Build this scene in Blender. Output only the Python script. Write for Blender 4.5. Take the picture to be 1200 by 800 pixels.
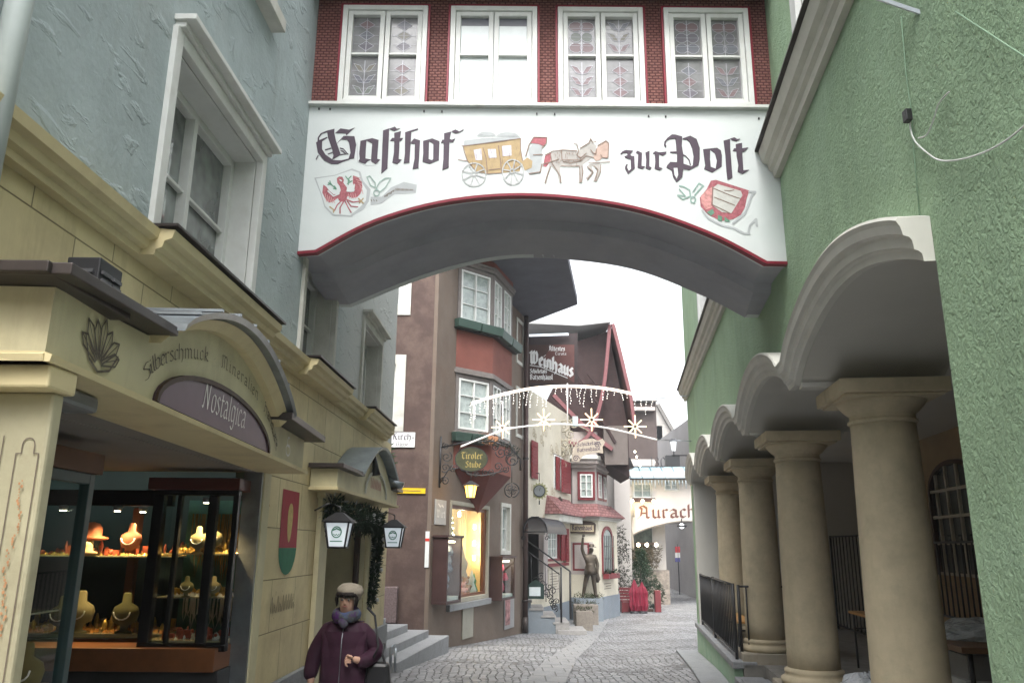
import bpy, bmesh, math, random
from math import sin, cos, pi, radians, sqrt, atan2
from mathutils import Vector, Matrix
from mathutils.geometry import tessellate_polygon
random.seed(7)
SC = bpy.context.scene
COL = SC.collection
for _o in list(bpy.data.objects): bpy.data.objects.remove(_o)

# ------------------------------------------------------------- camera
PITCH = radians(14.5); ROLL = 0.0082; FPX = 930.0
_F = Vector((0, cos(PITCH), sin(PITCH)))
_R0 = Vector((1, 0, 0)); _U0 = Vector((0, -sin(PITCH), cos(PITCH)))
_R = (_R0*cos(ROLL) + _U0*sin(ROLL)); _U = (_U0*cos(ROLL) - _R0*sin(ROLL))
cd = bpy.data.cameras.new('camera'); cam = bpy.data.objects.new('camera', cd); COL.objects.link(cam)
cam.matrix_world = Matrix(((_R.x, _U.x, -_F.x, 0), (_R.y, _U.y, -_F.y, 0), (_R.z, _U.z, -_F.z, 0), (0, 0, 0, 1)))
cd.sensor_width = 36; cd.lens = FPX/1200*36; cd.clip_end = 2000; cd.clip_start = 0.05
SC.camera = cam
# ------------------------------------------------------------- world, sun, exposure
SUN_EL = radians(56); SUN_ROT = radians(190)
w = bpy.data.worlds.new('World'); SC.world = w; w.use_nodes = True
nt = w.node_tree; nt.nodes.clear()
sky = nt.nodes.new('ShaderNodeTexSky'); sky.sky_type = 'NISHITA'; sky.sun_disc = False
sky.sun_elevation = SUN_EL; sky.sun_rotation = SUN_ROT; sky.air_density = 1.0; sky.dust_density = 4.0; sky.ozone_density = 1.0
hs = nt.nodes.new('ShaderNodeHueSaturation'); hs.inputs['Saturation'].default_value = 0.16; hs.inputs['Value'].default_value = 1.0
bg = nt.nodes.new('ShaderNodeBackground'); bg.inputs['Strength'].default_value = 0.15
wo = nt.nodes.new('ShaderNodeOutputWorld')
nt.links.new(sky.outputs[0], hs.inputs['Color']); nt.links.new(hs.outputs[0], bg.inputs['Color']); nt.links.new(bg.outputs[0], wo.inputs['Surface'])
sl = bpy.data.lights.new('sun', 'SUN'); sl.energy = 0.9; sl.angle = radians(30); sl.color = (1, 0.97, 0.92)
so = bpy.data.objects.new('sun', sl); COL.objects.link(so)
_d = -Vector((sin(SUN_ROT)*cos(SUN_EL), cos(SUN_ROT)*cos(SUN_EL), sin(SUN_EL)))
so.rotation_euler = _d.to_track_quat('-Z', 'Y').to_euler(); so.location = (0, 0, 60)
SC.view_settings.view_transform = 'Standard'; SC.view_settings.look = 'None'
SC.view_settings.gamma = 1; SC.view_settings.use_curve_mapping = False
SC.view_settings.exposure = 1.78

# ------------------------------------------------------------- pixel helpers (1200x800 photo)
def ray(px, py): return _F + _R*((px-600)/FPX) + _U*((400-py)/FPX)
def at(px, py, Y):
    d = ray(px, py); return d*(Y/d.y)
_G = [(-40, -1.7), (0, -1.66), (6, -1.74), (9, -1.79), (13, -1.84), (16.5, -2.0), (20, -2.2), (24, -2.36), (30, -2.5), (36, -2.55), (46, -2.55), (60, -2.1), (90, -1.5), (400, -1.5)]
def gz(Y):
    if Y <= _G[0][0]: return _G[0][1]
    for i in range(len(_G)-1):
        a, b = _G[i], _G[i+1]
        if Y <= b[0]:
            t = (Y-a[0])/(b[0]-a[0]); return a[1]+(b[1]-a[1])*t
    return _G[-1][1]
class Frame:
    def __init__(s, O, U):
        s.O = Vector(O); s.U = Vector((U[0], U[1], 0)).normalized(); s.V = Vector((0, 0, 1)); s.N = s.U.cross(s.V)
    def p(s, u, v, n=0): return s.O + s.U*u + s.V*v + s.N*n
    def hit(s, px, py, n=0):
        d = ray(px, py); o = s.O + s.N*n
        t = o.dot(s.N)/d.dot(s.N); q = d*t - s.O
        return (q.dot(s.U), q.z - s.O.z)
    def yof(s, Y): return (Y-s.O.y)/s.U.y
    def flip(s):
        f = Frame(s.O, s.U); f.N = -f.N; return f

# ------------------------------------------------------------- mesh builder
class MB:
    def __init__(s): s.v = []; s.f = []; s.sm = []
    def face(s, pts, smooth=False):
        b = len(s.v); s.v += [Vector(p) for p in pts]; s.f.append(list(range(b, b+len(pts)))); s.sm.append(smooth)
    def add(s, vs, fs, smooth=False):
        b = len(s.v); s.v += [Vector(p) for p in vs]
        for f in fs: s.f.append([b+i for i in f]); s.sm.append(smooth)
    def hexa(s, a):   # 8 points: bottom 4 ccw, top 4 ccw
        s.add(a, [(3, 2, 1, 0), (4, 5, 6, 7), (0, 1, 5, 4), (1, 2, 6, 5), (2, 3, 7, 6), (3, 0, 4, 7)])
    def box(s, x0, x1, y0, y1, z0, z1):
        s.hexa([(x0, y0, z0), (x1, y0, z0), (x1, y1, z0), (x0, y1, z0), (x0, y0, z1), (x1, y0, z1), (x1, y1, z1), (x0, y1, z1)])
    def fbox(s, F, u0, u1, v0, v1, n0, n1):
        P = F.p
        s.hexa([P(u0, v0, n1), P(u1, v0, n1), P(u1, v0, n0), P(u0, v0, n0), P(u0, v1, n1), P(u1, v1, n1), P(u1, v1, n0), P(u0, v1, n0)])
    def sheet(s, F, poly, n, holes=()):
        loops = [[Vector((u, v, 0)) for u, v in poly]] + [[Vector((u, v, 0)) for u, v in h] for h in holes]
        flat = [p for l in loops for p in l]
        tris = tessellate_polygon(loops)
        s.add([F.p(p.x, p.y, n) for p in flat], [t for t in tris])
    def prism(s, F, poly, n0, n1, holes=(), back=True):
        ar = sum(poly[i][0]*poly[(i+1) % len(poly)][1]-poly[(i+1) % len(poly)][0]*poly[i][1] for i in range(len(poly)))
        if ar < 0: poly = poly[::-1]
        loops = [list(poly)]
        for h in holes:
            ar = sum(h[i][0]*h[(i+1) % len(h)][1]-h[(i+1) % len(h)][0]*h[i][1] for i in range(len(h)))
            loops.append(list(h) if ar < 0 else list(h)[::-1])
        tris = tessellate_polygon([[Vector((u, v, 0)) for u, v in l] for l in loops])
        flat = [p for l in loops for p in l]
        def orient(t):
            a, b, c = [flat[i] for i in t]
            return t if (b[0]-a[0])*(c[1]-a[1])-(b[1]-a[1])*(c[0]-a[0]) > 0 else t[::-1]
        tris = [orient(tuple(t)) for t in tris]
        s.add([F.p(p[0], p[1], n1) for p in flat], tris)
        if back: s.add([F.p(p[0], p[1], n0) for p in flat], [t[::-1] for t in tris])
        for l in loops:
            k = len(l)
            for i in range(k):
                a, b = l[i], l[(i+1) % k]
                s.face([F.p(a[0], a[1], n0), F.p(b[0], b[1], n0), F.p(b[0], b[1], n1), F.p(a[0], a[1], n1)])
    def tube(s, pts, r, seg=8, caps=True, smooth=True):
        pts = [Vector(p) for p in pts]; n = len(pts)
        rs = r if isinstance(r, (list, tuple)) else [r]*n
        rings = []; up = None
        for i in range(n):
            t = (pts[min(i+1, n-1)]-pts[max(i-1, 0)]).normalized()
            if up is None:
                up = Vector((0, 0, 1)) if abs(t.z) < .9 else Vector((1, 0, 0))
            a = t.cross(up)
            if a.length < 1e-5: a = t.cross(Vector((1, 0, 0)))
            a.normalize(); b = t.cross(a).normalized(); up = -b if False else up
            rings.append([pts[i]+(a*cos(2*pi*k/seg)+b*sin(2*pi*k/seg))*rs[i] for k in range(seg)])
        vs = [p for rg in rings for p in rg]; fs = []
        for i in range(n-1):
            for k in range(seg):
                fs.append((i*seg+k, i*seg+(k+1) % seg, (i+1)*seg+(k+1) % seg, (i+1)*seg+k))
        if caps: fs.append(tuple(range(seg))[::-1]); fs.append(tuple((n-1)*seg+k for k in range(seg)))
        s.add(vs, fs, smooth)
    def lathe(s, c, prof, seg=24, smooth=True, sx=1, sy=1):
        c = Vector(c); vs = []; fs = []
        for r, z in prof:
            for k in range(seg): vs.append(c+Vector((r*cos(2*pi*k/seg)*sx, r*sin(2*pi*k/seg)*sy, z)))
        for i in range(len(prof)-1):
            for k in range(seg): fs.append((i*seg+k, i*seg+(k+1) % seg, (i+1)*seg+(k+1) % seg, (i+1)*seg+k))
        fs.append(tuple(range(seg))[::-1]); fs.append(tuple((len(prof)-1)*seg+k for k in range(seg)))
        s.add(vs, fs, smooth)
    def ball(s, c, r, seg=10, sz=1, smooth=True):
        prof = [(max(1e-4, r*sin(pi*i/6)), -r*cos(pi*i/6)*sz) for i in range(7)]
        s.lathe(c, prof, seg, smooth)
    def sweep(s, F, path, prof, closed_prof=True, flat_up=False):
        """sweep a profile of (offset in the wall plane, normal offset) along a 2-D path on the frame"""
        n = len(path); rings = []
        for i in range(n):
            a = Vector(path[max(i-1, 0)]); b = Vector(path[i]); c = Vector(path[min(i+1, n-1)])
            d1 = (b-a).normalized() if (b-a).length > 1e-9 else (c-b).normalized()
            d2 = (c-b).normalized() if (c-b).length > 1e-9 else d1
            m = (d1+d2).normalized(); nn = Vector((-m.y, m.x)); k = max(.45, m.dot(d1))
            if flat_up: nn = Vector((0, 1)); k = 1
            rings.append([F.p(b.x+nn.x*o/k, b.y+nn.y*o/k, h) for o, h in prof])
        q = len(prof); vs = [p for r in rings for p in r]; fs = []
        for i in range(n-1):
            for k in range(q if closed_prof else q-1):
                fs.append((i*q+k, i*q+(k+1) % q, (i+1)*q+(k+1) % q, (i+1)*q+k))
        if closed_prof:
            fs.append(tuple(range(q))[::-1]); fs.append(tuple((n-1)*q+k for k in range(q)))
        s.add(vs, fs)
    def stroke(s, F, pts, w, n, nib=None, th=None):
        """pen strokes lying on a frame; nib = pen angle, None = round pen"""
        for i in range(len(pts)-1):
            p, q = Vector(pts[i]), Vector(pts[i+1]); cs = []
            for c in (p, q):
                if nib is None:
                    for k in range(6): cs.append(c+Vector((cos(k*pi/3), sin(k*pi/3)))*w/2)
                else:
                    t = (th or w*.16)/2; a = Vector((cos(nib), sin(nib)))*w/2; b = Vector((-sin(nib), cos(nib)))*t
                    cs += [c+a+b, c+a-b, c-a+b, c-a-b]
            h = hull(cs)
            s.cnt = getattr(s, 'cnt', 0)+1
            s.face([F.p(x, y, n+(s.cnt % 40)*0.00006) for x, y in h])
    def build(s, name, mat, parent=None, origin=None, bevel=0, smooth=None, merge=False):
        r = root_of(parent) if parent is not None else None
        if origin is None:
            if r is not None: origin = r.location.copy()
            elif s.v:
                xs = [p.x for p in s.v]; ys = [p.y for p in s.v]; zs = [p.z for p in s.v]
                origin = Vector(((min(xs)+max(xs))/2, (min(ys)+max(ys))/2, min(zs)))
            else: origin = Vector((0, 0, 0))
        me = bpy.data.meshes.new(name)
        me.from_pydata([tuple(p-origin) for p in s.v], [], s.f)
        for p, m in zip(me.polygons, s.sm): p.use_smooth = m if smooth is None else smooth
        if merge:
            bm = bmesh.new(); bm.from_mesh(me); bmesh.ops.remove_doubles(bm, verts=bm.verts, dist=1e-4); bm.to_mesh(me); bm.free()
        me.validate(); me.update()
        o = bpy.data.objects.new(name, me); COL.objects.link(o)
        if mat: me.materials.append(mat)
        if parent is not None: o.parent = parent
        else: o.location = origin
        if bevel:
            b = o.modifiers.new('bevel', 'BEVEL'); b.width = bevel; b.segments = 2; b.limit_method = 'ANGLE'; b.angle_limit = radians(40)
        return o
def hull(pts):
    ps = sorted(set((round(p[0], 6), round(p[1], 6)) for p in pts))
    def half(ps):
        o = []
        for p in ps:
            while len(o) > 1 and (o[-1][0]-o[-2][0])*(p[1]-o[-2][1])-(o[-1][1]-o[-2][1])*(p[0]-o[-2][0]) <= 0: o.pop()
            o.append(p)
        return o
    a = half(ps); b = half(ps[::-1]); return a[:-1]+b[:-1]
def root_of(o):
    while o.parent is not None: o = o.parent
    return o
def tag(o, label=None, cat=None, group=None, kind=None):
    if label: o['label'] = label
    if cat: o['category'] = cat
    if group: o['group'] = group
    if kind: o['kind'] = kind
    return o
def thing(name, label, cat, loc=(0, 0, 0), rz=0, group=None):
    o = bpy.data.objects.new(name, None); COL.objects.link(o); o.empty_display_size = .2
    o.location = loc; o.rotation_euler = (0, 0, rz); return tag(o, label, cat, group)
def copy_tree(o, parent=None):
    c = o.copy(); COL.objects.link(c)
    if parent is not None: c.parent = parent
    for ch in [x for x in bpy.data.objects if x.parent == o]: copy_tree(ch, c)
    return c
def grid_wall(mb, F, u0, u1, v0, v1, n, holes):
    us = sorted(set([u0, u1]+[h[0] for h in holes]+[h[1] for h in holes])); vs = sorted(set([v0, v1]+[h[2] for h in holes]+[h[3] for h in holes]))
    us = [x for x in us if u0-1e-6 <= x <= u1+1e-6]; vs = [x for x in vs if v0-1e-6 <= x <= v1+1e-6]
    for i in range(len(us)-1):
        for j in range(len(vs)-1):
            cu, cv = (us[i]+us[i+1])/2, (vs[j]+vs[j+1])/2
            if any(h[0] < cu < h[1] and h[2] < cv < h[3] for h in holes): continue
            mb.face([F.p(us[i], vs[j], n), F.p(us[i+1], vs[j], n), F.p(us[i+1], vs[j+1], n), F.p(us[i], vs[j+1], n)])
def arc(cx, cy, rx, ry, a0, a1, n): return [(cx+rx*cos(radians(a0+(a1-a0)*i/n)), cy+ry*sin(radians(a0+(a1-a0)*i/n))) for i in range(n+1)]
def spline(pts, k=6):
    out = []; n = len(pts)
    for i in range(n-1):
        p0, p1, p2, p3 = pts[max(i-1, 0)], pts[i], pts[i+1], pts[min(i+2, n-1)]
        for j in range(k):
            t = j/k
            out.append(tuple(.5*((2*p1[d])+(-p0[d]+p2[d])*t+(2*p0[d]-5*p1[d]+4*p2[d]-p3[d])*t*t+(-p0[d]+3*p1[d]-3*p2[d]+p3[d])*t**3) for d in range(len(p1))))
    out.append(tuple(pts[-1])); return out

# ------------------------------------------------------------- materials
def _m(name):
    m = bpy.data.materials.new(name); m.use_nodes = True; n = m.node_tree.nodes; b = n['Principled BSDF']; return m, n, m.node_tree.links, b
def mat(name, col, rough=.7, var=.12, vs=3.0, bump=0, bs=40, bd=.01, metal=0, spec=.3, stain=None, stain_amt=.35, stain_scale=1.2, detail=5, axis=None, coat=0, emit=0, ecol=None, streak=0):
    m, n, l, b = _m(name)
    b.inputs['Roughness'].default_value = rough; b.inputs['Metallic'].default_value = metal; b.inputs['Specular IOR Level'].default_value = spec
    b.inputs['Coat Weight'].default_value = coat
    tc = n.new('ShaderNodeTexCoord')
    nz = n.new('ShaderNodeTexNoise'); nz.inputs['Scale'].default_value = vs; nz.inputs['Detail'].default_value = detail; nz.inputs['Roughness'].default_value = .65
    l.new(tc.outputs['Object'], nz.inputs['Vector'])
    cr = n.new('ShaderNodeValToRGB'); cr.color_ramp.elements[0].position = .3; cr.color_ramp.elements[1].position = .72
    cr.color_ramp.elements[0].color = tuple(max(0, c*(1-var)) for c in col)+(1,); cr.color_ramp.elements[1].color = tuple(min(1, c*(1+var)) for c in col)+(1,)
    l.new(nz.outputs['Fac'], cr.inputs['Fac']); out = cr.outputs['Color']
    if stain:
        n2 = n.new('ShaderNodeTexNoise'); n2.inputs['Scale'].default_value = stain_scale; n2.inputs['Detail'].default_value = 8; n2.inputs['Roughness'].default_value = .7
        mp = n.new('ShaderNodeMapping'); mp.inputs['Scale'].default_value = (1, 1, .35 if streak else 1); l.new(tc.outputs['Object'], mp.inputs['Vector']); l.new(mp.outputs[0], n2.inputs['Vector'])
        c2 = n.new('ShaderNodeValToRGB'); c2.color_ramp.elements[0].position = .48; c2.color_ramp.elements[1].position = .68
        c2.color_ramp.elements[0].color = (0, 0, 0, 1); c2.color_ramp.elements[1].color = (stain_amt,)*3+(1,)
        l.new(n2.outputs['Fac'], c2.inputs['Fac'])
        mx = n.new('ShaderNodeMix'); mx.data_type = 'RGBA'; l.new(c2.outputs['Color'], mx.inputs[0]); l.new(out, mx.inputs[6]); mx.inputs[7].default_value = tuple(stain)+(1,)
        out = mx.outputs[2]
    l.new(out, b.inputs['Base Color'])
    if bump:
        n3 = n.new('ShaderNodeTexNoise'); n3.inputs['Scale'].default_value = bs; n3.inputs['Detail'].default_value = 4; l.new(tc.outputs['Object'], n3.inputs['Vector'])
        bp = n.new('ShaderNodeBump'); bp.inputs['Strength'].default_value = bump; bp.inputs['Distance'].default_value = bd
        l.new(n3.outputs['Fac'], bp.inputs['Height']); l.new(bp.outputs[0], b.inputs['Normal'])
    if emit:
        b.inputs['Emission Color'].default_value = tuple(ecol or col)+(1,); b.inputs['Emission Strength'].default_value = emit
    return m
def node(m, t): return m.node_tree.nodes.new(t)
def bsdf(m): return m.node_tree.nodes['Principled BSDF']
def base_link(m):
    b = bsdf(m); return b.inputs['Base Color'].links[0].from_socket
def joints(m, axis, bw, bh, mortar=.008, col=(.1, .08, .05), amt=.6, offset=.5, sq=1, bumpd=.006, off=(0, 0), warp=0, tint=.0):
    """masonry joints / shingles over an existing material"""
    n, l = m.node_tree.nodes, m.node_tree.links; b = bsdf(m)
    tc = n.new('ShaderNodeTexCoord'); sp = n.new('ShaderNodeSeparateXYZ'); cb = n.new('ShaderNodeCombineXYZ')
    src = tc.outputs['Object']
    if warp:
        nz = n.new('ShaderNodeTexNoise'); nz.inputs['Scale'].default_value = 2.5; l.new(src, nz.inputs['Vector'])
        va = n.new('ShaderNodeVectorMath'); va.operation = 'MULTIPLY_ADD'; va.inputs[1].default_value = (warp,)*3; l.new(nz.outputs['Color'], va.inputs[0]); l.new(src, va.inputs[2]); src = va.outputs[0]
    l.new(src, sp.inputs[0]); l.new(sp.outputs[axis[0]], cb.inputs[0]); l.new(sp.outputs[axis[1]], cb.inputs[1])
    mp = n.new('ShaderNodeMapping'); mp.inputs['Location'].default_value = (off[0], off[1], 0); l.new(cb.outputs[0], mp.inputs['Vector'])
    br = n.new('ShaderNodeTexBrick'); br.inputs['Scale'].default_value = 1; br.inputs['Mortar Size'].default_value = mortar; br.inputs['Mortar Smooth'].default_value = .3
    br.inputs['Brick Width'].default_value = bw; br.inputs['Row Height'].default_value = bh; br.offset = offset; br.squash = sq
    br.inputs['Color1'].default_value = (1+tint, 1+tint, 1+tint, 1); br.inputs['Color2'].default_value = (1-tint, 1-tint, 1-tint, 1); br.inputs['Mortar'].default_value = (1, 1, 1, 1)
    l.new(mp.outputs[0], br.inputs['Vector'])
    old = b.inputs['Base Color'].links[0].from_socket
    mu = n.new('ShaderNodeMix'); mu.data_type = 'RGBA'; mu.blend_type = 'MULTIPLY'; mu.inputs[0].default_value = 1; l.new(old, mu.inputs[6]); l.new(br.outputs['Color'], mu.inputs[7])
    ma = n.new('ShaderNodeMath'); ma.operation = 'MULTIPLY'; ma.inputs[1].default_value = amt; l.new(br.outputs['Fac'], ma.inputs[0])
    mx = n.new('ShaderNodeMix'); mx.data_type = 'RGBA'; l.new(ma.outputs[0], mx.inputs[0]); l.new(mu.outputs[2], mx.inputs[6]); mx.inputs[7].default_value = tuple(col)+(1,)
    l.new(mx.outputs[2], b.inputs['Base Color'])
    if bumpd:
        bp = n.new('ShaderNodeBump'); bp.invert = True; bp.inputs['Distance'].default_value = bumpd; bp.inputs['Strength'].default_value = 1
        l.new(br.outputs['Fac'], bp.inputs['Height'])
        if b.inputs['Normal'].links: l.new(b.inputs['Normal'].links[0].from_socket, bp.inputs['Normal'])
        l.new(bp.outputs[0], b.inputs['Normal'])
    return m
def glassmat(name, tint=(.9, .95, .95), refl=1.0, rough=.02):
    """thin clear pane: fresnel mix of see-through and mirror"""
    m, n, l, b = _m(name); n.remove(b)
    tr = n.new('ShaderNodeBsdfTransparent'); tr.inputs[0].default_value = tuple(tint)+(1,)
    gl = n.new('ShaderNodeBsdfGlossy'); gl.inputs['Roughness'].default_value = rough
    fr = n.new('ShaderNodeFresnel'); fr.inputs['IOR'].default_value = 1.45
    ma = n.new('ShaderNodeMath'); ma.operation = 'MULTIPLY'; ma.inputs[1].default_value = refl; ma.use_clamp = True; l.new(fr.outputs[0], ma.inputs[0])
    ge = n.new('ShaderNodeNewGeometry'); sb = n.new('ShaderNodeMath'); sb.operation = 'SUBTRACT'; sb.inputs[0].default_value = refl; l.new(ge.outputs['Backfacing'], sb.inputs[1]); l.new(sb.outputs[0], ma.inputs[1])
    mx = n.new('ShaderNodeMixShader'); l.new(ma.outputs[0], mx.inputs[0]); l.new(tr.outputs[0], mx.inputs[1]); l.new(gl.outputs[0], mx.inputs[2])
    l.new(mx.outputs[0], n['Material Output'].inputs['Surface']); return m
def emat(name, col, s): return mat(name, col, emit=s, var=0, rough=.5)

def streaks(m, col, amt=.5, sc=1.2, lo=.5, hi=.72, zs=.12):
    n, l = m.node_tree.nodes, m.node_tree.links; b = bsdf(m); tc = n.new('ShaderNodeTexCoord'); mp = n.new('ShaderNodeMapping'); mp.inputs['Scale'].default_value = (1, 1, zs); l.new(tc.outputs['Object'], mp.inputs['Vector'])
    z = n.new('ShaderNodeTexNoise'); z.inputs['Scale'].default_value = sc*4; z.inputs['Detail'].default_value = 8; z.inputs['Roughness'].default_value = .75; l.new(mp.outputs[0], z.inputs['Vector'])
    c = n.new('ShaderNodeValToRGB'); c.color_ramp.elements[0].position = lo; c.color_ramp.elements[0].color = (0, 0, 0, 1); c.color_ramp.elements[1].position = hi; c.color_ramp.elements[1].color = (amt, amt, amt, 1); l.new(z.outputs['Fac'], c.inputs[0])
    mx = n.new('ShaderNodeMix'); mx.data_type = 'RGBA'; l.new(c.outputs[0], mx.inputs[0]); l.new(b.inputs['Base Color'].links[0].from_socket, mx.inputs[6]); mx.inputs[7].default_value = tuple(col)+(1,); l.new(mx.outputs[2], b.inputs['Base Color'])
# plain materials
white_paint = mat('white_paint', (.66, .67, .65), rough=.45, var=.06, vs=6, stain=(.45, .43, .38), stain_amt=.3, stain_scale=5)
pale_stone = mat('pale_stone_trim', (.55, .545, .50), rough=.8, var=.1, vs=5, bump=.25, bs=60, bd=.004, stain=(.3, .28, .22), stain_amt=.4, stain_scale=3)
cream_stone = mat('cream_stone', (.49, .42, .29), rough=.8, var=.09, vs=7, bump=.3, bs=140, bd=.003, stain=(.27, .24, .17), stain_amt=.35, stain_scale=4)
iron = mat('black_iron', (.02, .02, .022), rough=.45, var=.2, spec=.5)
zinc = mat('zinc_sheet', (.32, .35, .38), rough=.35, metal=.8, var=.2, vs=8)
tin = mat('brown_tin', (.055, .045, .042), rough=.4, metal=.3, var=.25, vs=9)
dark_wood = mat('dark_wood', (.06, .035, .025), rough=.55, var=.3, vs=14)
red_wood = mat('red_brown_wood', (.15, .045, .03), rough=.45, var=.25, vs=10)
grey_stone = mat('grey_granite', (.27, .28, .29), rough=.75, var=.2, vs=60, bump=.2, bs=120, bd=.002, stain=(.18, .18, .18), stain_amt=.5, stain_scale=4)
dark_glass = mat('dark_window_glass', (.06, .075, .08), rough=.04, var=.5, vs=3, spec=.9, coat=.3)
curtain_glass = mat('curtained_window_glass', (.33, .38, .36), rough=.08, var=.25, vs=9, spec=.9)
clear = glassmat('clear_pane')
interior_dark = mat('dark_interior', (.03, .028, .025), rough=.9, var=.2)
# ============================================================= pen lettering
GL = {
 'a': (.72, [[(.08, .82), (.3, 1), (.55, .82), (.55, .14), (.72, .04)], [(.55, .55), (.16, .42), (.14, .12), (.32, 0), (.55, .18)]]),
 'b': (.72, [[(.12, 1.5), (.12, .12), (.34, 0), (.58, .16), (.58, .8), (.38, 1), (.14, .82)]]),
 'c': (.56, [[(.52, .84), (.36, 1), (.12, .8), (.12, .16), (.32, 0), (.52, .12)]]),
 'd': (.72, [[(.2, 1.5), (.58, .85), (.58, .16), (.34, 0), (.12, .16), (.12, .72), (.34, .92), (.56, .8)]]),
 'e': (.58, [[(.14, .5), (.5, .66), (.5, .84), (.34, 1), (.12, .8), (.12, .16), (.32, 0), (.54, .14)]]),
 'f': (.5, [[(.5, 1.4), (.34, 1.5), (.2, 1.3), (.2, -.4)], [(.02, .95), (.44, .95)]]),
 'g': (.72, [[(.58, .8), (.34, 1), (.12, .8), (.12, .2), (.32, .04), (.56, .2)], [(.58, 1), (.58, -.2), (.34, -.42), (.1, -.28)]]),
 'h': (.74, [[(.12, 1.5), (.12, 0)], [(.12, .8), (.38, 1), (.6, .8), (.6, .1), (.46, -.3)]]),
 'i': (.34, [[(.06, .86), (.16, .96), (.16, .12), (.3, .02)], [(.12, 1.26), (.2, 1.34)]]),
 'k': (.66, [[(.12, 1.5), (.12, 0)], [(.12, .6), (.34, .95), (.5, .85), (.46, .65), (.16, .5), (.4, .12), (.6, .02)]]),
 'l': (.34, [[(.14, 1.5), (.14, .12), (.3, .02)]]),
 'm': (1.1, [[(.04, .86), (.14, .98), (.14, 0)], [(.14, .8), (.36, 1), (.54, .84), (.54, 0)], [(.54, .8), (.76, 1), (.94, .84), (.94, .12), (1.06, .02)]]),
 'n': (.74, [[(.04, .86), (.14, .98), (.14, 0)], [(.14, .8), (.38, 1), (.58, .84), (.58, .12), (.7, .02)]]),
 'o': (.7, [[(.34, 1), (.12, .8), (.12, .18), (.34, 0), (.56, .18), (.56, .8), (.34, 1)]]),
 'r': (.54, [[(.04, .86), (.14, .98), (.14, .1), (.24, 0)], [(.14, .78), (.34, 1), (.5, .88)]]),
 's': (.54, [[(.48, .86), (.3, 1), (.1, .78), (.46, .36), (.46, .16), (.26, 0), (.06, .12)]]),
 't': (.44, [[(.18, 1.25), (.18, .14), (.32, 0), (.42, .1)], [(.02, .92), (.4, .92)]]),
 'u': (.74, [[(.04, .9), (.14, .98), (.14, .16), (.34, 0), (.58, .2)], [(.58, .98), (.58, .12), (.7, .02)]]),
 'z': (.56, [[(.06, .9), (.48, .9), (.2, .55), (.46, .4), (.4, 0), (.1, -.25)]]),
 'S': (.9, [[(.78, 1.3), (.5, 1.5), (.15, 1.25), (.7, .6), (.72, .2), (.4, 0), (.08, .2)]]),
 'M': (1.3, [[(.02, 1.2), (.2, 1.48), (.26, .1), (.1, 0)], [(.26, 1.3), (.5, 1.5), (.66, 1.25), (.66, .1)], [(.66, 1.3), (.92, 1.5), (1.1, 1.2), (1.1, .12), (1.26, .02)]]),
 'H': (1.0, [[(.05, 1.25), (.25, 1.48), (.25, .05), (.1, 0)], [(.25, .9), (.55, 1.05), (.8, .85), (.8, .1), (.6, -.3)]]),
 'N': (1.1, [[(.04, .1), (.2, .1), (.24, 1.48)], [(.24, 1.48), (.82, .02)], [(.82, .02), (.84, 1.35), (1.0, 1.48)]]),
 'K': (1.0, [[(.1, 1.4), (.3, 1.5), (.28, .1), (.1, 0)], [(.9, 1.45), (.6, 1.4), (.3, .85), (.6, .75), (.7, .2), (.95, .02)]]),
 'G': (1.0, [[(.8, 1.4), (.5, 1.5), (.12, 1.1), (.12, .35), (.45, 0), (.82, .2), (.82, .85), (.5, .95)]]),
 'T': (.9, [[(.05, 1.2), (.2, 1.45), (.8, 1.38), (.9, 1.5)], [(.5, 1.4), (.3, 1.0), (.3, .3), (.55, 0), (.85, .2)]]),
 'W': (1.35, [[(.02, 1.3), (.2, 1.48), (.24, .2), (.42, 0)], [(.62, 1.48), (.62, .2), (.42, 0)], [(.62, .2), (.85, 0), (1.12, .3), (1.14, 1.0), (.95, 1.4)], [(.4, 1.1), (.62, 1.48)]]),
 'A': (1.1, [[(.05, 0), (.3, .3), (.4, 1.1), (.2, 1.35), (.5, 1.5), (.8, 1.2), (.8, .12), (1.0, .02)], [(.38, .6), (.78, .6)]]),
 'B': (.95, [[(.2, 1.4), (.25, .1), (.5, 0), (.8, .2), (.75, .65), (.35, .8)], [(.05, 1.2), (.25, 1.45), (.7, 1.4), (.72, 1.0), (.35, .8)]]),
 '-': (.4, [[(.08, .5), (.32, .5)]]), '.': (.3, [[(.12, .06), (.18, .12)]]), '~': (.5, [[(.2, .5), (.28, .58)]]), ' ': (.4, []),
 '1': (.4, [[(.08, 1.2), (.22, 1.45), (.22, 0)]]), '8': (.7, [[(.34, .8), (.12, 1.1), (.34, 1.45), (.56, 1.1), (.34, .8), (.1, .4), (.34, 0), (.6, .4), (.34, .8)]]),
 '0': (.7, [[(.34, 1.45), (.1, 1.1), (.1, .35), (.34, 0), (.6, .35), (.6, 1.1), (.34, 1.45)]]), '7': (.6, [[(.06, 1.4), (.54, 1.4), (.2, 0)]]),
}
GL['\u00e4'] = (GL['a'][0], GL['a'][1]+[[(.2, 1.25), (.26, 1.3)], [(.44, 1.25), (.5, 1.3)]])
GL['\u00c4'] = (GL['A'][0], GL['A'][1]+[[(.25, 1.72), (.3, 1.77)], [(.65, 1.72), (.7, 1.77)]])
def text_width(t, sp=.12): return sum(GL[c][0]+sp for c in t)-sp
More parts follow.
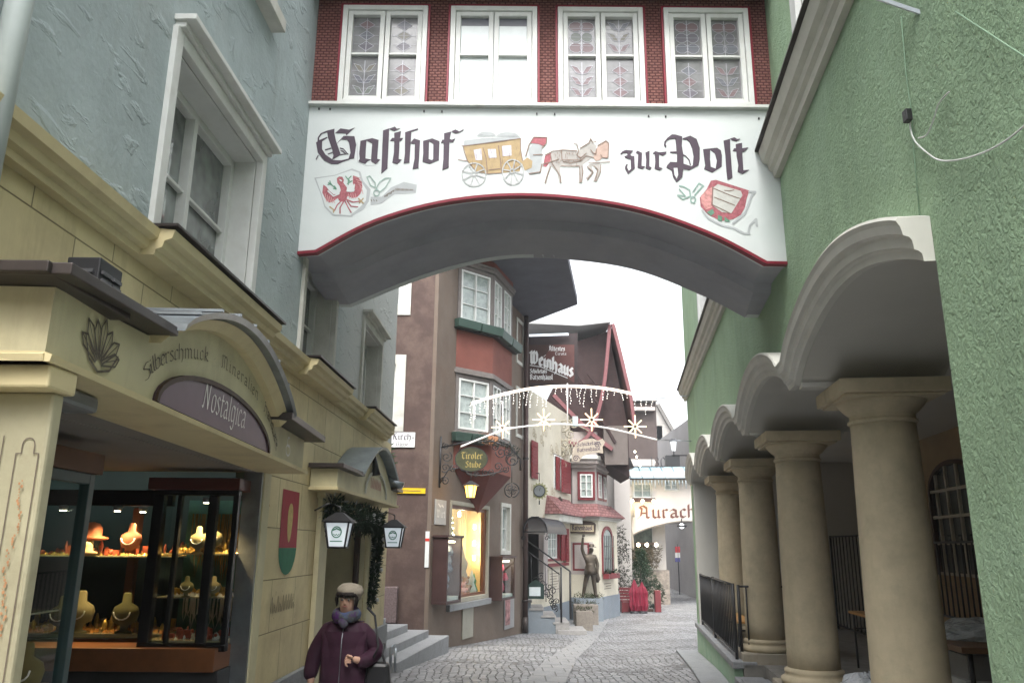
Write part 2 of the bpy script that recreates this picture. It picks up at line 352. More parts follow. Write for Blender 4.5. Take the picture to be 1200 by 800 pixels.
def write(mb, F, text, u, v, h, n, wd=None, pen=.3, nib=radians(40), slope=0, slant=0, curve=None, th=None, sp=.12, stretch=1, fit=None):
    """h = x-height; curve(s) -> (u, v, angle) for text on an arc"""
    x = 0; total = text_width(text, sp)
    if fit: stretch = fit/(total*h)
    for c in text:
        wdt, sts = GL[c]
        for st in sts:
            pts = []
            for a, b in st:
                if curve:
                    cu, cv, an = curve(((x+wdt/2)*h*stretch)); dx = (a-wdt/2)*h*stretch+slant*b*h; dy = b*h
                    pts.append((cu+dx*cos(an)-dy*sin(an), cv+dx*sin(an)+dy*cos(an)))
                else:
                    dx = (x+a)*h*stretch+slant*b*h; pts.append((u+dx, v+b*h+slope*dx))
            if len(pts) > 2 and pen < .2: pts = spline(pts, 4)
            mb.stroke(F, pts, pen*h, n, nib, th)
        x += wdt+sp

# ============================================================= frames of reference
L = Frame((-1.945, 0, 0), (.023, 1)); FC = Frame((-1.25, 0, 0), (-.045, 1)); RW = Frame((1.42, 0, 0), (.14, 1)).flip()
BF = Frame((0, 6.26, 0), (1, 0)); BRW = Frame((-1.66, 17, 0), (.3, 1)); BSD = Frame((-1.66, 17, 0), (1, 0)); WF = Frame((.3, 24.2, 0), (.318, 1))

# ============================================================= ground
def ground():
    mb = MB(); ys = [-60, -20, -8, -4]+[-3+i*.5 for i in range(0, 90)]+[43, 46, 50, 55, 60, 70, 90, 120, 160]
    xs = [-150, -60, -20, -10, -6, -4, -3, -2, -1, 0, 1, 2, 3, 4, 5, 6, 8, 12, 20, 60, 150]
    vs = []; 
    for y in ys:
        for x in xs:
            d = 0
            if -3 < x < 5 and y < 45: d = -.05*math.exp(-((x-(.2+.11*y))/1.1)**2)   # shallow dished gutter line
            vs.append((x, y, gz(y)+d))
    k = len(xs); fs = [(j*k+i, j*k+i+1, (j+1)*k+i+1, (j+1)*k+i) for j in range(len(ys)-1) for i in range(k-1)]
    mb.add(vs, fs, True)
    m = mat('stone_setts', (.265, .27, .28), rough=.6, var=.3, vs=2.2, spec=.4, stain=(.17, .165, .16), stain_amt=.5, stain_scale=.7)
    n, l = m.node_tree.nodes, m.node_tree.links; b = bsdf(m)
    tc = n.new('ShaderNodeTexCoord'); nz = n.new('ShaderNodeTexNoise'); nz.inputs['Scale'].default_value = .6; l.new(tc.outputs['Object'], nz.inputs['Vector'])
    va = n.new('ShaderNodeVectorMath'); va.operation = 'MULTIPLY_ADD'; va.inputs[1].default_value = (.35, .35, 0); l.new(nz.outputs['Color'], va.inputs[0]); l.new(tc.outputs['Object'], va.inputs[2])
    vo = n.new('ShaderNodeTexVoronoi'); vo.feature = 'DISTANCE_TO_EDGE'; vo.inputs['Scale'].default_value = 8.5; vo.inputs['Randomness'].default_value = .42; l.new(va.outputs[0], vo.inputs['Vector'])
    v2 = n.new('ShaderNodeTexVoronoi'); v2.feature = 'F1'; v2.inputs['Scale'].default_value = 8.5; v2.inputs['Randomness'].default_value = .42; l.new(va.outputs[0], v2.inputs['Vector'])
    cr = n.new('ShaderNodeValToRGB'); cr.color_ramp.elements[0].position = .0; cr.color_ramp.elements[0].color = (.28, .28, .27, 1); cr.color_ramp.elements[1].position = .11; cr.color_ramp.elements[1].color = (1, 1, 1, 1)
    l.new(vo.outputs['Distance'], cr.inputs[0])
    hsv = n.new('ShaderNodeSeparateColor'); l.new(v2.outputs['Color'], hsv.inputs[0])
    mr = n.new('ShaderNodeMapRange'); mr.inputs['To Min'].default_value = .8; mr.inputs['To Max'].default_value = 1.2; l.new(hsv.outputs[0], mr.inputs[0])
    old = b.inputs['Base Color'].links[0].from_socket
    mu = n.new('ShaderNodeMix'); mu.data_type = 'RGBA'; mu.blend_type = 'MULTIPLY'; mu.inputs[0].default_value = 1; l.new(old, mu.inputs[6]); l.new(mr.outputs[0], mu.inputs[7])
    m2 = n.new('ShaderNodeMix'); m2.data_type = 'RGBA'; m2.blend_type = 'MULTIPLY'; m2.inputs[0].default_value = 1; l.new(mu.outputs[2], m2.inputs[6]); l.new(cr.outputs[0], m2.inputs[7])
    l.new(m2.outputs[2], b.inputs['Base Color'])
    bp = n.new('ShaderNodeBump'); bp.inputs['Distance'].default_value = .03; bp.inputs['Strength'].default_value = .9; l.new(cr.outputs[0], bp.inputs['Height']); l.new(bp.outputs[0], b.inputs['Normal'])
    o = mb.build('street', m, origin=Vector((0, 0, 0))); tag(o, kind='structure')
    # strip of long paving slabs down the middle and a few rows of flat slabs
    slab = mat('worn_paving_slab', (.265, .27, .275), rough=.6, var=.2, vs=4, bump=.2, bs=60, bd=.003, stain=(.24, .23, .22), stain_amt=.5, stain_scale=2)
    joints(slab, (0, 1), .35, .55, mortar=.012, col=(.1, .1, .1), amt=.7)
    mb = MB(); random.seed(3)
    def strip(x0, y0, x1, y1, w, dz=.006):
        n_ = int(abs(y1-y0)*2)+1; pr = None
        for i in range(n_+1):
            t = i/n_; y = y0+(y1-y0)*t; x = x0+(x1-x0)*t
            d = lambda X: (-.05*math.exp(-((X-(.2+.11*y))/1.1)**2) if -3 < X < 5 and y < 45 else 0)
            a = (x-w/2, y, gz(y)+d(x-w/2)+dz+.006); b_ = (x+w/2, y, gz(y)+d(x+w/2)+dz+.006)
            if pr: mb.face([pr[0], pr[1], b_, a])
            pr = (a, b_)
    strip(.0, 8, .9, 15, .55); strip(.9, 15, 3.9, 34, .5)
    o = mb.build('paved_strip', slab, origin=Vector((0, 0, 0))); tag(o, kind='structure')
    mb = MB()
    mb.box(.62, 1.75, 11.35, 11.85, gz(11.6)-.2, gz(11.6)-.0)
    o = mb.build('paving_slab_row', slab, origin=Vector((0, 0, 0))); tag(o, kind='structure')
ground()

# ============================================================= window builder (part > sub-parts)
def window(parent, F, u0, u1, v0, v1, depth=.2, sur=.1, sproud=.04, cols=2, rows=2, mull=.05, bar=.022, fr=.06, smat=None, fmat=None, gmat=None, head=0, sill=0, bmat=None, sillmat=None, back=False, name='window'):
    smat = smat or pale_stone; fmat = fmat or white_paint; gmat = gmat or dark_glass
    mb = MB(); P = F.p
    if sur:
        mb.fbox(F, u0-sur, u0, v0-(sur if not sill else 0), v1+sur, -.02, sproud); mb.fbox(F, u1, u1+sur, v0-(sur if not sill else 0), v1+sur, -.02, sproud)
        mb.fbox(F, u0, u1, v1, v1+sur, -.02, sproud)
        if not sill: mb.fbox(F, u0, u1, v0-sur, v0, -.02, sproud)
    if head:
        mb.fbox(F, u0-sur+.02, u1+sur+.01, v1+sur+.001, v1+sur+head*.5, -.02, sproud+.03); mb.fbox(F, u0-sur, u1+sur+.03, v1+sur+head*.5, v1+sur+head, -.02, sproud+.09)
    t = .012   # reveal lining
    mb.fbox(F, u0, u0+t, v0, v1, -depth, -.021); mb.fbox(F, u1-t, u1, v0, v1, -depth, -.021)
    mb.fbox(F, u0+t, u1-t, v1-t, v1, -depth, -.021); mb.fbox(F, u0+t, u1-t, v0, v0+t, -depth, -.021)
    wd = mb.build(name, smat, parent, bevel=.004)
    mb = MB(); a, b, c, d = u0+t, u1-t, v0+t, v1-t; n0, n1 = -depth-.02, -depth+.05
    mb.fbox(F, a, a+fr, c, d, n0, n1); mb.fbox(F, b-fr, b, c, d, n0, n1); mb.fbox(F, a+fr, b-fr, c, c+fr, n0, n1); mb.fbox(F, a+fr, b-fr, d-fr, d, n0, n1)
    for i in range(1, cols):
        x = a+(b-a)*i/cols; mb.fbox(F, x-mull/2, x+mull/2, c+fr, d-fr, n0, n1+.006)
    cw = (b-a)/cols
    for i in range(cols):
        x0 = a+cw*i+(fr if i == 0 else mull/2); x1 = a+cw*(i+1)-(fr if i == cols-1 else mull/2)
        for j in range(1, rows):
            y = c+(d-c)*j/rows; mb.fbox(F, x0, x1, y-bar/2, y+bar/2, n0+.02, n1-.015)
        for j in range(1, (bmat or 1)):
            x = x0+(x1-x0)*j/bmat; mb.fbox(F, x-bar/2, x+bar/2, c+fr, d-fr, n0+.021, n1-.016)
    mb.build('frame', fmat, wd, bevel=.003)
    mb = MB(); mb.fbox(F, a+.01, b-.01, c+.01, d-.01, n0-.004, n0+.014); mb.build('pane', gmat, wd)
    if back:
        mb = MB(); mb.fbox(F, a, b, c, d, n0-.3, n0-.05); mb.build('curtain', back, wd)
    if sill:
        mb = MB(); mb.fbox(F, u0-sur-.03, u1+sur+.03, v0-sill, v0-.001, -.02, sproud+.07); mb.build('sill', sillmat or smat, wd, bevel=.004)
    return wd

# ============================================================= left building (teal plaster over yellow shop floor)
teal = mat('teal_grey_plaster', (.37, .43, .44), rough=.75, var=.14, vs=2.0, stain=(.42, .44, .43), stain_amt=.7, stain_scale=.4)
def trowel(m, sc=7, dist=.018, st=.5):
    n, l = m.node_tree.nodes, m.node_tree.links; b = bsdf(m); tc = n.new('ShaderNodeTexCoord')
    mp = n.new('ShaderNodeMapping'); mp.inputs['Rotation'].default_value = (.8, 0, 0); mp.inputs['Scale'].default_value = (1, .45, 1); l.new(tc.outputs['Object'], mp.inputs['Vector'])
    a = n.new('ShaderNodeTexNoise'); a.inputs['Scale'].default_value = sc; a.inputs['Detail'].default_value = 6; a.inputs['Distortion'].default_value = .5; a.inputs['Roughness'].default_value = .55; l.new(mp.outputs[0], a.inputs['Vector'])
    c = n.new('ShaderNodeValToRGB'); c.color_ramp.elements[0].position = .55; c.color_ramp.elements[1].position = .63; l.new(a.outputs['Fac'], c.inputs[0])
    bp = n.new('ShaderNodeBump'); bp.inputs['Distance'].default_value = dist; bp.inputs['Strength'].default_value = st; l.new(c.outputs[0], bp.inputs['Height'])
    b2 = n.new('ShaderNodeBump'); b2.inputs['Distance'].default_value = .01; b2.inputs['Strength'].default_value = .5
    f = n.new('ShaderNodeTexNoise'); f.inputs['Scale'].default_value = 28; f.inputs['Detail'].default_value = 5; l.new(tc.outputs['Object'], f.inputs['Vector']); l.new(f.outputs['Fac'], b2.inputs['Height']); l.new(bp.outputs[0], b2.inputs['Normal'])
    l.new(b2.outputs[0], b.inputs['Normal'])
trowel(teal)
# the plaster turns from teal to plain grey further along the street
def grade(m, col, y0, y1):
    n, l = m.node_tree.nodes, m.node_tree.links; b = bsdf(m); tc = n.new('ShaderNodeTexCoord'); sp = n.new('ShaderNodeSeparateXYZ'); l.new(tc.outputs['Object'], sp.inputs[0])
    mr = n.new('ShaderNodeMapRange'); mr.inputs['From Min'].default_value = y0; mr.inputs['From Max'].default_value = y1; l.new(sp.outputs[1], mr.inputs[0])
    mx = n.new('ShaderNodeMix'); mx.data_type = 'RGBA'; l.new(mr.outputs[0], mx.inputs[0]); l.new(b.inputs['Base Color'].links[0].from_socket, mx.inputs[6]); mx.inputs[7].default_value = tuple(col)+(1,)
    l.new(mx.outputs[2], b.inputs['Base Color'])
grade(teal, (.46, .475, .46), 3.4, 4.6); streaks(teal, (.2, .21, .19), .35, .8, .56, .75)
yellow = mat('yellow_plaster', (.68, .58, .34), rough=.7, var=.1, vs=2.4, bump=.12, bs=30, bd=.004, stain=(.38, .29, .17), stain_amt=.5, stain_scale=1.3)
joints(yellow, (1, 2), .62, .38, mortar=.004, col=(.14, .11, .07), amt=.75, off=(.2, .06), bumpd=.006)
streaks(yellow, (.3, .22, .12), .45, .7, .54, .75)
yellow_plain = mat('yellow_paint', (.61, .555, .36), rough=.6, var=.08, vs=3, stain=(.32, .26, .16), stain_amt=.35, stain_scale=2)
streaks(yellow_plain, (.3, .24, .14), .35, .8, .55, .75)
yellow_moulding = mat('yellow_moulding', (.62, .53, .31), rough=.6, var=.08, vs=3, stain=(.25, .19, .11), stain_amt=.4, stain_scale=3)
house = thing('corner_house', 'corner house on the left, teal plaster over a yellow ground floor with a shop', 'house', (-1.945, 4, gz(4)))
WH = [(3.84, 5.2, 1.53, 2.66), (6.5, 7.55, 1.53, 2.5), (8.95, 10.05, 1.53, 2.52)]
mb = MB()
grid_wall(mb, L, .5, 11.2, 1.38, 6.3, 0, [(a, b, c, d) for a, b, c, d in WH]+[(4.0, 5.05, 3.82, 5.0)])
P = L.p
mb.face([P(11.2, 1.55, 0), P(11.2, 6.3, 0), P(11.2, 6.3, -9), P(11.2, 1.55, -9)])
mb.face([P(.5, 6.3, 0), P(11.2, 6.3, 0), P(11.2, 6.3, -9), P(.5, 6.3, -9)]); mb.face([P(.5, 1.6, -9), P(11.2, 1.6, -9), P(11.2, 6.3, -9), P(.5, 6.3, -9)])
mb.build('upper_wall', teal, house)
mb = MB()
grid_wall(mb, L, .5, 11.2, -2.0, 1.38, 0, [(2.5, 5.70, -2.0, .66), (7.72, 9.72, -2.0, .5)])
mb.face([P(11.2, -2, 0), P(11.2, 1.5, 0), P(11.2, 1.5, -9), P(11.2, -2, -9)]); mb.face([P(.5, -2, -9), P(11.2, -2, -9), P(11.2, 1.6, -9), P(.5, 1.6, -9)])
mb.build('lower_wall', yellow, house)
# doorway niche
mb = MB()
a, b, c = 7.72, 9.72, .5
mb.face([P(a, -2, 0), P(a, c, 0), P(a, c, -1.3), P(a, -2, -1.3)]); mb.face([P(b, -2, 0), P(b, c, 0), P(b, c, -1.3), P(b, -2, -1.3)])
mb.face([P(a, -2, -1.3), P(b, -2, -1.3), P(b, c, -1.3), P(a, c, -1.3)]); mb.face([P(a, c, 0), P(b, c, 0), P(b, c, -1.3), P(a, c, -1.3)])
mb.build('door_recess', yellow_plain, house)
mb = MB(); mb.fbox(L, 7.735, 7.80, -1.78, .49, -.28, -.04); mb.fbox(L, 9.62, 9.70, -1.78, .49, -.11, -.05); mb.build('door_frame', dark_wood, house, bevel=.006)
mb = MB(); mb.fbox(L, 7.9, 9.5, -1.78, .35, -1.29, -1.24); dr = mb.build('door', red_wood, house, bevel=.006)
mb = MB(); mb.tube([P(8.1, -.8, -1.22), P(8.1, -.8, -1.16), P(8.25, -.8, -1.16)], .012); mb.build('handle', zinc, dr)
# pilasters either side of the doorway
mb = MB(); mb.fbox(L, 7.42, 7.70, -2.0, .42, .003, .05); mb.fbox(L, 9.74, 9.98, -2.0, .42, .003, .05)
mb.fbox(L, 7.38, 7.72, .42, .5, .003, .08); mb.build('door_pilaster', yellow_plain, house, bevel=.006)
# cornice
prof = [(0, .003), (.0, .055), (.035, .06), (.045, .09), (.085, .1), (.1, .135), (.15, .145), (.165, .03), (.165, .003)]
mb = MB(); segs = [(.5, 3.62, 0), (3.62, 5.36, .07), (5.36, 6.36, 0), (6.36, 7.7, .07), (7.7, 8.8, 0), (8.8, 10.2, .07), (10.2, 10.6, 0)]
for a, b, k in segs: mb.sweep(L, [(a, 1.355), (b, 1.355)], [(o*.85, h+(k if h > .01 else 0)) for o, h in prof])
mb.build('cornice', yellow_moulding, house)
mb = MB()
for a, b, k in segs:
    if k: mb.fbox(L, a-.02, b+.02, 1.496, 1.51, 0.004, .235)
mb.build('ledge_flashing', tin, house)
# plinth
mb = MB()
for a, b in ((.5, 2.3), (5.9, 7.4), (10.0, 11.24)):
    mb.fbox(L, a, b, -2.3, -1.0 if a > 5 else -1.25, .004, .05)
mb.build('plinth', grey_stone, house, bevel=.008)
refl_glass = mat('reflecting_window_glass', (.16, .18, .175), rough=.03, var=.9, vs=2.5, spec=1.0, coat=.6, detail=3)
for i, (a, b, c, d) in enumerate(WH):
    window(house, L, a, b, c, d, depth=.22, sur=.08, sproud=.03, cols=2, rows=2, fr=.055, mull=.05, head=.07, smat=white_paint if i == 0 else pale_stone, gmat=refl_glass)
window(house, L, 4.0, 5.05, 3.82, 5.0, depth=.2, sur=.12, sproud=.035, sill=.1)
# roof of the left house with eaves
mb = MB(); mb.fbox(L, .4, 11.4, 6.3, 6.5, -9, .15); mb.build('eaves', dark_wood, house)
# painted heraldic shield + sgraffito lettering
crimson = mat('painted_crimson', (.33, .045, .06), rough=.7, var=.12, vs=12); dgreen = mat('painted_green', (.03, .16, .09), rough=.7, var=.15, vs=12)
gold = mat('painted_ochre', (.5, .38, .15), rough=.7, var=.2, vs=20); umber = mat('faded_umber_paint', (.16, .13, .10), rough=.8, var=.25, vs=30)
sienna = mat('faded_sienna_paint', (.42, .22, .11), rough=.8, var=.3, vs=30)
mb = MB(); mb.sheet(L, [(6.36, .43), (6.82, .43), (6.84, -.02), (6.36, -.02)], .004); sh = mb.build('painted_shield', crimson, house)
mb = MB(); mb.sheet(L, [(6.84, -.021), (6.36, -.021)]+[(6.60-.24*cos(radians(t)), -.02-.21*sin(radians(t))) for t in range(0, 181, 15)][1:-1], .004); mb.build('green_tip', dgreen, sh)
mb = MB(); mb.sheet(L, [(6.6+.07*cos(radians(t)), .24+(.09 if t < 180 else .22)*sin(radians(t))) for t in range(0, 360, 20)], .0065); mb.build('ochre_figure', gold, sh)
mb = MB()
random.seed(5)
x = 6.28
for i in range(9):
    h = random.choice([.05, .06, .12]); mb.stroke(L, spline([(x, -.5), (x+.02, -.5+h), (x+.045, -.5), (x+.065, -.5+h*.6)], 4), .009, .004, radians(40)); x += .07
for i in range(14):
    u = random.uniform(6.25, 6.95); v = random.uniform(-.58, -.34); mb.stroke(L, [(u, v), (u+random.uniform(-.02, .02), v+random.uniform(0, .04))], .004, .004)
mb.build('faded_signature', umber, house)
# ochre outline scrolls painted on the wall by the shop opening
mb = MB()
for u in (5.96,):
    mb.stroke(L, [(u, -1.8), (u+.0, .28), (u+.05, .33), (u+.1, .28)], .008, .004)
mb.build('painted_line', sienna, house)

# ------------------------------------------------------------- jeweller's shop front (parts of the house)
fas = MB()
top = [(2.235, .732), (2.96, .768)]+[(2.96+(4.86-2.96)*t/30, .768-.035*t/30+.25*sin(pi*t/30)**.8) for t in range(1, 30)]+[(4.86, .733), (5.80, .74)]
bot_y = .52
tcx, trx, tby, trz = 3.9, .88, .535, .215
poly = [(2.235, bot_y)]+[(5.80, bot_y)]+top[::-1]
fas.prism(FC, poly, -.30, 0)
# near return: the box turns to the wall, facing down the street
fas.box(-2.02, FC.p(2.235, 0, -.02).x, FC.p(2.235, 0, 0).y+.001, FC.p(2.235, 0, 0).y+.3, .52, .732)
fas.box(-9, -2.02, 2.30, 2.5, .52, .732)
fascia = fas.build('shop_fascia', yellow_plain, house)
mb = MB(); mb.sweep(FC, [(2.2, .5), (5.84, .5)], [(0, -.3), (0, .035), (.02, .04), (.03, .012), (.03, -.3)])
mb.sweep(BF, [(-9, .5), (-1.33, .5)], [(0, 3.98), (0, 4.065), (.02, 4.07), (.03, 4.05), (.03, 3.98)]); mb.build('ledge', yellow_moulding, fascia)
# purple tympanum panel
purple = mat('aubergine_enamel', (.10, .05, .085), rough=.42, var=.12, vs=8, spec=.5)
arcp = [(tcx+trx*cos(radians(t)), tby+trz*sin(radians(t))) for t in range(0, 181, 9)]
mb = MB(); mb.prism(FC, arcp, .002, .012); pn = mb.build('panel', purple, fascia)
mb = MB(); mb.sweep(FC, arcp, [(0, .003), (0, .022), (.022, .022), (.022, .003)]); mb.build('panel_rim', dark_wood, fascia)
silver = mat('silver_lettering', (.72, .7, .68), rough=.4, metal=.2, var=.05)
mb = MB(); write(mb, FC, 'Nostalgica', 3.54, .60, .085, .014, pen=.13, slant=.16, fit=.68, nib=radians(35)); mb.build('lettering', silver, fascia)
engr = mat('engraved_umber', (.12, .10, .08), rough=.7, var=.2, vs=30)
R_ = 1.0
def shopcurve(s):
    # along an arch concentric with the panel
    t0 = 163; total = 2.35; an = radians(t0-s/total*(163-14))
    u = 3.95+1.05*cos(an); v = .495+.345*sin(an)
    return u, v, atan2(-.345*cos(an), 1.05*sin(an))
mb = MB(); GL['w'] = (1.0, [[(.04, .86), (.14, .98), (.14, .16), (.3, 0), (.5, .2)], [(.5, .98), (.5, .16), (.66, 0), (.88, .25), (.86, .8), (.74, .98)]])
tx = 'Silberschmuck ~ Mineralien ~ Handwerk'
write(mb, FC, tx, 0, 0, .043, .004, pen=.2, curve=shopcurve, stretch=2.35/(text_width(tx)*.043), nib=radians(35)); mb.build('arched_lettering', engr, fascia)
# crystal cluster emblem
mb = MB(); cx, cy = 2.55, .575
for k, an in enumerate((150, 128, 106, 84, 62, 38, 18)):
    a = radians(an); ln = .13+.015*(k % 2); w2 = .022
    d = (cos(a), sin(a)); nrm = (-d[1], d[0]); st = (cx+d[0]*.02, cy+d[1]*.01)
    q = [(st[0]+nrm[0]*w2*.4, st[1]+nrm[1]*w2*.4), (st[0]+d[0]*ln*.75+nrm[0]*w2, st[1]+d[1]*ln*.75+nrm[1]*w2), (st[0]+d[0]*ln, st[1]+d[1]*ln), (st[0]+d[0]*ln*.75-nrm[0]*w2, st[1]+d[1]*ln*.75-nrm[1]*w2), (st[0]-nrm[0]*w2*.4, st[1]-nrm[1]*w2*.4)]
    mb.stroke(FC, q, .007, .004); mb.stroke(FC, [q[2], (st[0]+d[0]*.03, st[1]+d[1]*.03)], .004, .004)
mb.stroke(FC, [(cx-.11, cy+.07), (cx-.07, cy), (cx, cy-.03), (cx+.08, cy-.01), (cx+.13, cy+.05)], .009, .004)
mb.build('crystal_emblem', engr, fascia)
mb = MB(); mb.stroke(FC, arc(5.3, .61, .06, .035, 0, 360, 14), .012, .004); mb.stroke(FC, arc(5.3, .665, .035, .03, 60, 320, 10), .012, .004); mb.build('loop_emblem', silver, fascia)
# little roof: dark flat sheet, arched zinc hood, flat sheet again
P2 = FC.p
mb = MB(); mb.sweep(FC, [(2.12, .734), (2.95, .772)], [(0, -.9), (0, .10), (.036, .10), (.036, -.9)], flat_up=True); mb.box(-9, -1.3, 2.10, 2.6, .735, .769)
mb.fbox(FC, 4.80, 5.92, .742, .785, -.6, .13)
mb.build('flat_roof', tin, fascia, bevel=.004)
mb = MB()
hood = [(2.93+(4.88-2.93)*t/30, .79-.035*t/30+.255*sin(pi*t/30)**.8) for t in range(0, 31)]
mb.sweep(FC, hood, [(0, -.55), (0, .13), (.028, .14), (.03, -.55)], flat_up=True); mb.build('hood', zinc, fascia)
mb = MB()
for i in range(2, 30, 4):
    (a, b) = hood[i]; mb.sweep(FC, [(a-.008, b+.031), (a+.008, b+.031)], [(0, -.55), (0, .14), (.012, .14), (.012, -.55)], flat_up=True)
mb.build('hood_seam', zinc, fascia)
mb = MB(); mb.sweep(FC, [(u, v-.05) for u, v in hood], [(0, -.02), (0, .045), (.045, .09), (.045, -.02)], flat_up=True); mb.build('hood_moulding', yellow_moulding, fascia)
# near pilaster of the opening, turned towards the street corner
mb = MB()
NB = Frame((-1.34, 2.30, 0), (1, 0))
mb.box(-2.2, -1.345, 2.305, 2.36, -1.9, .43); pil = mb.build('shop_pilaster', mat('aged_pilaster_paint', (.40, .37, .25), rough=.7, var=.12, vs=5, bump=.2, bs=40, bd=.004, stain=(.26, .22, .14), stain_amt=.5, stain_scale=4), house, bevel=.01)
mb = MB(); mb.box(-2.22, -1.325, 2.23, 2.38, .43, .499); mb.build('capital', yellow_moulding, pil, bevel=.008)
mb = MB(); PF = Frame((0, 2.305, 0), (1, 0))
cxp = PF.hit(33, 530)[0]
o_ = [(cxp-.033, -1.9), (cxp-.033, .25), (cxp-.018, .25), (cxp-.018, .275)]+[(cxp+.0+.018*cos(radians(t)), .275+.02*sin(radians(t))) for t in range(180, -1, -30)]+[(cxp+.018, .25), (cxp+.033, .25), (cxp+.033, -1.9)]
mb.stroke(PF, o_, .0035, .003)
mb.stroke(PF, [(cxp-.075, -1.9), (cxp-.075, .3)], .003, .003); mb.build('painted_border', umber, pil)
mb = MB(); random.seed(2)
for i in range(210):
    v = -1.5+i*.008; u = cxp+.007*sin(v*25)+random.uniform(-.008, .008); r = random.uniform(.0015, .0045)
    mb.sheet(PF, [(u+r*cos(t), v+r*1.3*sin(t)) for t in (0, 1, 2.1, 3.1, 4.2, 5.2)], .0032+i*.00002)
mb.build('painted_vine', sienna, pil)
# pilaster beyond the opening
mb = MB(); mb.fbox(L, 5.73, 5.88, -1.9, .5, .004, .06); mb.build('far_pilaster', yellow_plain, house, bevel=.006)
mb = MB(); mb.fbox(L, 5.70, 5.73, -1.9, .52, -.08, .05); mb.build('grey_jamb', zinc, house)
# ceiling of the recess, back and floor
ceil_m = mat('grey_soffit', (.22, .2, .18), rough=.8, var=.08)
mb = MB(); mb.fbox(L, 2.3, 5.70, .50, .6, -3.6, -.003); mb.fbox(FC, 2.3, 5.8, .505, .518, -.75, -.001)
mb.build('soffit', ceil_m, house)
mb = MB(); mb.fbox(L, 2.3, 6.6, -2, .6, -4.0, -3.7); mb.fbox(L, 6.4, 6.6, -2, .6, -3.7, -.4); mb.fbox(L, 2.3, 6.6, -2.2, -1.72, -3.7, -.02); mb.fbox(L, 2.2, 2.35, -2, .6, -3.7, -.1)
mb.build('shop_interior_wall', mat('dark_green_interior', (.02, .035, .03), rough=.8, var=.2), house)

# ---- display cases
case_m = mat('black_lacquer', (.012, .012, .013), rough=.25, var=.1, spec=.5)
petrol = mat('petrol_green_frame', (.05, .085, .09), rough=.35, var=.1, spec=.5)
glow_shelf = mat('glass_shelf', (.35, .3, .2), rough=.1, var=.1)
warm_l = emat('warm_spot', (1, .86, .6), 14)
# far case, facing us
YC = 5.46
dc = thing('display_case', 'tall black display case with red-brown top, right one in the jeweller\'s entrance', 'display case', (-2.3, YC, -1.75))
x0, x1 = at(172, 650, YC).x, -1.838
mb = MB(); z0, z1 = -.62, .32
mb.box(x0, x0+.07, YC, YC+.07, z0, z1); mb.box(x1-.035, x1, YC, YC+.05, z0, z1); mb.box(x1-.2, x1-.14, YC, YC+.05, z0, z1); mb.box(x0+.16, x0+.19, YC+.01, YC+.05, z0, z1)
mb.box(x0, x1, YC, YC+.06, z1, z1+.035); mb.box(x0, x1, YC, YC+.06, z0-.05, z0)
mb.build('case_frame', case_m, dc, bevel=.004)
mb = MB(); mb.box(x0-.03, x1+.012, YC-.04, YC+.2, z1+.036, z1+.115); mb.build('case_top', mat('oxblood_board', (.10, .03, .022), rough=.4, var=.15), dc, bevel=.005)
mb = MB(); mb.box(x0+.07, x1-.035, YC+.025, YC+.03, z0, z1); mb.build('glass', clear, dc)
mb = MB()
for zz in (-.06, -.34): mb.box(x0+.05, x1-.05, YC+.1, YC+.5, zz-.008, zz)
mb.box(x0+.02, x1-.05, YC+.07, YC+.8, z0-.02, z0+.01)
mb.build('shelf', glow_shelf, dc)
mb = MB(); mb.box(x0, x1-.05, YC+.62, YC+.66, z0, z1); mb.build('back_panel', mat('sea_green_backing', (.05, .14, .11), rough=.5, var=.4, vs=4), dc)
# middle case, set back
YM = 5.72; xm0, xm1 = at(60, 650, YM).x-.4, x0+.02
dc2 = thing('display_case', 'wide display case with hats and busts at the back of the jeweller\'s entrance', 'display case', (-3, YM, -1.75))
mb = MB(); mb.box(xm0, xm1, YM, YM+.06, .26, .37); mb.box(xm0, xm1, YM, YM+.06, -.66, -.62)
xp = at(138, 600, YM).x; mb.build('case_frame', case_m, dc2, bevel=.004)
mb = MB(); mb.box(xp-.03, xp+.025, YM+.3, YM+.36, -.6, .26); mb.build('post', mat('chestnut_post', (.12, .045, .02), rough=.4), dc2)
mb = MB(); mb.box(xm0, xm1, YM+.02, YM+.025, -.62, .26); mb.build('glass', clear, dc2)
mb = MB(); mb.box(xm0, xm1, YM+.1, YM+.5, -.09, -.082); mb.box(xm0, xm1, YM+.07, YM+.8, -.63, -.6); mb.build('shelf', glow_shelf, dc2)
mb = MB(); mb.box(xm0, xm1, YM+.8, YM+.84, -.62, .37); mb.build('back_panel', mat('teal_backing', (.04, .12, .09), rough=.5, var=.5, vs=3), dc2)
# wooden base band and dark plinth below both
mb = MB(); mb.box(xm0, -1.88, YC-.06, YC+.6, -.785, -.645)
bb = mb.build('base_band', mat('orange_brown_veneer', (.22, .085, .035), rough=.4, var=.2, vs=6), dc2, bevel=.004)
mb = MB(); mb.box(xm0, -1.87, YC+.0, YC+.6, -1.9, -.786); mb.build('dark_plinth', mat('charcoal_plinth', (.05, .05, .055), rough=.5, var=.35, vs=3), dc2)
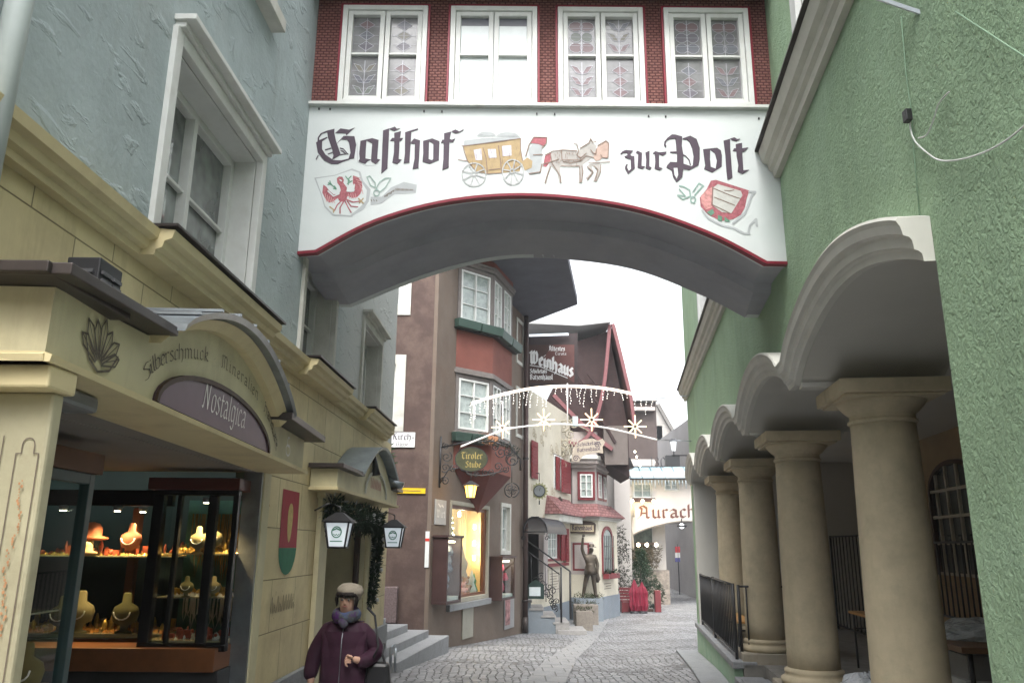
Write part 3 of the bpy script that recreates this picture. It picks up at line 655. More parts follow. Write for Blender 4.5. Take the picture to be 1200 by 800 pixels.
# near case parallel to the street
xn = -2.12; yn1 = at(112, 600, 4.0).y
nf = Frame((-1.98, 0, 0), (-.02, 1))
un1 = nf.hit(112, 560)[0]
dc3 = thing('display_case', 'near display case in a petrol green frame, behind the painted pilaster', 'display case', (-2.3, 3.3, -1.75))
mb = MB()
mb.fbox(nf, un1-.05, un1, -1.7, .33, -.05, 0); mb.fbox(nf, 2.56, un1-.05, .28, .33, -.05, 0); mb.fbox(nf, 2.56, 2.62, -1.7, .28, -.05, 0); mb.fbox(nf, 2.62, un1-.05, -1.7, -1.62, -.05, 0); mb.build('case_frame', petrol, dc3, bevel=.004)
mb = MB(); mb.fbox(nf, 2.5, un1+.03, .331, .43, -.8, .02); mb.build('case_top', mat('walnut_board', (.13, .06, .03), rough=.45, var=.2), dc3, bevel=.004)
mb = MB(); mb.fbox(nf, 2.6, un1-.04, -1.65, .3, -.03, -.025); mb.build('glass', clear, dc3)
mb = MB(); mb.fbox(nf, un1-.01, un1-.005, -1.65, .33, -.8, -.04); mb.build('side_glass', clear, dc3)
mb = MB()
for zz in (-.30, -.62, -1.1): mb.fbox(nf, 2.62, un1-.05, zz-.008, zz, -.5, -.06)
mb.build('shelf', glow_shelf, dc3)
mb = MB(); sw = []
for i in range(3):
    pts = [nf.p(2.7+.9*t/12, .24-.02*i-.10*sin(pi*t/12)-.02*i*sin(pi*t/12), -.08-.03*i) for t in range(13)]; mb.tube(pts, .028, 6)
mb.build('draped_cloth', mat('pale_green_voile', (.3, .42, .37), rough=.8, var=.15), dc3)
# goods
bust_m = mat('velvet_bust', (.14, .12, .05), rough=.8, var=.15); bust2 = mat('cream_bust', (.26, .2, .1), rough=.7, var=.1)
def bust(x, y, z, s, m, label):
    s *= .8
    mb = MB(); mb.lathe((x, y, z), [(.06*s, 0), (.065*s, .01*s), (.03*s, .02*s), (.03*s, .05*s), (.085*s, .08*s), (.1*s, .14*s), (.085*s, .18*s), (.035*s, .21*s), (.03*s, .27*s), (.02*s, .28*s)], 14, sy=.6)
    o = mb.build('necklace_bust', m); tag(o, label, 'display bust', 'busts in the jeweller\'s display cases')
    mb = MB(); mb.tube([(x+.06*s*cos(t), y-.062*s, z+.15*s+.055*s*sin(t)) for t in [k*pi/7+pi for k in range(8)]], .005*s, 5)
    q = mb.build('necklace', silver, o)
    return o
for x, y, z, s, m, lb in ((at(85, 600, 5.75).x, 5.8, -.6, 1.1, bust_m, 'olive necklace bust at the far left of the bottom shelf'),
        (at(106, 600, 5.8).x, 5.85, -.6, 1.25, bust2, 'large cream necklace bust on the bottom shelf left of the chestnut post'),
        (at(158, 600, 5.8).x, 5.85, -.6, 1.2, bust_m, 'olive necklace bust on the bottom shelf right of the chestnut post'),
        (at(150, 600, 5.8).x, 5.9, -.08, 1.0, mat('rust_bust', (.2, .06, .03)), 'rust coloured bust on the upper shelf behind the chestnut post'),
        (at(232, 600, 5.5).x, 5.56, -.06, .8, bust2, 'cream bust on the upper shelf of the right display case, left one of two'),
        (at(246, 600, 5.5).x, 5.6, -.06, .9, bust2, 'cream bust on the upper shelf of the right display case, right one of two'),
        (at(214, 700, 5.5).x, 5.55, -.34, .6, bust_m, 'small olive bust on the middle shelf of the right display case, left one'),
        (at(246, 700, 5.5).x, 5.55, -.34, .6, bust2, 'small cream bust on the middle shelf of the right display case, right one'),
        (at(38, 700, 3.3).x-.1, 3.5, -.62, 1.0, bust_m, 'olive bust on the middle shelf of the near display case')):
    bust(x, y, z, s, m, lb)
def hat(x, y, z, r, m, label):
    mb = MB(); mb.lathe((x, y, z), [(r*.55, 0), (r, .01), (r*1.02, .02), (r*.62, .035), (r*.6, .1*r/.12), (r*.4, .13*r/.12), (r*.1, .14*r/.12)], 16)
    o = mb.build('felt_hat', m); return tag(o, label, 'hat', 'felt hats in the display cases')
hat(at(108, 610, 5.8).x, 5.82, .02, .11, mat('orange_felt', (.32, .09, .04)), 'brown and orange felt hat on the upper shelf of the left case')
mb = MB(); mb.lathe((at(108, 610, 5.8).x, 5.82, -.08), [(.05, 0), (.02, .02), (.02, .1), (.03, .1)], 10); tag(mb.build('hat_stand', bust_m), 'small stand under the brown and orange felt hat', 'stand')
hat(at(100, 640, 5.7).x, 5.7, -.08, .08, mat('tan_felt', (.45, .3, .15)), 'tan felt hat low on the upper shelf beside the hat stand')
hat(at(50, 618, 3.3).x-.12, 3.3, -.29, .1, mat('red_felt', (.5, .06, .03)), 'red felt hat in the near display case behind the pilaster')
gem = [mat('amber_beads', (.5, .2, .05), rough=.2, spec=.8), mat('gold_trinkets', (.7, .45, .15), rough=.25, metal=.7), mat('crystal_beads', (.75, .7, .65), rough=.1, spec=1)]
random.seed(11)
def trinkets(xa, xb, ya, yb, z, n, m, label):
    mb = MB()
    for i in range(n):
        x, y, r = random.uniform(xa, xb), random.uniform(ya, yb), random.uniform(.004, .013)
        mb.add([(x-r, y-r, z), (x+r, y-r, z), (x+r, y+r, z), (x-r, y+r, z), (x+random.uniform(-r, r), y, z+r*2)], [(0, 1, 4), (1, 2, 4), (2, 3, 4), (3, 0, 4)])
    tag(mb.build('loose_trinkets', m), label, 'jewellery', kind='stuff')
trinkets(x0+.1, x1-.06, YC+.12, YC+.4, -.059, 240, gem[1], 'gold trinkets along the upper glass shelf of the right case')
trinkets(x0+.1, x1-.06, YC+.12, YC+.4, -.339, 240, gem[2], 'bright crystal beads along the middle glass shelf of the right case')
trinkets(x0+.1, x1-.06, YC+.12, YC+.4, -.609, 60, gem[2], 'crystal jewellery along the bottom of the right case')
trinkets(xm0, xm1, YM+.12, YM+.5, -.599, 520, gem[0], 'amber beads heaped over the bottom of the left case')
trinkets(xm0, xm1, YM+.12, YM+.4, -.081, 260, gem[1], 'gold trinkets along the shelf of the left case')
for i, (px, py, Y, lb) in enumerate(((80, 556, 5.7, 'leftmost ceiling spot in the jeweller\'s case'), (143, 557, 5.75, 'bright ceiling spot in the middle of the left display case'), (172, 563, 5.9, 'small ceiling spot at the right end of the left display case'), (245, 565, 5.5, 'ceiling spot inside the right display case'))):
    p = at(px, py, Y); mb = MB(); zt = .26 if i < 3 else .31
    mb.lathe((p.x, p.y, zt-.035), [(.028, 0), (.032, .03), (.02, .035)], 12); o = mb.build('spot_lamp', zinc, origin=Vector((p.x, p.y, zt-.035))); tag(o, lb, 'spot lamp', 'spots in the jeweller\'s display cases')
    mb = MB(); mb.lathe((p.x, p.y, zt-.039), [(.02, 0), (.02, .003)], 12); mb.build('bulb', warm_l, o)
    ld = bpy.data.lights.new('spot_light', 'SPOT'); ld.energy = 10 if i in (1, 3) else 5; ld.color = (1, .72, .34); ld.spot_size = radians(120); ld.spot_blend = .6; ld.shadow_soft_size = .03
    lo = bpy.data.objects.new('spot_light', ld); COL.objects.link(lo); lo.parent = o; lo.location = (0, 0, -.03)
ld = bpy.data.lights.new('spot_light', 'SPOT'); ld.energy = 1.2; ld.color = (1, .7, .4); ld.spot_size = radians(120); ld.spot_blend = .6; ld.shadow_soft_size = .03
lo = bpy.data.objects.new('spot_light', ld); COL.objects.link(lo)
mb = MB(); q = nf.p(3.2, .285, -.35); mb.lathe(q, [(.028, 0), (.032, .03), (.02, .035)], 12); o = mb.build('spot_lamp', zinc, origin=q); tag(o, 'ceiling spot in the near display case behind the pilaster', 'spot lamp', 'spots in the jeweller\'s display cases'); lo.parent = o; lo.location = (0, 0, -.03)
def strands(xa, xb, y, z0, z1, n, m, label):
    mb = MB()
    for i in range(n):
        x = xa+(xb-xa)*(i+random.uniform(.2, .8))/n; h = random.uniform(.5, 1)*(z1-z0); w_ = random.uniform(.012, .03)
        mb.tube([(x-w_, y, z1), (x-w_*.8, y-.005, z1-h*.7), (x, y-.008, z1-h), (x+w_*.8, y-.005, z1-h*.7), (x+w_, y, z1)], .0045, 4)
    tag(mb.build('hanging_necklaces', m), label, 'jewellery', kind='stuff')
strands(x0+.05, x1-.1, YC+.6, -.30, .22, 26, gem[1], 'gold necklaces hung against the back of the right display case')
strands(x0+.05, x1-.1, YC+.59, -.6, -.36, 22, gem[2], 'crystal necklaces hung low at the back of the right display case')
strands(xm0, xm1, YM+.78, -.4, .2, 50, gem[0], 'amber necklaces hung against the back of the left display case')
def clutter(xa, xb, ya, yb, z, n, m, label, hmax=.08):
    mb = MB()
    for i in range(n):
        x, y, r, h = random.uniform(xa, xb), random.uniform(ya, yb), random.uniform(.008, .022), random.uniform(.03, hmax)
        k = random.randrange(3)
        if k == 0: mb.lathe((x, y, z), [(r, 0), (r*.6, h*.3), (r*.9, h*.6), (r*.3, h)], 7)
        elif k == 1: mb.box(x-r, x+r, y-r*.5, y+r*.5, z, z+h*.7)
        else: mb.ball((x, y, z+r), r, 7)
    tag(mb.build('small_goods', m), label, 'jewellery', kind='stuff')
brass = mat('brass_goods', (.55, .33, .08), rough=.3, metal=.5, var=.4, vs=30); rose = mat('russet_goods', (.3, .06, .03), rough=.5, var=.6, vs=30)
clutter(x0+.08, x1-.08, YC+.15, YC+.45, -.058, 40, brass, 'small brass goods crowded on the upper shelf of the right case'); clutter(x0+.08, x1-.08, YC+.15, YC+.45, -.338, 40, brass, 'small brass goods crowded on the middle shelf of the right case'); clutter(x0+.08, x1-.08, YC+.12, YC+.45, -.608, 40, rose, 'small russet goods crowded on the floor of the right case')
clutter(xm0, xm1-.05, YM+.15, YM+.45, -.08, 60, rose, 'small russet goods crowded on the shelf of the left case', .1); clutter(xm0, xm1-.05, YM+.15, YM+.6, -.598, 80, brass, 'small brass goods crowded on the floor of the left case', .12)
# vent box on the shop roof
vb = thing('vent_box', 'black louvred vent box standing on the shop roof below the teal wall', 'vent', tuple(L.p(2.85, .88, .2)))
a = at(118, 345, 2.75); 
vx0, vx1, vy0, vy1 = -1.725, -1.595, 2.9, 3.08
mb = MB(); mb.box(vx0, vx1, vy0, vy1, .766, 1.075); mb.build('casing', mat('black_plastic', (.03, .03, .033), rough=.45), vb, bevel=.006)
mb = MB()
for i in range(6):
    z = .85+i*.032
    mb.box(vx0+.02, vx1-.02, vy0-.012, vy0-.001, z, z+.014); mb.box(vx1+.001, vx1+.01, vy0+.015, vy0+.085, z, z+.014); mb.box(vx1+.001, vx1+.01, vy0+.1, vy1-.015, z, z+.014)
mb.build('louvre', mat('grey_plastic', (.09, .09, .095), rough=.4), vb)
# small bulkhead lamp under the fascia
p = FC.p(2.62, .485, -.12); mb = MB(); mb.fbox(FC, 2.5, 2.78, .44, .498, -.2, -.08); o = mb.build('bulkhead_lamp', mat('grey_lamp_body', (.18, .19, .2), rough=.3), bevel=.015); tag(o, 'small grey bulkhead lamp under the ledge of the shop fascia', 'lamp')
# rain pipe at the upper left
mb = MB(); q = [(2.47, 6.2), (2.47, 3), (2.46, 1.9), (2.45, .9)]
pipe_m = mat('pale_painted_pipe', (.42, .47, .46), rough=.35, var=.1, vs=5); mb.tube([L.p(u, v, .11) for u, v in q], .045, 14); o = mb.build('drain_pipe', pipe_m, merge=False); tag(o, 'pale zinc drain pipe at the left edge beside the teal wall', 'drain pipe')
mb = MB()
for v in (2.05, 3.6): mb.tube([L.p(2.47, v, .11), L.p(2.47, v+.05, .11)], .052, 14); mb.fbox(L, 2.45, 2.49, v, v+.03, -.01, .06)
mb.build('pipe_clamp', pipe_m, o)

# ------------------------------------------------------------- cafe canopy over the doorway
cn = thing('door_canopy', 'small cream canopy with an arched tin hood over the cafe doorway', 'canopy', tuple(L.p(8.6, .5, 0)))
CF = Frame(L.p(0, 0, .25), (.023, 1))
ctop = [(7.1, .66), (7.9, .66)]+[(7.9+(9.9-7.9)*t/16, .66+.34*sin(pi*t/16)) for t in range(1, 16)]+[(9.9, .66), (10.35, .66)]
mb = MB(); mb.prism(CF, [(7.1, .5), (10.35, .5)]+ctop[::-1], -.24, 0); mb.build('front', yellow_plain, cn)
mb = MB(); mb.fbox(CF, 7.05, 10.4, .47, .5, -.24, .02); mb.build('ledge', yellow_moulding, cn, bevel=.005)
mb = MB(); mb.fbox(CF, 7.0, 7.95, .662, .70, -.24, .07); mb.fbox(CF, 9.9, 10.4, .662, .70, -.24, .07); mb.build('flat_roof', tin, cn, bevel=.004)
mb = MB(); hd = [(7.86+(9.98-7.86)*t/18, .68+.35*sin(pi*t/18)) for t in range(0, 19)]
mb.sweep(CF, hd, [(0, -.24), (0, .09), (.03, .10), (.03, -.24)], flat_up=True); mb.build('hood', mat('weathered_zinc', (.3, .34, .35), rough=.5, metal=.4, var=.2, vs=6), cn)
mb = MB(); ar = [(8.9+.62*cos(radians(t)), .53+.27*sin(radians(t))) for t in range(0, 181, 12)]
mb.sweep(CF, ar, [(0, .003), (0, .02), (.025, .02), (.025, .003)]); mb.build('painted_lunette', pale_stone, cn)
mb = MB()
x = 8.6
for i in range(7): mb.stroke(CF, spline([(x, .6), (x+.02, .71), (x+.05, .6), (x+.075, .68)], 4), .01, .004); x += .085
mb.build('faded_lettering', crimson, cn)
# floodlight on the hood
o = thing('floodlight', 'small grey floodlight clamped under the canopy hood pointing down the alley', 'floodlight', tuple(at(466, 570, 9.7)))
p = at(461, 566, 9.7); mb = MB(); mb.tube([p+Vector((-.1, 0, .12)), p+Vector((.0, 0, .01)), p+Vector((.12, 0, -.03))], [.012, .03, .045], 10); mb.build('body', zinc, o)
o = thing('floodlight', 'dark lamp head hanging inside the arched hood of the cafe canopy', 'floodlight', tuple(at(440, 550, 8.6)))
p = at(440, 548, 8.6); mb = MB(); mb.tube([p+Vector((-.02, 0, .12)), p+Vector((0, 0, .0)), p+Vector((.01, 0, -.08))], [.02, .035, .05], 10); mb.build('body', iron, o)
# lanterns
def lantern(label, loc, s=1.0, mirror=1):
    t = thing('wall_lantern', label, 'lantern', tuple(loc), group='white glass lanterns under the cafe canopy')
    x, y, z = loc; b0, b1, h = .085*s, .125*s, .26*s
    mb = MB(); c0 = [(-b0, -b0), (b0, -b0), (b0, b0), (-b0, b0)]; c1 = [(-b1, -b1), (b1, -b1), (b1, b1), (-b1, b1)]
    mb.hexa([(x+a*.93, y+b*.93, z) for a, b in c0]+[(x+a*.93, y+b*.93, z+h) for a, b in c1]); mb.build('glass', mat('opal_glass', (.62, .66, .66), rough=.25, var=.05, emit=.12, ecol=(.8, .9, 1)), t)
    mb = MB()
    for (a, b), (c, d) in zip(c0, c1): mb.tube([(x+a, y+b, z-.005), (x+c, y+d, z+h)], .011*s, 6)
    for i in range(4):
        a, b = c0[i], c0[(i+1) % 4]; mb.tube([(x+a[0], y+a[1], z), (x+b[0], y+b[1], z)], .011*s, 6)
        a, b = c1[i], c1[(i+1) % 4]; mb.tube([(x+a[0], y+a[1], z+h), (x+b[0], y+b[1], z+h)], .011*s, 6)
    mb.build('cage', iron, t)
    mb = MB(); k = b1+.035*s; mb.add([(x-k, y-k, z+h+.004), (x+k, y-k, z+h+.004), (x+k, y+k, z+h+.004), (x-k, y+k, z+h+.004), (x-.03, y-.03, z+h+.1*s), (x+.03, y-.03, z+h+.1*s), (x+.03, y+.03, z+h+.1*s), (x-.03, y+.03, z+h+.1*s)], [(3, 2, 1, 0), (0, 1, 5, 4), (1, 2, 6, 5), (2, 3, 7, 6), (3, 0, 4, 7), (4, 5, 6, 7)])
    mb.build('lid', iron, t)
    mb = MB(); mb.tube([(x, y, z+h+.09*s), (x, y, z+h+.16*s), (x-.1*mirror, y, z+h+.2*s), (x-.22*mirror, y, z+h+.12*s)], .01*s, 6); mb.build('bracket', iron, t)
    LF = Frame((x, y-(b0+b1)/2*.93-.012, 0), (1, 0)); mb = MB()
    mb.stroke(LF, arc(0, z+h*.6, .05*s, .055*s, 0, 360, 16), .012*s, .004); mb.stroke(LF, [(-.035*s, z+h*.68), (0, z+h*.74), (.035*s, z+h*.68)], .014*s, .004); mb.stroke(LF, [(-.03*s, z+h*.52), (-.01*s, z+h*.47), (0, z+h*.52), (.01*s, z+h*.47), (.03*s, z+h*.52)], .008*s, .004)
    mb.stroke(LF, [(-.06*s, z+h*.24), (.06*s, z+h*.24)], .012*s, .004); mb.build('green_emblem', dgreen, t)
p = at(396, 641, 6.95); lantern('white glass lantern with green brewery emblem, nearer one left of the garland above the woman', (p.x, p.y, p.z), .8)
p = at(461, 641, 9.3); lantern('white glass lantern with green brewery emblem, farther one at the house corner', (p.x, p.y, p.z), .85)
# garland
leafm = mat('dark_fir_green', (.03, .05, .03), rough=.7, var=.5, vs=30); leafw = mat('frosted_tip', (.5, .5, .48), rough=.6)
def tuft(mb, c, r, n, rnd, size=.03):
    for i in range(n):
        d = Vector((rnd.gauss(0, 1), rnd.gauss(0, 1), rnd.gauss(0, 1))).normalized(); p = c+d*r*rnd.uniform(.3, 1)
        a = d.cross(Vector((rnd.random(), rnd.random(), rnd.random()))).normalized()*size*.3; mb.face([p-a, p+a, p+d*size*1.6])
rnd = random.Random(4)
mb = MB(); mw = MB()
path = [L.p(7.5, .36, .12), L.p(7.8, .26, .12), L.p(8.5, .3, .16), L.p(9.2, .3, .15), L.p(9.7, .24, .14), L.p(9.85, .0, .12), L.p(9.85, -.3, .1), L.p(9.8, -.6, .08)]
sp_ = spline([tuple(p) for p in path], 9)
for i, p in enumerate(sp_):
    r = .14 if i < 34 else .06
    tuft(mb, Vector(p)+Vector((0, 0, rnd.uniform(-.08, .04))), r, 90, rnd, .032); tuft(mw, Vector(p), r, 2, rnd, .04)
g = mb.build('fir_garland', leafm); tag(g, 'dark fir garland with white baubles draped round the cafe doorway', 'garland')
mw.build('frosting', leafw, g)
mb = MB()
for i in range(16):
    p = Vector(rnd.choice(sp_))+Vector((.08, rnd.uniform(-.1, .1), rnd.uniform(-.12, .05))); mb.ball(p, .022, 8)
mb.build('bauble', leafw, g)
# ============================================================= steps into the alley and the alley ground
granite = grey_stone
st = thing('stone_steps', 'flight of grey granite steps rising into the alley beside the brown house', 'steps', (-2, 14, gz(14)))
SF = Frame((-1.66, 12.8, 0), (.126, 1))   # outer foot of the flight
for i in range(4):
    z1 = -1.84+.155*(i+1)-.02*i; off = i*.31
    mb = MB(); y0 = 12.8+.0+.06*i; A = SF.p(-.1+.1*i, 0, -off); B = SF.p(3.75-.42*i, 0, -off)
    mb.hexa([(-9, A.y, -2.4), (A.x, A.y, -2.4), (B.x, B.y, -2.4), (-9, B.y+.2, -2.4), (-9, A.y, z1), (A.x, A.y, z1), (B.x, B.y, z1), (-9, B.y+.2, z1)])
    mb.build('step', granite, st, bevel=.012)
mb = MB(); mb.box(-30, -2.95, 11.2, 17.2, -2.5, -1.26); o = mb.build('alley_paving', grey_stone, bevel=0); tag(o, kind='structure')
# stub of handrail
h = MB(); p = at(457, 786, 12.4); h.tube([(p.x, p.y, p.z), (p.x, p.y, p.z+.33), (p.x+.05, p.y+.05, p.z+.36)], .022, 8); h.tube([(p.x+.07, p.y, p.z), (p.x+.07, p.y, p.z+.32)], .018, 8)
o = h.build('handrail_post', zinc); tag(o, 'short steel handrail post at the foot of the stone steps', 'handrail')

# ============================================================= woman
def skin_mesh(name, pts, edges, rad, m, parent, sub=2, root=0):
    me = bpy.data.meshes.new(name); me.from_pydata([tuple(p) for p in pts], edges, []); o = bpy.data.objects.new(name, me); COL.objects.link(o)
    o.modifiers.new('skin', 'SKIN'); sv = me.skin_vertices[0].data
    for i, r in enumerate(rad):
        sv[i].radius = r if isinstance(r, (tuple, list)) else (r, r); sv[i].use_root = (i == root)
    s = o.modifiers.new('sub', 'SUBSURF'); s.levels = sub; s.render_levels = sub
    me.materials.append(m)
    dg = bpy.context.evaluated_depsgraph_get(); ev = o.evaluated_get(dg); m2 = bpy.data.meshes.new_from_object(ev)
    for p in m2.polygons: p.use_smooth = True
    o.modifiers.clear(); o.data = m2
    if parent is not None: o.parent = parent
    return o
def woman():
    Y = 6.95; hd = at(408, 700, Y); X = hd.x; g = gz(Y)
    skin = mat('weathered_skin', (.48, .29, .21), rough=.55, var=.08, vs=20); coatm = mat('plum_quilted_coat', (.034, .008, .022), rough=.7, var=.2, vs=8, bump=.5, bs=9, bd=.02)
    n, l = coatm.node_tree.nodes, coatm.node_tree.links; tc = n.new('ShaderNodeTexCoord'); wv = n.new('ShaderNodeTexWave'); wv.bands_direction = 'Z'; wv.inputs['Scale'].default_value = 2.2; wv.inputs['Distortion'].default_value = .6; l.new(tc.outputs['Object'], wv.inputs['Vector'])
    bp = n.new('ShaderNodeBump'); bp.inputs['Distance'].default_value = .012; bp.inputs['Strength'].default_value = .35; l.new(wv.outputs['Fac'], bp.inputs['Height']); l.new(bsdf(coatm).inputs['Normal'].links[0].from_socket, bp.inputs['Normal']); l.new(bp.outputs[0], bsdf(coatm).inputs['Normal'])
    dark = mat('dark_trousers', (.02, .02, .025), rough=.8); boot = mat('black_boot', (.015, .013, .012), rough=.4)
    H = 1.49
    root = thing('person', 'person in plum quilted coat, beige hat and violet scarf walking past the cafe doorway', 'person', (X, Y, g))
    # local coords: x right in picture, y towards us is negative, z up from the ground
    pts = [(0, 0, .80), (0, .0, 1.0), (0, .01, 1.12), (0, .0, 1.22), (0, -.03, 1.30), (0, -.045, 1.38), (0, -.05, 1.44),
           (-.155, .01, 1.11), (-.25, .02, .94), (-.27, -.03, .75), (-.27, -.05, .66), (.155, .01, 1.11), (.27, .03, .95), (.17, -.14, .90), (.10, -.19, .925),
           (-.09, 0, .74), (-.10, -.03, .42), (-.10, .0, .07), (-.1, -.12, .04), (.09, 0, .74), (.10, .05, .42), (.10, .12, .1), (.1, .02, .04)]
    ed = [(0, 1), (1, 2), (2, 3), (3, 4), (4, 5), (5, 6), (2, 7), (7, 8), (8, 9), (9, 10), (2, 11), (11, 12), (12, 13), (13, 14), (0, 15), (15, 16), (16, 17), (17, 18), (0, 19), (19, 20), (20, 21), (21, 22)]
    rad = [(.15, .11), (.14, .11), (.11, .09), .045, (.062, .075), (.07, .085), (.05, .06), .05, .045, .035, .026, .05, .045, .035, .026, .085, .06, .04, .035, .085, .06, .04, .035]
    body = skin_mesh('body', pts, ed, rad, skin, root)
    # fingers of the raised hand, curled
    base = Vector((.09, -.20, .925))
    for k in range(4):
        o = Vector((0, -.008*k, .022-.016*k)); ln = (.03, .034, .032, .025)[k]
        P = [base+o+Vector((.01, 0, 0)), base+o+Vector((-ln, -.012, .004)), base+o+Vector((-ln-.012, -.012, -.018)), base+o+Vector((-ln+.01, .0, -.03))]
        skin_mesh('finger', P, [(0, 1), (1, 2), (2, 3)], [.0095, .009, .0085, .008], skin, body, 1)
    P = [base+Vector((.02, -.02, .01)), base+Vector((-.005, -.035, .028)), base+Vector((-.03, -.03, .034))]; skin_mesh('thumb', P, [(0, 1), (1, 2)], [.012, .0105, .009], skin, body, 1)
    base = Vector((-.27, -.055, .655))
    for k in range(4):
        o = Vector((-.02+.014*k, -.01, 0)); ln = (.05, .06, .058, .048)[k]
        P = [base+o, base+o+Vector((0, -.008, -ln*.5)), base+o+Vector((.006, .004, -ln)), base+o+Vector((.01, .02, -ln-.02))]
        skin_mesh('finger', P, [(0, 1), (1, 2), (2, 3)], [.0095, .009, .0085, .008], skin, body, 1)
    P = [base+Vector((.02, 0, .02)), base+Vector((.035, -.02, -.005)), base+Vector((.03, -.03, -.03))]; skin_mesh('thumb', P, [(0, 1), (1, 2)], [.012, .0105, .009], skin, body, 1)
    # face features
    fb = MB(); C = Vector((0, -.05, 1.375))
    fb.add([(-.014, -.128, 1.355), (.014, -.128, 1.355), (0, -.157, 1.358), (0, -.128, 1.405), (0, -.125, 1.345)], [(0, 2, 3), (2, 1, 3), (0, 4, 2), (4, 1, 2)], True)
    o = fb.build('nose', skin, body, origin=Vector((0, 0, 0)))
    fb = MB(); 
    for s in (-1, 1): fb.ball((s*.028, -.117, 1.388), .0105, 8)
    fb.build('eye', mat('eye_white', (.3, .27, .25), rough=.3), body, origin=Vector((0, 0, 0)))
    fb = MB()
    for s in (-1, 1): fb.ball((s*.028, -.129, 1.388), .0055, 6)
    fb.build('iris', dark, body, origin=Vector((0, 0, 0)))
    fb = MB(); fb.tube([(-.024, -.122, 1.331), (0, -.132, 1.334), (.024, -.122, 1.331)], [.004, .0065, .004], 6); fb.build('mouth', mat('lips', (.3, .11, .09), rough=.5), body, origin=Vector((0, 0, 0)))
    fb = MB()
    for s in (-1, 1): fb.tube([(s*.014, -.128, 1.408), (s*.03, -.13, 1.413), (s*.045, -.118, 1.407)], .0035, 5)
    fb.build('eyebrow', dark, body, origin=Vector((0, 0, 0)))
    # hair: dark fringe and sides
    hb = MB(); R = random.Random(1)
    for i in range(90):
        a = radians(R.uniform(-200, 20)); r = .082; c = Vector((r*cos(a), -.045+.09*sin(a)*1.0, 1.445)); front = sin(a) < -.45
        ln = R.uniform(.025, .045) if front else R.uniform(.08, .12)
        hb.tube([c, c+Vector((cos(a)*.012, sin(a)*.012, -ln*.5)), c+Vector((cos(a)*.004, sin(a)*.006, -ln))], [.011, .01, .004], 5)
    hb.build('hair', mat('dark_brown_hair', (.018, .012, .01), rough=.6), root, origin=Vector((0, 0, 0)))
    # beret
    b = MB(); b.lathe((0.012, -.035, 1.41), [(.092, -.012), (.1, -.004), (.1, .018), (.108, .024), (.114, .045), (.108, .07), (.088, .092), (.05, .106), (.012, .11)], 24)
    RR = random.Random(3); b.v = [p+Vector((RR.uniform(-.004, .004),)*3) for p in b.v]
    # slouch it to the right in the picture
    b.v = [Vector((p.x+max(0, p.z-1.43)*.25, p.y+.02+(p.z-1.43)*.2, p.z-(p.x-.01)*.16)) for p in b.v]
    b.build('beret', mat('beige_wool', (.27, .235, .185), rough=.95, var=.12, vs=40, bump=.6, bs=150, bd=.004), root, origin=Vector((0, 0, 0)))
    # scarf
    scm = mat('violet_blue_grey_scarf', (.13, .13, .2), rough=.95, var=.1, vs=10, bump=.7, bs=45, bd=.01)
    n, l = scm.node_tree.nodes, scm.node_tree.links; cr = [x for x in n if x.type == 'VALTORGB'][0].color_ramp; cr.elements[0].color = (.055, .012, .09, 1); cr.elements[0].position = .38; cr.elements[1].color = (.06, .075, .15, 1); cr.elements[1].position = .62
    e = cr.elements.new(.5); e.color = (.06, .07, .065, 1)
    RR = random.Random(8); ring = []; rr = []
    for i in range(15):
        a = 2*pi*i/15; ring.append((.092*cos(a), -.03+.088*sin(a)-(.02 if sin(a) < -.5 else 0), 1.262+.022*sin(a)+RR.uniform(-.006, .006))); rr.append((.040+RR.uniform(-.006, .007), .05+RR.uniform(-.006, .01)))
    skin_mesh('scarf', ring, [(i, (i+1) % 15) for i in range(15)], rr, scm, root)
    skin_mesh('scarf_end', [(-.03, -.12, 1.235), (-.0, -.155, 1.20), (.03, -.165, 1.165)], [(0, 1), (1, 2)], [.045, .042, .03], scm, root)
    # coat: one skinned shell
    cp = [(0, 0, .46), (0, 0, .70), (0, .0, .92), (0, .01, 1.07), (0, -.01, 1.195), (-.165, .01, 1.12), (-.262, .02, .94), (-.29, -.03, .72), (.165, .01, 1.12), (.28, .03, .95), (.18, -.14, .89), (.145, -.175, .905)]
    ce = [(0, 1), (1, 2), (2, 3), (3, 4), (3, 5), (5, 6), (6, 7), (3, 8), (8, 9), (9, 10), (10, 11)]
    crd = [(.23, .17), (.235, .185), (.225, .18), (.19, .15), (.105, .10), .085, .078, .06, .085, .082, .062, .05]
    skin_mesh('coat', cp, ce, crd, coatm, root, 2, 2)
    b = MB(); b.tube([(0, -.11, 1.19), (0, -.175, 1.08), (.002, -.20, .95), (.0, -.205, .75), (0, -.19, .5)], .004, 6); b.build('zip', zinc, root, origin=Vector((0, 0, 0)))
    root.scale = (.955, .955, .955)
    # trousers & shoes
    skin_mesh('trousers', [(0, 0, .72), (-.10, 0, .68), (-.10, -.03, .42), (-.10, .0, .12), (.1, 0, .68), (.1, .05, .42), (.10, .12, .14)], [(0, 1), (1, 2), (2, 3), (0, 4), (4, 5), (5, 6)], [.1, .1, .08, .065, .1, .08, .065], dark, root)
    for s, y in ((-.1, 0), (.1, .12)):
        skin_mesh('boot', [(s, y+.01, .16), (s, y, .05), (s, y-.12, .045), (s, y-.16, .035)], [(0, 1), (1, 2), (2, 3)], [.055, .05, .045, .03], boot, root)
    # shoulder bag, held by its strap
    bg_ = thing('shoulder_bag', 'black leather shoulder bag hanging at the side of the person in the plum coat', 'bag', (X+.27, Y+.02, g+.38)); m_ = mat('black_leather', (.014, .014, .016), rough=.35, spec=.5)
    b = MB(); x, y, z = X+.29, Y-.02, g
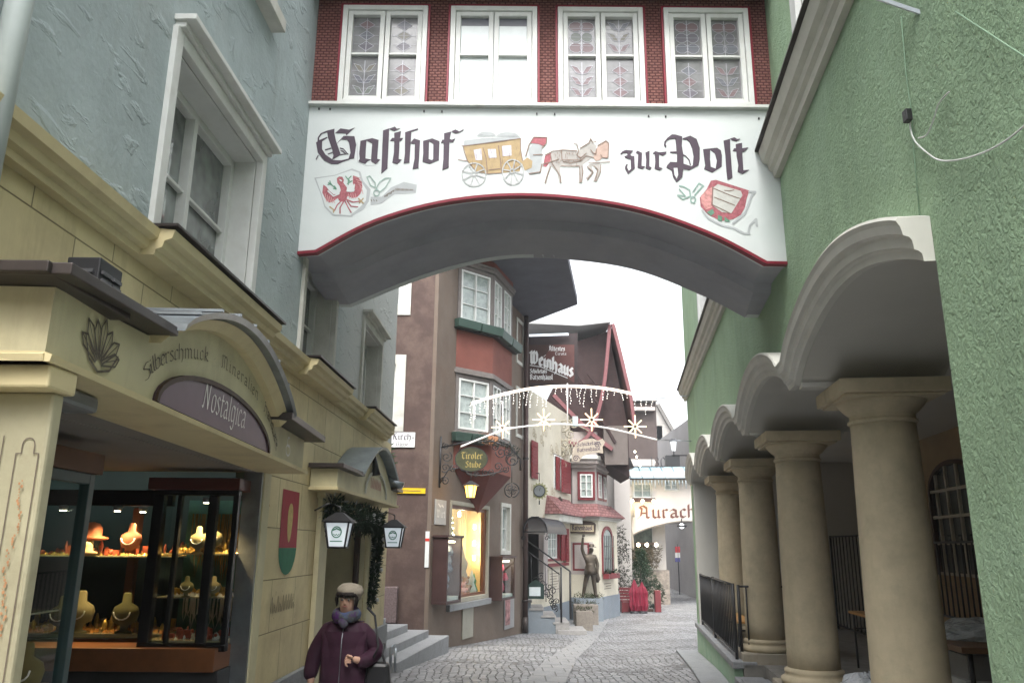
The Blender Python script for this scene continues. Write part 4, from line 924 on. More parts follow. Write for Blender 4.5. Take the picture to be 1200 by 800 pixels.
    b.hexa([(x-.13, y-.07, z+.5), (x+.12, y-.07, z+.5), (x+.12, y+.07, z+.5), (x-.13, y+.07, z+.5), (x-.1, y-.05, z+.84), (x+.08, y-.05, z+.84), (x+.08, y+.05, z+.84), (x-.1, y+.05, z+.84)]); b.build('pouch', m_, bg_, bevel=.03)
    b = MB(); b.tube([(x-.07, y-.05, z+.83), (x-.03, y-.1, z+.9), (x-.0, y-.1, z+.97), (x-.05, y-.04, z+1.2), (x-.12, y, z+1.26)], .01, 6); b.tube([(x+.05, y-.03, z+.83), (x+.02, y-.0, z+.9), (x+.03, y+.02, z+.98)], .01, 6); b.build('strap', mat('dark_strap', (.02, .02, .022)), bg_)
woman()

# ============================================================= bridge between the houses
br = thing('bridge_room', 'white arched bridge room with red shingled storey spanning the street', 'bridge building', (.2, 6.26, 2.3))
bw = mat('white_plaster', (.60, .635, .63), rough=.7, var=.04, vs=2, bump=.12, bs=30, bd=.003, stain=(.5, .55, .55), stain_amt=.3, stain_scale=1.6)
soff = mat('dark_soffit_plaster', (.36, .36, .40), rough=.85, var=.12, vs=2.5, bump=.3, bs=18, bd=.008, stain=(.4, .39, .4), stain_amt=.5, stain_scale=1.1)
fr_px = [(350, 297), (370, 294), (440, 258), (530, 234), (630, 228), (740, 242), (830, 272), (898, 307), (921, 309)]
FA = [BF.hit(x, y) for x, y in fr_px]; FA[0] = (-1.86, FA[1][1]-.02); FA[-1] = (2.42, FA[-2][1]-.005)
FA = [FA[0]]+spline(FA[1:-1], 6)+[FA[-1]]
RB = Frame((0, 7.78, 0), (1, 0))
RA = [RB.hit(x, y) for x, y in [(395, 360), (412, 360), (500, 325), (580, 305), (650, 303), (740, 315), (820, 345), (873, 372), (890, 372)]]; RA[0] = (-1.86, RA[1][1]); RA[-1] = (2.62, RA[-2][1])
RA = [RA[0]]+spline(RA[1:-1], 6)+[RA[-1]]
mb = MB(); mb.prism(BF, FA+[(2.40, 3.74), (-1.86, 3.76)], -.12, 0); mb.build('front_wall', bw, br)
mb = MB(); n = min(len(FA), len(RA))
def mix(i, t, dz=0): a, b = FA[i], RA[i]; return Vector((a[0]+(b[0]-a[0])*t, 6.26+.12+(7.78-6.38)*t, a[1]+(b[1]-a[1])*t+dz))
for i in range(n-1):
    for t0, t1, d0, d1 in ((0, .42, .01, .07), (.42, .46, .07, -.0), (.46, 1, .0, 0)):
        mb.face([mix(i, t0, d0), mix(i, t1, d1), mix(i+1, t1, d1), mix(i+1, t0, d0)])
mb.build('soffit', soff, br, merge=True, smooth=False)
mb = MB(); mb.prism(RB, RA+[(2.6, 5.2), (-1.86, 5.2)], 0, .1); mb.build('rear_wall', bw, br)
mb = MB(); mb.box(-1.86, 2.6, 6.5, 7.66, 3.1, 5.3); mb.build('floor_block', interior_dark, br)
redp = mat('dark_red_paint', (.21, .02, .035), rough=.45, var=.1)
mb = MB(); mb.sweep(BF, FA, [(0, -.05), (-.021, -.05), (-.021, .018), (0.003, .02)]); mb.build('red_edge', redp, br)
mb = MB(); mb.fbox(BF, -1.80, 2.31, 3.742, 3.768, -.1, .05); mb.build('ledge_flashing', white_paint, br)
shing = mat('red_shingles', (.20, .09, .075), rough=.8, var=.15, vs=5)
joints(shing, (0, 2), .052, .028, mortar=.006, col=(.06, .015, .018), amt=.85, bumpd=.006, tint=.15)
WB = [(-1.56, -.79), (-.58, .205), (.393, 1.166), (1.355, 2.125)]
mb = MB(); grid_wall(mb, BF, -1.86, 2.62, 3.75, 6.2, -.03, [(a+.02, b-.02, 3.80, 4.74) for a, b in WB]); mb.build('shingled_wall', shing, br)
mb = MB(); mb.fbox(BF, -1.86, 2.7, 4.90, 5.0, -.3, .35); mb.build('eaves', dark_wood, br)
mb = MB()
for a, b in WB:
    for x in (a-.022, b+.004): mb.fbox(BF, x, x+.018, 3.77, 4.79, -.03, .012)
    mb.fbox(BF, a-.004, b+.004, 4.772, 4.79, -.03, .012)
mb.build('window_edging', redp, br)
leadm = mat('lead_came', (.42, .42, .46), rough=.4, metal=.2)
inner_gl = mat('interior_glass', (.20, .20, .205), rough=.12, var=.35, vs=6, spec=.8)
bright_gl = mat('sky_lit_glass', (.62, .68, .68), rough=.15, var=.08, vs=6, spec=.7)
tints = [mat('blue_stained_glass', (.17, .175, .20), rough=.15), mat('red_stained_glass', (.22, .16, .17), rough=.15), mat('green_stained_glass', (.17, .19, .17), rough=.15), mat('amber_stained_glass', (.21, .20, .17), rough=.15), mat('violet_stained_glass', (.17, .16, .185), rough=.15)]
RG = random.Random(9)
for wi, (a, b) in enumerate(WB):
    mbf = MB(); c, d = 3.785, 4.77; f = .045
    mbf.fbox(BF, a, a+f, c, d, -.06, .02); mbf.fbox(BF, b-f, b, c, d, -.06, .02); mbf.fbox(BF, a+f, b-f, d-f, d, -.06, .02); mbf.fbox(BF, a+f, b-f, c, c+f*.6, -.06, .02)
    wn = mbf.build('window', white_paint, br, bevel=.004)
    m2 = MB(); mid = (a+b)/2
    for x0_, x1_ in ((a+f+.004, mid-.004), (mid+.004, b-f-.004)):
        g_ = .042; m2.fbox(BF, x0_, x0_+g_, c+f*.6+.003, d-f-.003, -.05, -.0); m2.fbox(BF, x1_-g_, x1_, c+f*.6+.003, d-f-.003, -.05, -.0)
        m2.fbox(BF, x0_+g_, x1_-g_, d-f-.003-g_, d-f-.003, -.05, -.0); m2.fbox(BF, x0_+g_, x1_-g_, c+f*.6+.003, c+f*.6+g_, -.05, 0); m2.fbox(BF, x0_+g_, x1_-g_, 4.275, 4.295, -.045, -.008)
    m2.build('casement', white_paint, wn, bevel=.003)
    m3 = MB(); m3.fbox(BF, a+f, b-f, c+.02, d-f, -.052, -.042); m3.build('pane', bright_gl if wi == 1 else inner_gl, wn)
    lead = MB(); cols_ = {k: MB() for k in range(5)}
    if wi == 1:
        for xc in ((a+f+mid)/2, (mid+b-f)/2): cols_[0].sheet(BF, [(xc-.125, 4.60), (xc+.125, 4.60), (xc+.125, 4.68), (xc-.125, 4.68)], -.0405)
    else:
        for xc in ((a+f+mid)/2, (mid+b-f)/2):
            for z0_ in (3.86, 4.31):
                hgt = .37; kind = RG.randrange(3)
                lead.stroke(BF, [(xc, z0_), (xc, z0_+hgt)], .006, -.038)
                for k in range(1, 4): lead.stroke(BF, [(xc-.11, z0_+k*.09), (xc+.11, z0_+k*.09)], .003, -.038)
                for k in range(3):
                    zc = z0_+.07+k*.11; r1, r2 = RG.uniform(.04, .07), .05; ci = RG.randrange(5) if not (wi == 2 and z0_ < 4) else 1
                    for s in (-1, 1):
                        if kind == 0: sh_ = [(xc+s*(.05)+r1*cos(t), zc+r2*sin(t)) for t in [q*pi/5 for q in range(10)]]
                        elif kind == 1: sh_ = [(xc, zc-.04), (xc+s*.05, zc-.03), (xc+s*.1, zc+.05), (xc+s*.04, zc+.03)]
                        else: sh_ = [(xc, zc-.05), (xc+s*.07, zc), (xc, zc+.05)]
                        cols_[ci].sheet(BF, sh_, -.0405+k*.0003+(s+1)*.0001); lead.stroke(BF, sh_+[sh_[0]], .004, -.038)
        lead.build('leading', leadm, wn)
    for k, q in cols_.items():
        if q.v: q.build('stained_glass', tints[k], wn)
# ---- black-letter inscription, traced
ink = mat('dark_aubergine_paint', (.075, .055, .075), rough=.7, var=.12, vs=8)
def Z1(l): return [(365+x/12, 140+y/12) for x, y in l]
def Z2(l): return [(445+x/12, 140+y/12) for x, y in l]
def Z5(l): return [(725+x/11.43, 145+y/11.43) for x, y in l]
def Z6(l): return [(800+x/11.43, 145+y/11.43) for x, y in l]
polys = [
 Z1([(218, 162), (325, 135), (322, 190), (345, 300), (410, 490), (310, 515), (290, 420), (235, 260)]),
 Z1([(335, 195), (410, 130), (530, 148), (608, 120), (490, 228), (480, 200)]),
 Z1([(350, 350), (455, 235), (605, 240), (630, 360), (600, 550), (520, 562), (550, 470), (530, 330), (500, 290), (420, 285)]),
 Z1([(65, 325), (85, 318), (90, 260), (130, 200), (218, 162), (220, 185), (150, 205), (110, 260), (110, 295), (220, 250), (225, 262), (150, 310), (150, 420), (200, 500), (310, 575), (420, 580), (520, 555), (540, 565), (440, 600), (370, 632), (280, 630), (180, 580), (90, 470)]),
 Z1([(190, 425), (270, 402), (290, 410), (195, 440)]), Z1([(230, 485), (300, 458), (305, 470), (235, 497)]),
 Z1([(400, 400), (450, 410), (520, 490), (505, 492), (450, 425), (400, 412)]), Z1([(410, 432), (450, 445), (490, 490), (475, 492), (440, 460), (410, 445)]),
 Z1([(310, 515), (400, 490), (530, 490), (400, 505), (290, 572)]),
 Z1([(95, 500), (103, 512), (70, 575), (60, 560)]),
 Z1([(690, 305), (790, 282), (855, 266), (945, 293), (925, 555), (968, 570), (905, 630), (845, 598), (840, 570), (790, 590), (755, 628), (660, 592), (680, 560), (672, 480)]),
 Z2([(48, 160), (135, 130), (130, 240), (108, 690), (22, 765)]),
 Z2([(135, 135), (215, 105), (240, 135), (290, 130), (205, 168)]),
 Z2([(205, 195), (300, 168), (285, 265), (330, 265), (300, 305), (280, 300), (268, 560), (310, 570), (250, 628), (178, 610), (200, 470), (205, 305), (148, 305), (175, 265), (205, 265)]),
 Z2([(358, 185), (450, 155), (540, 130), (540, 145), (445, 178), (418, 610), (338, 622), (355, 480)]),
 Z2([(437, 325), (485, 272), (568, 300), (545, 685), (462, 705), (490, 560), (495, 345), (450, 345)]),
 Z2([(905, 200), (1005, 175), (985, 280), (1015, 290), (1065, 270), (1030, 325), (980, 325), (970, 680), (880, 718), (895, 560), (900, 330), (862, 335), (880, 290), (905, 290)]),
 Z2([(1010, 172), (1065, 145), (1120, 175), (1180, 140), (1175, 160), (1120, 188), (1065, 200)]),
 Z5([(22, 405), (50, 375), (95, 355), (190, 365), (150, 415), (165, 432), (208, 440), (215, 600), (125, 678), (90, 615), (85, 580), (108, 540), (120, 548), (110, 590), (135, 635), (165, 610), (160, 480), (90, 460), (80, 440), (120, 425), (110, 395), (60, 395), (30, 418)]),
 Z5([(228, 390), (252, 365), (312, 395), (305, 570), (355, 575), (318, 610), (252, 590), (258, 480), (262, 410)]),
 Z5([(358, 390), (412, 365), (410, 575), (442, 592), (415, 620), (362, 600), (368, 480)]),
 Z5([(455, 400), (490, 372), (535, 385), (562, 385), (640, 378), (632, 405), (590, 432), (540, 410), (540, 585), (588, 600), (550, 628), (480, 605), (490, 520), (485, 412)]),
 Z5([(755, 200), (680, 210), (640, 235), (625, 280), (640, 305), (625, 322), (605, 290), (610, 245), (650, 195), (712, 148), (760, 150), (850, 175), (845, 300), (865, 420), (868, 540), (914, 555), (914, 612), (865, 612), (850, 720), (772, 785), (730, 720), (708, 625), (640, 590), (645, 565), (690, 515), (780, 520), (780, 400), (688, 392), (690, 378), (775, 375), (765, 260)]),
 Z6([(0, 200), (100, 165), (185, 210), (228, 330), (225, 480), (210, 560), (85, 622), (0, 610), (0, 545), (50, 555), (115, 575), (135, 560), (145, 440), (125, 330), (90, 250), (50, 215), (0, 212)]),
 Z6([(0, 412), (40, 430), (90, 485), (110, 560), (95, 555), (80, 490), (40, 445), (0, 430)]),
 Z6([(547, 232), (632, 208), (635, 330), (665, 725), (600, 755), (585, 640), (570, 420)]),
 Z6([(635, 205), (690, 188), (730, 212), (768, 205), (720, 238), (670, 228)]),
 Z6([(710, 278), (792, 262), (795, 335), (875, 322), (820, 380), (795, 378), (810, 628), (885, 622), (800, 675), (735, 645), (745, 560), (722, 440), (718, 375), (668, 370), (685, 335), (712, 335)]),
]
holes_polys = [
 (Z1([(690, 305), (790, 282), (855, 266), (945, 293), (925, 555), (968, 570), (905, 630), (845, 598), (840, 570), (790, 590), (755, 628), (660, 592), (680, 560), (672, 480)]), Z1([(775, 300), (855, 340), (838, 568), (760, 552), (765, 430)])),
 (Z2([(610, 305), (740, 270), (840, 310), (832, 575), (705, 628), (602, 600), (612, 480)]), Z2([(695, 310), (755, 345), (752, 560), (735, 578), (688, 560), (692, 420)])),
 (Z6([(272, 345), (460, 325), (510, 360), (525, 430), (522, 578), (395, 658), (285, 612), (300, 560)]), Z6([(368, 355), (430, 400), (458, 500), (440, 605), (375, 580), (365, 480)])),
]
LET = Frame((0, 6.26, 0), (1, 0))
mb = MB(); dd = 0
for q in polys:
    if q[0] == Z1([(690, 305)])[0]: continue
    dd += 1; pl = [LET.hit(x, y) for x, y in q]; mb.prism(LET, pl, .0005, .004+dd*.0001, back=False)
for q, h_ in holes_polys: mb.prism(LET, [LET.hit(x, y) for x, y in q], .0005, .004, holes=[[LET.hit(x, y) for x, y in h_]], back=False)
# the hole in the capital P's foot
mb.build('black_letter_inscription', ink, br)
mb = MB(); mb.prism(LET, [LET.hit(*p) for p in Z5([(735, 600), (785, 598), (795, 690), (775, 745), (745, 690)])], .004, .0082, back=False); mb.build('letter_counter', bw, br)
# halo of red shading beside the letters omitted; mural figures
def S(px_pts, w_, m_, name, n_=.003, parent=br, nib=None):
    mb = MB()
    for pl in px_pts: mb.stroke(LET, [LET.hit(*p) for p in pl], w_, n_, nib)
    return mb.build(name, m_, parent)
def A(px_polys, m_, name, n_=.002):
    mb = MB(); k = 0
    for pl in px_polys: mb.sheet(LET, [LET.hit(*p) for p in pl], n_+k*.0002); k += 1
    return mb.build(name, m_, br)
def C3(l): return [(535+x/10, 145+y/10) for x, y in l]
def C4(l): return [(610+x/10, 145+y/10) for x, y in l]
def E7(l): return [(365+x/9.23, 195+y/9.23) for x, y in l]
def E8(l): return [(785+x/10, 200+y/10) for x, y in l]
def el(cx, cy, rx, ry, a0=0, a1=360, k=22, T=C3): return T([(cx+rx*cos(radians(a0+(a1-a0)*i/k)), cy+ry*sin(radians(a0+(a1-a0)*i/k))) for i in range(k+1)])
ochre = mat('mural_ochre', (.40, .30, .17), rough=.8, var=.14, vs=14); mgrey = mat('mural_grey', (.42, .43, .43), rough=.8, var=.15, vs=14); mline = mat('mural_brown_line', (.24, .17, .14), rough=.8, var=.2, vs=20)
mlil = mat('mural_lilac', (.56, .55, .62), rough=.8, var=.1, vs=14); mred = mat('mural_red', (.36, .12, .14), rough=.8, var=.35, vs=40); mgreen = mat('mural_green', (.13, .27, .19), rough=.8, var=.25, vs=20); mpale = mat('mural_pale_grey', (.40, .42, .43), rough=.8, var=.08, vs=14); mhorse = mat('mural_dun', (.40, .38, .36), rough=.8, var=.15, vs=12)
A([C3([(80, 260), (750, 170), (755, 300), (770, 430), (740, 560), (520, 580), (370, 590), (220, 560), (130, 440)])], ochre, 'mural_coach')
A([C3([(90, 200), (240, 180), (740, 150), (750, 178), (80, 265)]), el(350, 150, 110, 55, 180, 360), el(600, 150, 130, 48, 180, 360), C3([(820, 560), (860, 420), (840, 300), (900, 230), (1000, 230), (1000, 480), (980, 580), (860, 595)])], mpale, 'mural_luggage')
A([C3([(200, 310), (290, 295), (300, 430), (225, 430)]), C3([(365, 300), (460, 300), (470, 400), (380, 405)]), C3([(530, 265), (640, 255), (645, 375), (540, 385)])], mlil, 'mural_coach_window', .0035)
S([C3([(60, 265), (250, 245), (500, 215), (750, 175), (750, 300), (775, 440)]), C3([(130, 440), (230, 565), (370, 590), (530, 580)]), C3([(310, 285), (345, 400), (365, 590)]), C3([(490, 260), (510, 400), (530, 580)]), C3([(380, 545), (510, 530)]), C3([(80, 265), (90, 330), (130, 440)]), C3([(20, 425), (120, 440)])], .0075, mline, 'mural_coach_outline', .0045)
S([el(205, 600, 140, 135), el(660, 570, 122, 145), el(205, 590, 22, 25), el(650, 560, 20, 24)]+[C3([(205+25*cos(a), 590+25*sin(a)), (205+138*cos(a), 600+133*sin(a))]) for a in [k*pi/4+.3 for k in range(8)]]+[C3([(655+22*cos(a), 560+22*sin(a)), (660+120*cos(a), 570+142*sin(a))]) for a in [k*pi/4+.2 for k in range(8)]], .011, mgrey, 'mural_coach_wheel', .006)
A([C3([(870, 230), (905, 160), (1060, 165), (1050, 230), (1030, 270), (960, 240)])], mred, 'mural_coachman', .0045)
S([C3([(810, 385), (850, 250), (905, 162), (1058, 165), (1050, 235), (1000, 290)]), C3([(850, 590), (980, 570), (1000, 480)]), C3([(900, 370), (1010, 365)])], .009, mline, 'mural_coachman_outline', .0065)
A([C3([(760, 450), (830, 400), (890, 440), (880, 520), (800, 550)])], ochre, 'mural_driver_box', .0045)
A([C4([(290, 370), (380, 330), (500, 310), (660, 320), (720, 350), (720, 440), (690, 505), (480, 500), (460, 520), (485, 700), (455, 700), (430, 580), (360, 500), (330, 580), (300, 715), (280, 690), (310, 590), (330, 500), (350, 420)]),
   C4([(660, 380), (700, 280), (790, 240), (820, 175), (840, 220), (885, 260), (880, 350), (840, 400), (730, 480), (715, 690), (680, 700), (690, 520)]), C4([(820, 470), (930, 460), (930, 560), (880, 670), (850, 680), (895, 560), (870, 500), (830, 500), (860, 580), (790, 670), (765, 640), (825, 580), (780, 500)])], mhorse, 'mural_horses')
A([C4([(880, 320), (910, 250), (1000, 200), (1040, 240), (1030, 390), (1010, 410), (960, 400), (930, 430), (880, 440), (850, 400)])], mat('mural_tan', (.46, .34, .29), rough=.8, var=.2, vs=14), 'mural_horse_head', .0035)
A([C4([(285, 380), (360, 345), (350, 440), (300, 510), (265, 500)])], mred, 'mural_horse_tail', .003)
S([C4([(290, 370), (380, 325), (500, 310), (660, 322)]), C4([(625, 240), (660, 245), (680, 330), (660, 370), (700, 410), (770, 350)]), C4([(480, 500), (580, 505), (690, 500)]), C4([(350, 360), (370, 470), (430, 560), (465, 620), (470, 690)]), C4([(285, 700), (320, 590), (350, 510)]), C4([(690, 510), (700, 690)]), C4([(720, 500), (730, 560), (715, 690)]), C4([(780, 510), (850, 570), (780, 660)]), C4([(860, 500), (905, 540), (870, 680)]), C4([(940, 480), (935, 570), (885, 680)]),
   C4([(700, 290), (800, 230), (820, 180), (845, 225), (885, 215)]), C4([(820, 310), (850, 350), (880, 360), (890, 300)]), C4([(905, 260), (1000, 205), (1030, 230), (1025, 400), (960, 405), (940, 370)]), C4([(480, 315), (485, 430), (720, 430)]), C4([(500, 450), (600, 460), (700, 440), (770, 380), (850, 400)]), C4([(800, 465), (1045, 452)]), C4([(255, 480), (450, 420)])], .0075, mline, 'mural_horse_outline', .006)
RH = random.Random(14)
S([C4([(x, y), (x+RH.uniform(-6, 14), y+RH.uniform(10, 34))]) for x, y in [(RH.uniform(370, 700), RH.uniform(325, 480)) for _ in range(34)]], .0035, mline, 'mural_horse_shading', .0085)
S([C3([(x, y), (x+RH.uniform(-4, 8), y+RH.uniform(20, 60))]) for x, y in [(RH.uniform(150, 740), RH.uniform(270, 520)) for _ in range(30)]], .003, mline, 'mural_coach_shading', .0085)
S([C3([(x, y), (x+RH.uniform(10, 40), y+RH.uniform(-8, 8))]) for x, y in [(RH.uniform(250, 720), RH.uniform(110, 175)) for _ in range(22)]], .003, mgrey, 'mural_luggage_shading', .0085)
# heraldic shields
A([E7([(30, 125), (250, 95), (440, 25), (530, 60), (560, 160), (640, 250), (620, 380), (560, 470), (430, 545), (230, 535), (140, 440), (100, 300)]), E7([(640, 330), (760, 330), (860, 230), (1000, 170), (1140, 200), (1130, 290), (900, 300), (760, 400), (640, 420)])], mpale, 'mural_scroll', .0015)
A([E7([(50, 135), (250, 105), (430, 45), (510, 70), (540, 170), (600, 260), (590, 370), (520, 450), (420, 530), (240, 520), (150, 430), (110, 300)])], bw, 'mural_shield_field', .0025)
A([E7([(275, 130), (300, 112), (335, 115), (352, 150), (345, 180), (385, 230), (380, 275), (430, 285), (470, 262), (448, 180), (450, 100), (500, 118), (545, 170), (552, 225), (530, 300), (495, 335), (440, 345), (392, 322), (375, 372), (330, 385), (300, 372), (285, 345), (240, 380), (190, 395), (150, 350), (118, 285), (130, 200), (165, 225), (190, 262), (240, 305), (300, 300), (318, 262), (305, 215), (280, 180)])], mred, 'mural_red_eagle', .0035)
S([E7([(180, 270), (240, 325), (300, 300)]), E7([(385, 270), (455, 272), (465, 200)]), E7([(310, 150), (325, 160)])], .012, bw, 'mural_eagle_bars', .0055)
S([E7([(150+i*22, 300+i*14), (165+i*22, 385+i*4)]) for i in range(5)]+[E7([(470+i*14, 120+i*26), (530+i*6, 130+i*34)]) for i in range(6)]+[E7([(400+i*25, 300), (415+i*22, 350)]) for i in range(4)], .006, mat('mural_rose_line', (.55, .3, .3)), 'mural_eagle_feathers', .0055)
S([[(q[0]/12+365, q[1]/12+140) for q in ((640, 330), (650, 600), (760, 650), (900, 650))]], .004, mpale, 'mural_letter_shadow', .0012)
S([E7([(330, 370), (280, 420), (250, 480)]), E7([(360, 370), (400, 450), (430, 500)]), E7([(350, 380), (310, 450), (310, 510)]), E7([(380, 360), (450, 390), (520, 380)]), E7([(390, 380), (430, 435), (500, 440)])], .012, mred, 'mural_eagle_feet', .0045)
S([E7([(200, 440), (240, 470), (240, 500)]), E7([(510, 350), (560, 400)]), E7([(560, 350), (520, 400)])], .012, ochre, 'mural_gold_talons', .005)
S([E7([(185, 180), (230, 210), (265, 250)]), E7([(200, 160), (210, 200)]), E7([(370, 110), (400, 150), (400, 200)]), E7([(430, 110), (400, 140), (420, 170)]), E7([(390, 190), (440, 160)]), E7([(180, 200), (215, 190)]), E7([(250, 215), (270, 245), (240, 245)])], .010, mgreen, 'mural_wreath', .0045)
S([E7([(600, 120), (630, 105), (690, 180), (690, 230), (640, 210), (600, 120)]), E7([(700, 240), (740, 170), (800, 130), (860, 130), (800, 230), (740, 280), (700, 240)]), el(705, 290, 30, 32, T=E7)], .010, mat('mural_sage', (.3, .4, .36), rough=.8), 'mural_oak_leaves', .004)
mb = MB(); ch = 'nor-slemkeuo'
for i in range(5): pass
S([E7([(645+i*28, 360+i*3), (652+i*28, 378)]) for i in range(3)]+[E7([(790+i*14, 330-i*9+8*((i*7) % 3)), (798+i*14, 316-i*9)]) for i in range(8)]+[E7([(915+i*14, 240+i*1), (915+i*14, 262)]) for i in range(14)], .006, umber, 'mural_scroll_lettering', .004)
A([E8([(540, 110), (930, 235), (900, 330), (880, 430), (830, 520), (740, 570), (600, 590), (450, 520), (360, 420), (350, 320), (430, 220), (480, 120)])], mred, 'mural_shield', .0025)
A([E8([(420, 240), (500, 190), (500, 300), (480, 400), (500, 430), (420, 460), (370, 380), (360, 300)])], mat('mural_rose', (.55, .27, .26), rough=.8, var=.35, vs=30), 'mural_shield_side', .003)
A([E8([(510, 200), (560, 160), (830, 240), (850, 290), (720, 500), (610, 490), (500, 410)])], mat('mural_stone', (.50, .50, .47), rough=.8, var=.12, vs=14), 'mural_barrel', .0035)
S([E8([(510, 210), (700, 290), (820, 330)]), E8([(520, 315), (760, 410)]), E8([(640, 235), (700, 240), (750, 230)]), E8([(500, 190), (490, 400), (700, 500)])], .008, mline, 'mural_barrel_lines', .005)
A([E8([(430, 490), (500, 450), (520, 500), (480, 530)]), E8([(560, 520), (610, 540), (610, 600), (560, 580)]), E8([(640, 540), (710, 600), (640, 600)])], mgreen, 'mural_shield_leaves', .005)
S([E8([(110, 180), (160, 190), (230, 230), (240, 300), (150, 340), (90, 290), (180, 300), (110, 220)]), E8([(270, 250), (340, 150), (390, 180), (340, 230), (290, 290)]), el(270, 345, 28, 35, T=E8)], .012, mat('mural_sage', (.25, .36, .32), rough=.8), 'mural_oak_leaves', .004)
S([E8([(380, 470), (450, 560), (600, 640), (760, 680), (870, 740), (930, 740)]), E8([(930, 250), (1000, 250), (960, 290), (880, 500), (740, 620)]), E8([(920, 720), (940, 640), (1010, 570), (1020, 650)])], .02, mpale, 'mural_scroll', .0035)
# nail heads under the flashing
mb = MB()
for px in (374, 387, 497, 518, 629, 650, 760, 780, 889):
    u, v = LET.hit(px, 128+(px-370)*.022); mb.fbox(BF, u-.006, u+.006, v-.008, v+.008, 0, .012)
mb.build('nail_head', iron, br)
# ============================================================= green arcade house on the right
green = mat('green_roughcast', (.315, .445, .285), rough=.85, var=.12, vs=1.5, stain=(.36, .49, .37), stain_amt=.4, stain_scale=.8)
def roughcast(m, d1=.012):
    n, l = m.node_tree.nodes, m.node_tree.links; b = bsdf(m); tc = n.new('ShaderNodeTexCoord')
    a = n.new('ShaderNodeTexNoise'); a.inputs['Scale'].default_value = 38; a.inputs['Detail'].default_value = 5; a.inputs['Roughness'].default_value = .55; a.inputs['Distortion'].default_value = .8; l.new(tc.outputs['Object'], a.inputs['Vector'])
    c = n.new('ShaderNodeValToRGB'); c.color_ramp.elements[0].position = .36; c.color_ramp.elements[1].position = .62; l.new(a.outputs['Fac'], c.inputs[0])
    bp = n.new('ShaderNodeBump'); bp.inputs['Distance'].default_value = d1; bp.inputs['Strength'].default_value = .8; l.new(c.outputs[0], bp.inputs['Height'])
    v = n.new('ShaderNodeTexNoise'); v.inputs['Scale'].default_value = 11; v.inputs['Detail'].default_value = 3; l.new(tc.outputs['Object'], v.inputs['Vector'])
    b2 = n.new('ShaderNodeBump'); b2.inputs['Distance'].default_value = .02; b2.inputs['Strength'].default_value = .5; l.new(v.outputs['Fac'], b2.inputs['Height']); l.new(bp.outputs[0], b2.inputs['Normal'])
    l.new(b2.outputs[0], b.inputs['Normal'])
roughcast(green); streaks(green, (.17, .25, .17), .45, .6, .5, .75)
greenp = mat('green_smooth_plaster', (.28, .42, .29), rough=.8, var=.15, vs=1.5, bump=.2, bs=25, bd=.005, stain=(.36, .42, .34), stain_amt=.7, stain_scale=1.5)
pale_vault = mat('pale_vault_plaster', (.50, .49, .45), rough=.85, var=.05, vs=1.2, bump=.1, bs=20, bd=.003)
mould = mat('stone_grey_moulding', (.58, .57, .52), rough=.75, var=.07, vs=4, stain=(.6, .6, .56), stain_amt=.4, stain_scale=3)
streaks(cream_stone, (.28, .24, .17), .4, .9, .52, .75)
tanw = mat('tan_plaster', (.30, .22, .13), rough=.85, var=.1, vs=1.5, stain=(.2, .14, .08), stain_amt=.4, stain_scale=1)
gh = thing('arcade_house', 'green roughcast house on the right with scalloped arcade on tan columns', 'house', (2.6, 8, gz(8)))
VAL = [3.36, 6.3, 9.0, 11.75, 14.5, 16.75]; VB, VR = 1.25, .325
def ash(t, near=False):
    t = (t-.045)/.91 if not near else t/.955
    return 0 if t <= 0 or t >= 1 else sin(pi*t)**(.9 if near and t < .5 else .66)
def inner():
    pts = []
    for i in range(5):
        a, b = VAL[i], VAL[i+1]
        for t in range(0, 48 if i < 4 else 49): pts.append((a+(b-a)*t/48, VB+VR*ash(t/48, i == 0)))
    return pts
IN = inner()
P = RW.p
mb = MB()
for i in range(len(IN)-1):
    a, b = IN[i], IN[i+1]; mb.face([P(a[0], a[1], 0), P(b[0], b[1], 0), P(b[0], 3.1, 0), P(a[0], 3.1, 0)])
mb.fbox(RW, .8, 3.36, -2.4, 3.1, -1.1, 0)
mb.fbox(RW, 16.75, 17.1, -2.6, 3.1, -3.6, 0)
GW = [(12.2, 13.4, 3.42, 4.9), (8.6, 9.7, 3.42, 4.9), (4.1, 5.2, 3.42, 4.9)]
grid_wall(mb, RW, .8, 17.1, 3.1, 6.2, 0, GW)
mb.face([P(17.1, 3.1, 0), P(17.1, 6.2, 0), P(17.1, 6.2, -8), P(17.1, 3.1, -8)]); mb.face([P(.8, 6.2, 0), P(17.1, 6.2, 0), P(17.1, 6.2, -8), P(.8, 6.2, -8)]); mb.face([P(.8, -2, 0), P(.8, 6.2, 0), P(.8, 6.2, -8), P(.8, -2, -8)])
mb.build('roughcast_wall', green, gh)
mb = MB()
for i in range(len(IN)-1):
    a, b = IN[i], IN[i+1]; mb.face([P(a[0], a[1], 0), P(b[0], b[1], 0), P(b[0], b[1], -1.05), P(a[0], a[1], -1.05)], True)
mb.build('vault', pale_vault, gh)
mb = MB()
for i in range(len(IN)-1):
    a, b = IN[i], IN[i+1]; mb.face([P(a[0], a[1], -1.05), P(b[0], b[1], -1.05), P(b[0], 1.7, -1.05), P(a[0], 1.7, -1.05)])
mb.fbox(RW, 3.3, 17.1, 1.7, 1.8, -3.6, -1.05)
mb.fbox(RW, 16.6, 16.745, -1.47, 1.69, -3.5, -.012)
mb.build('arcade_ceiling', pale_vault, gh)
NBK = -3.3
mb = MB(); grid_wall(mb, RW, -2, 17.0, -1.6, 1.75, NBK, [(11.2, 13.0, -.35, .85)])
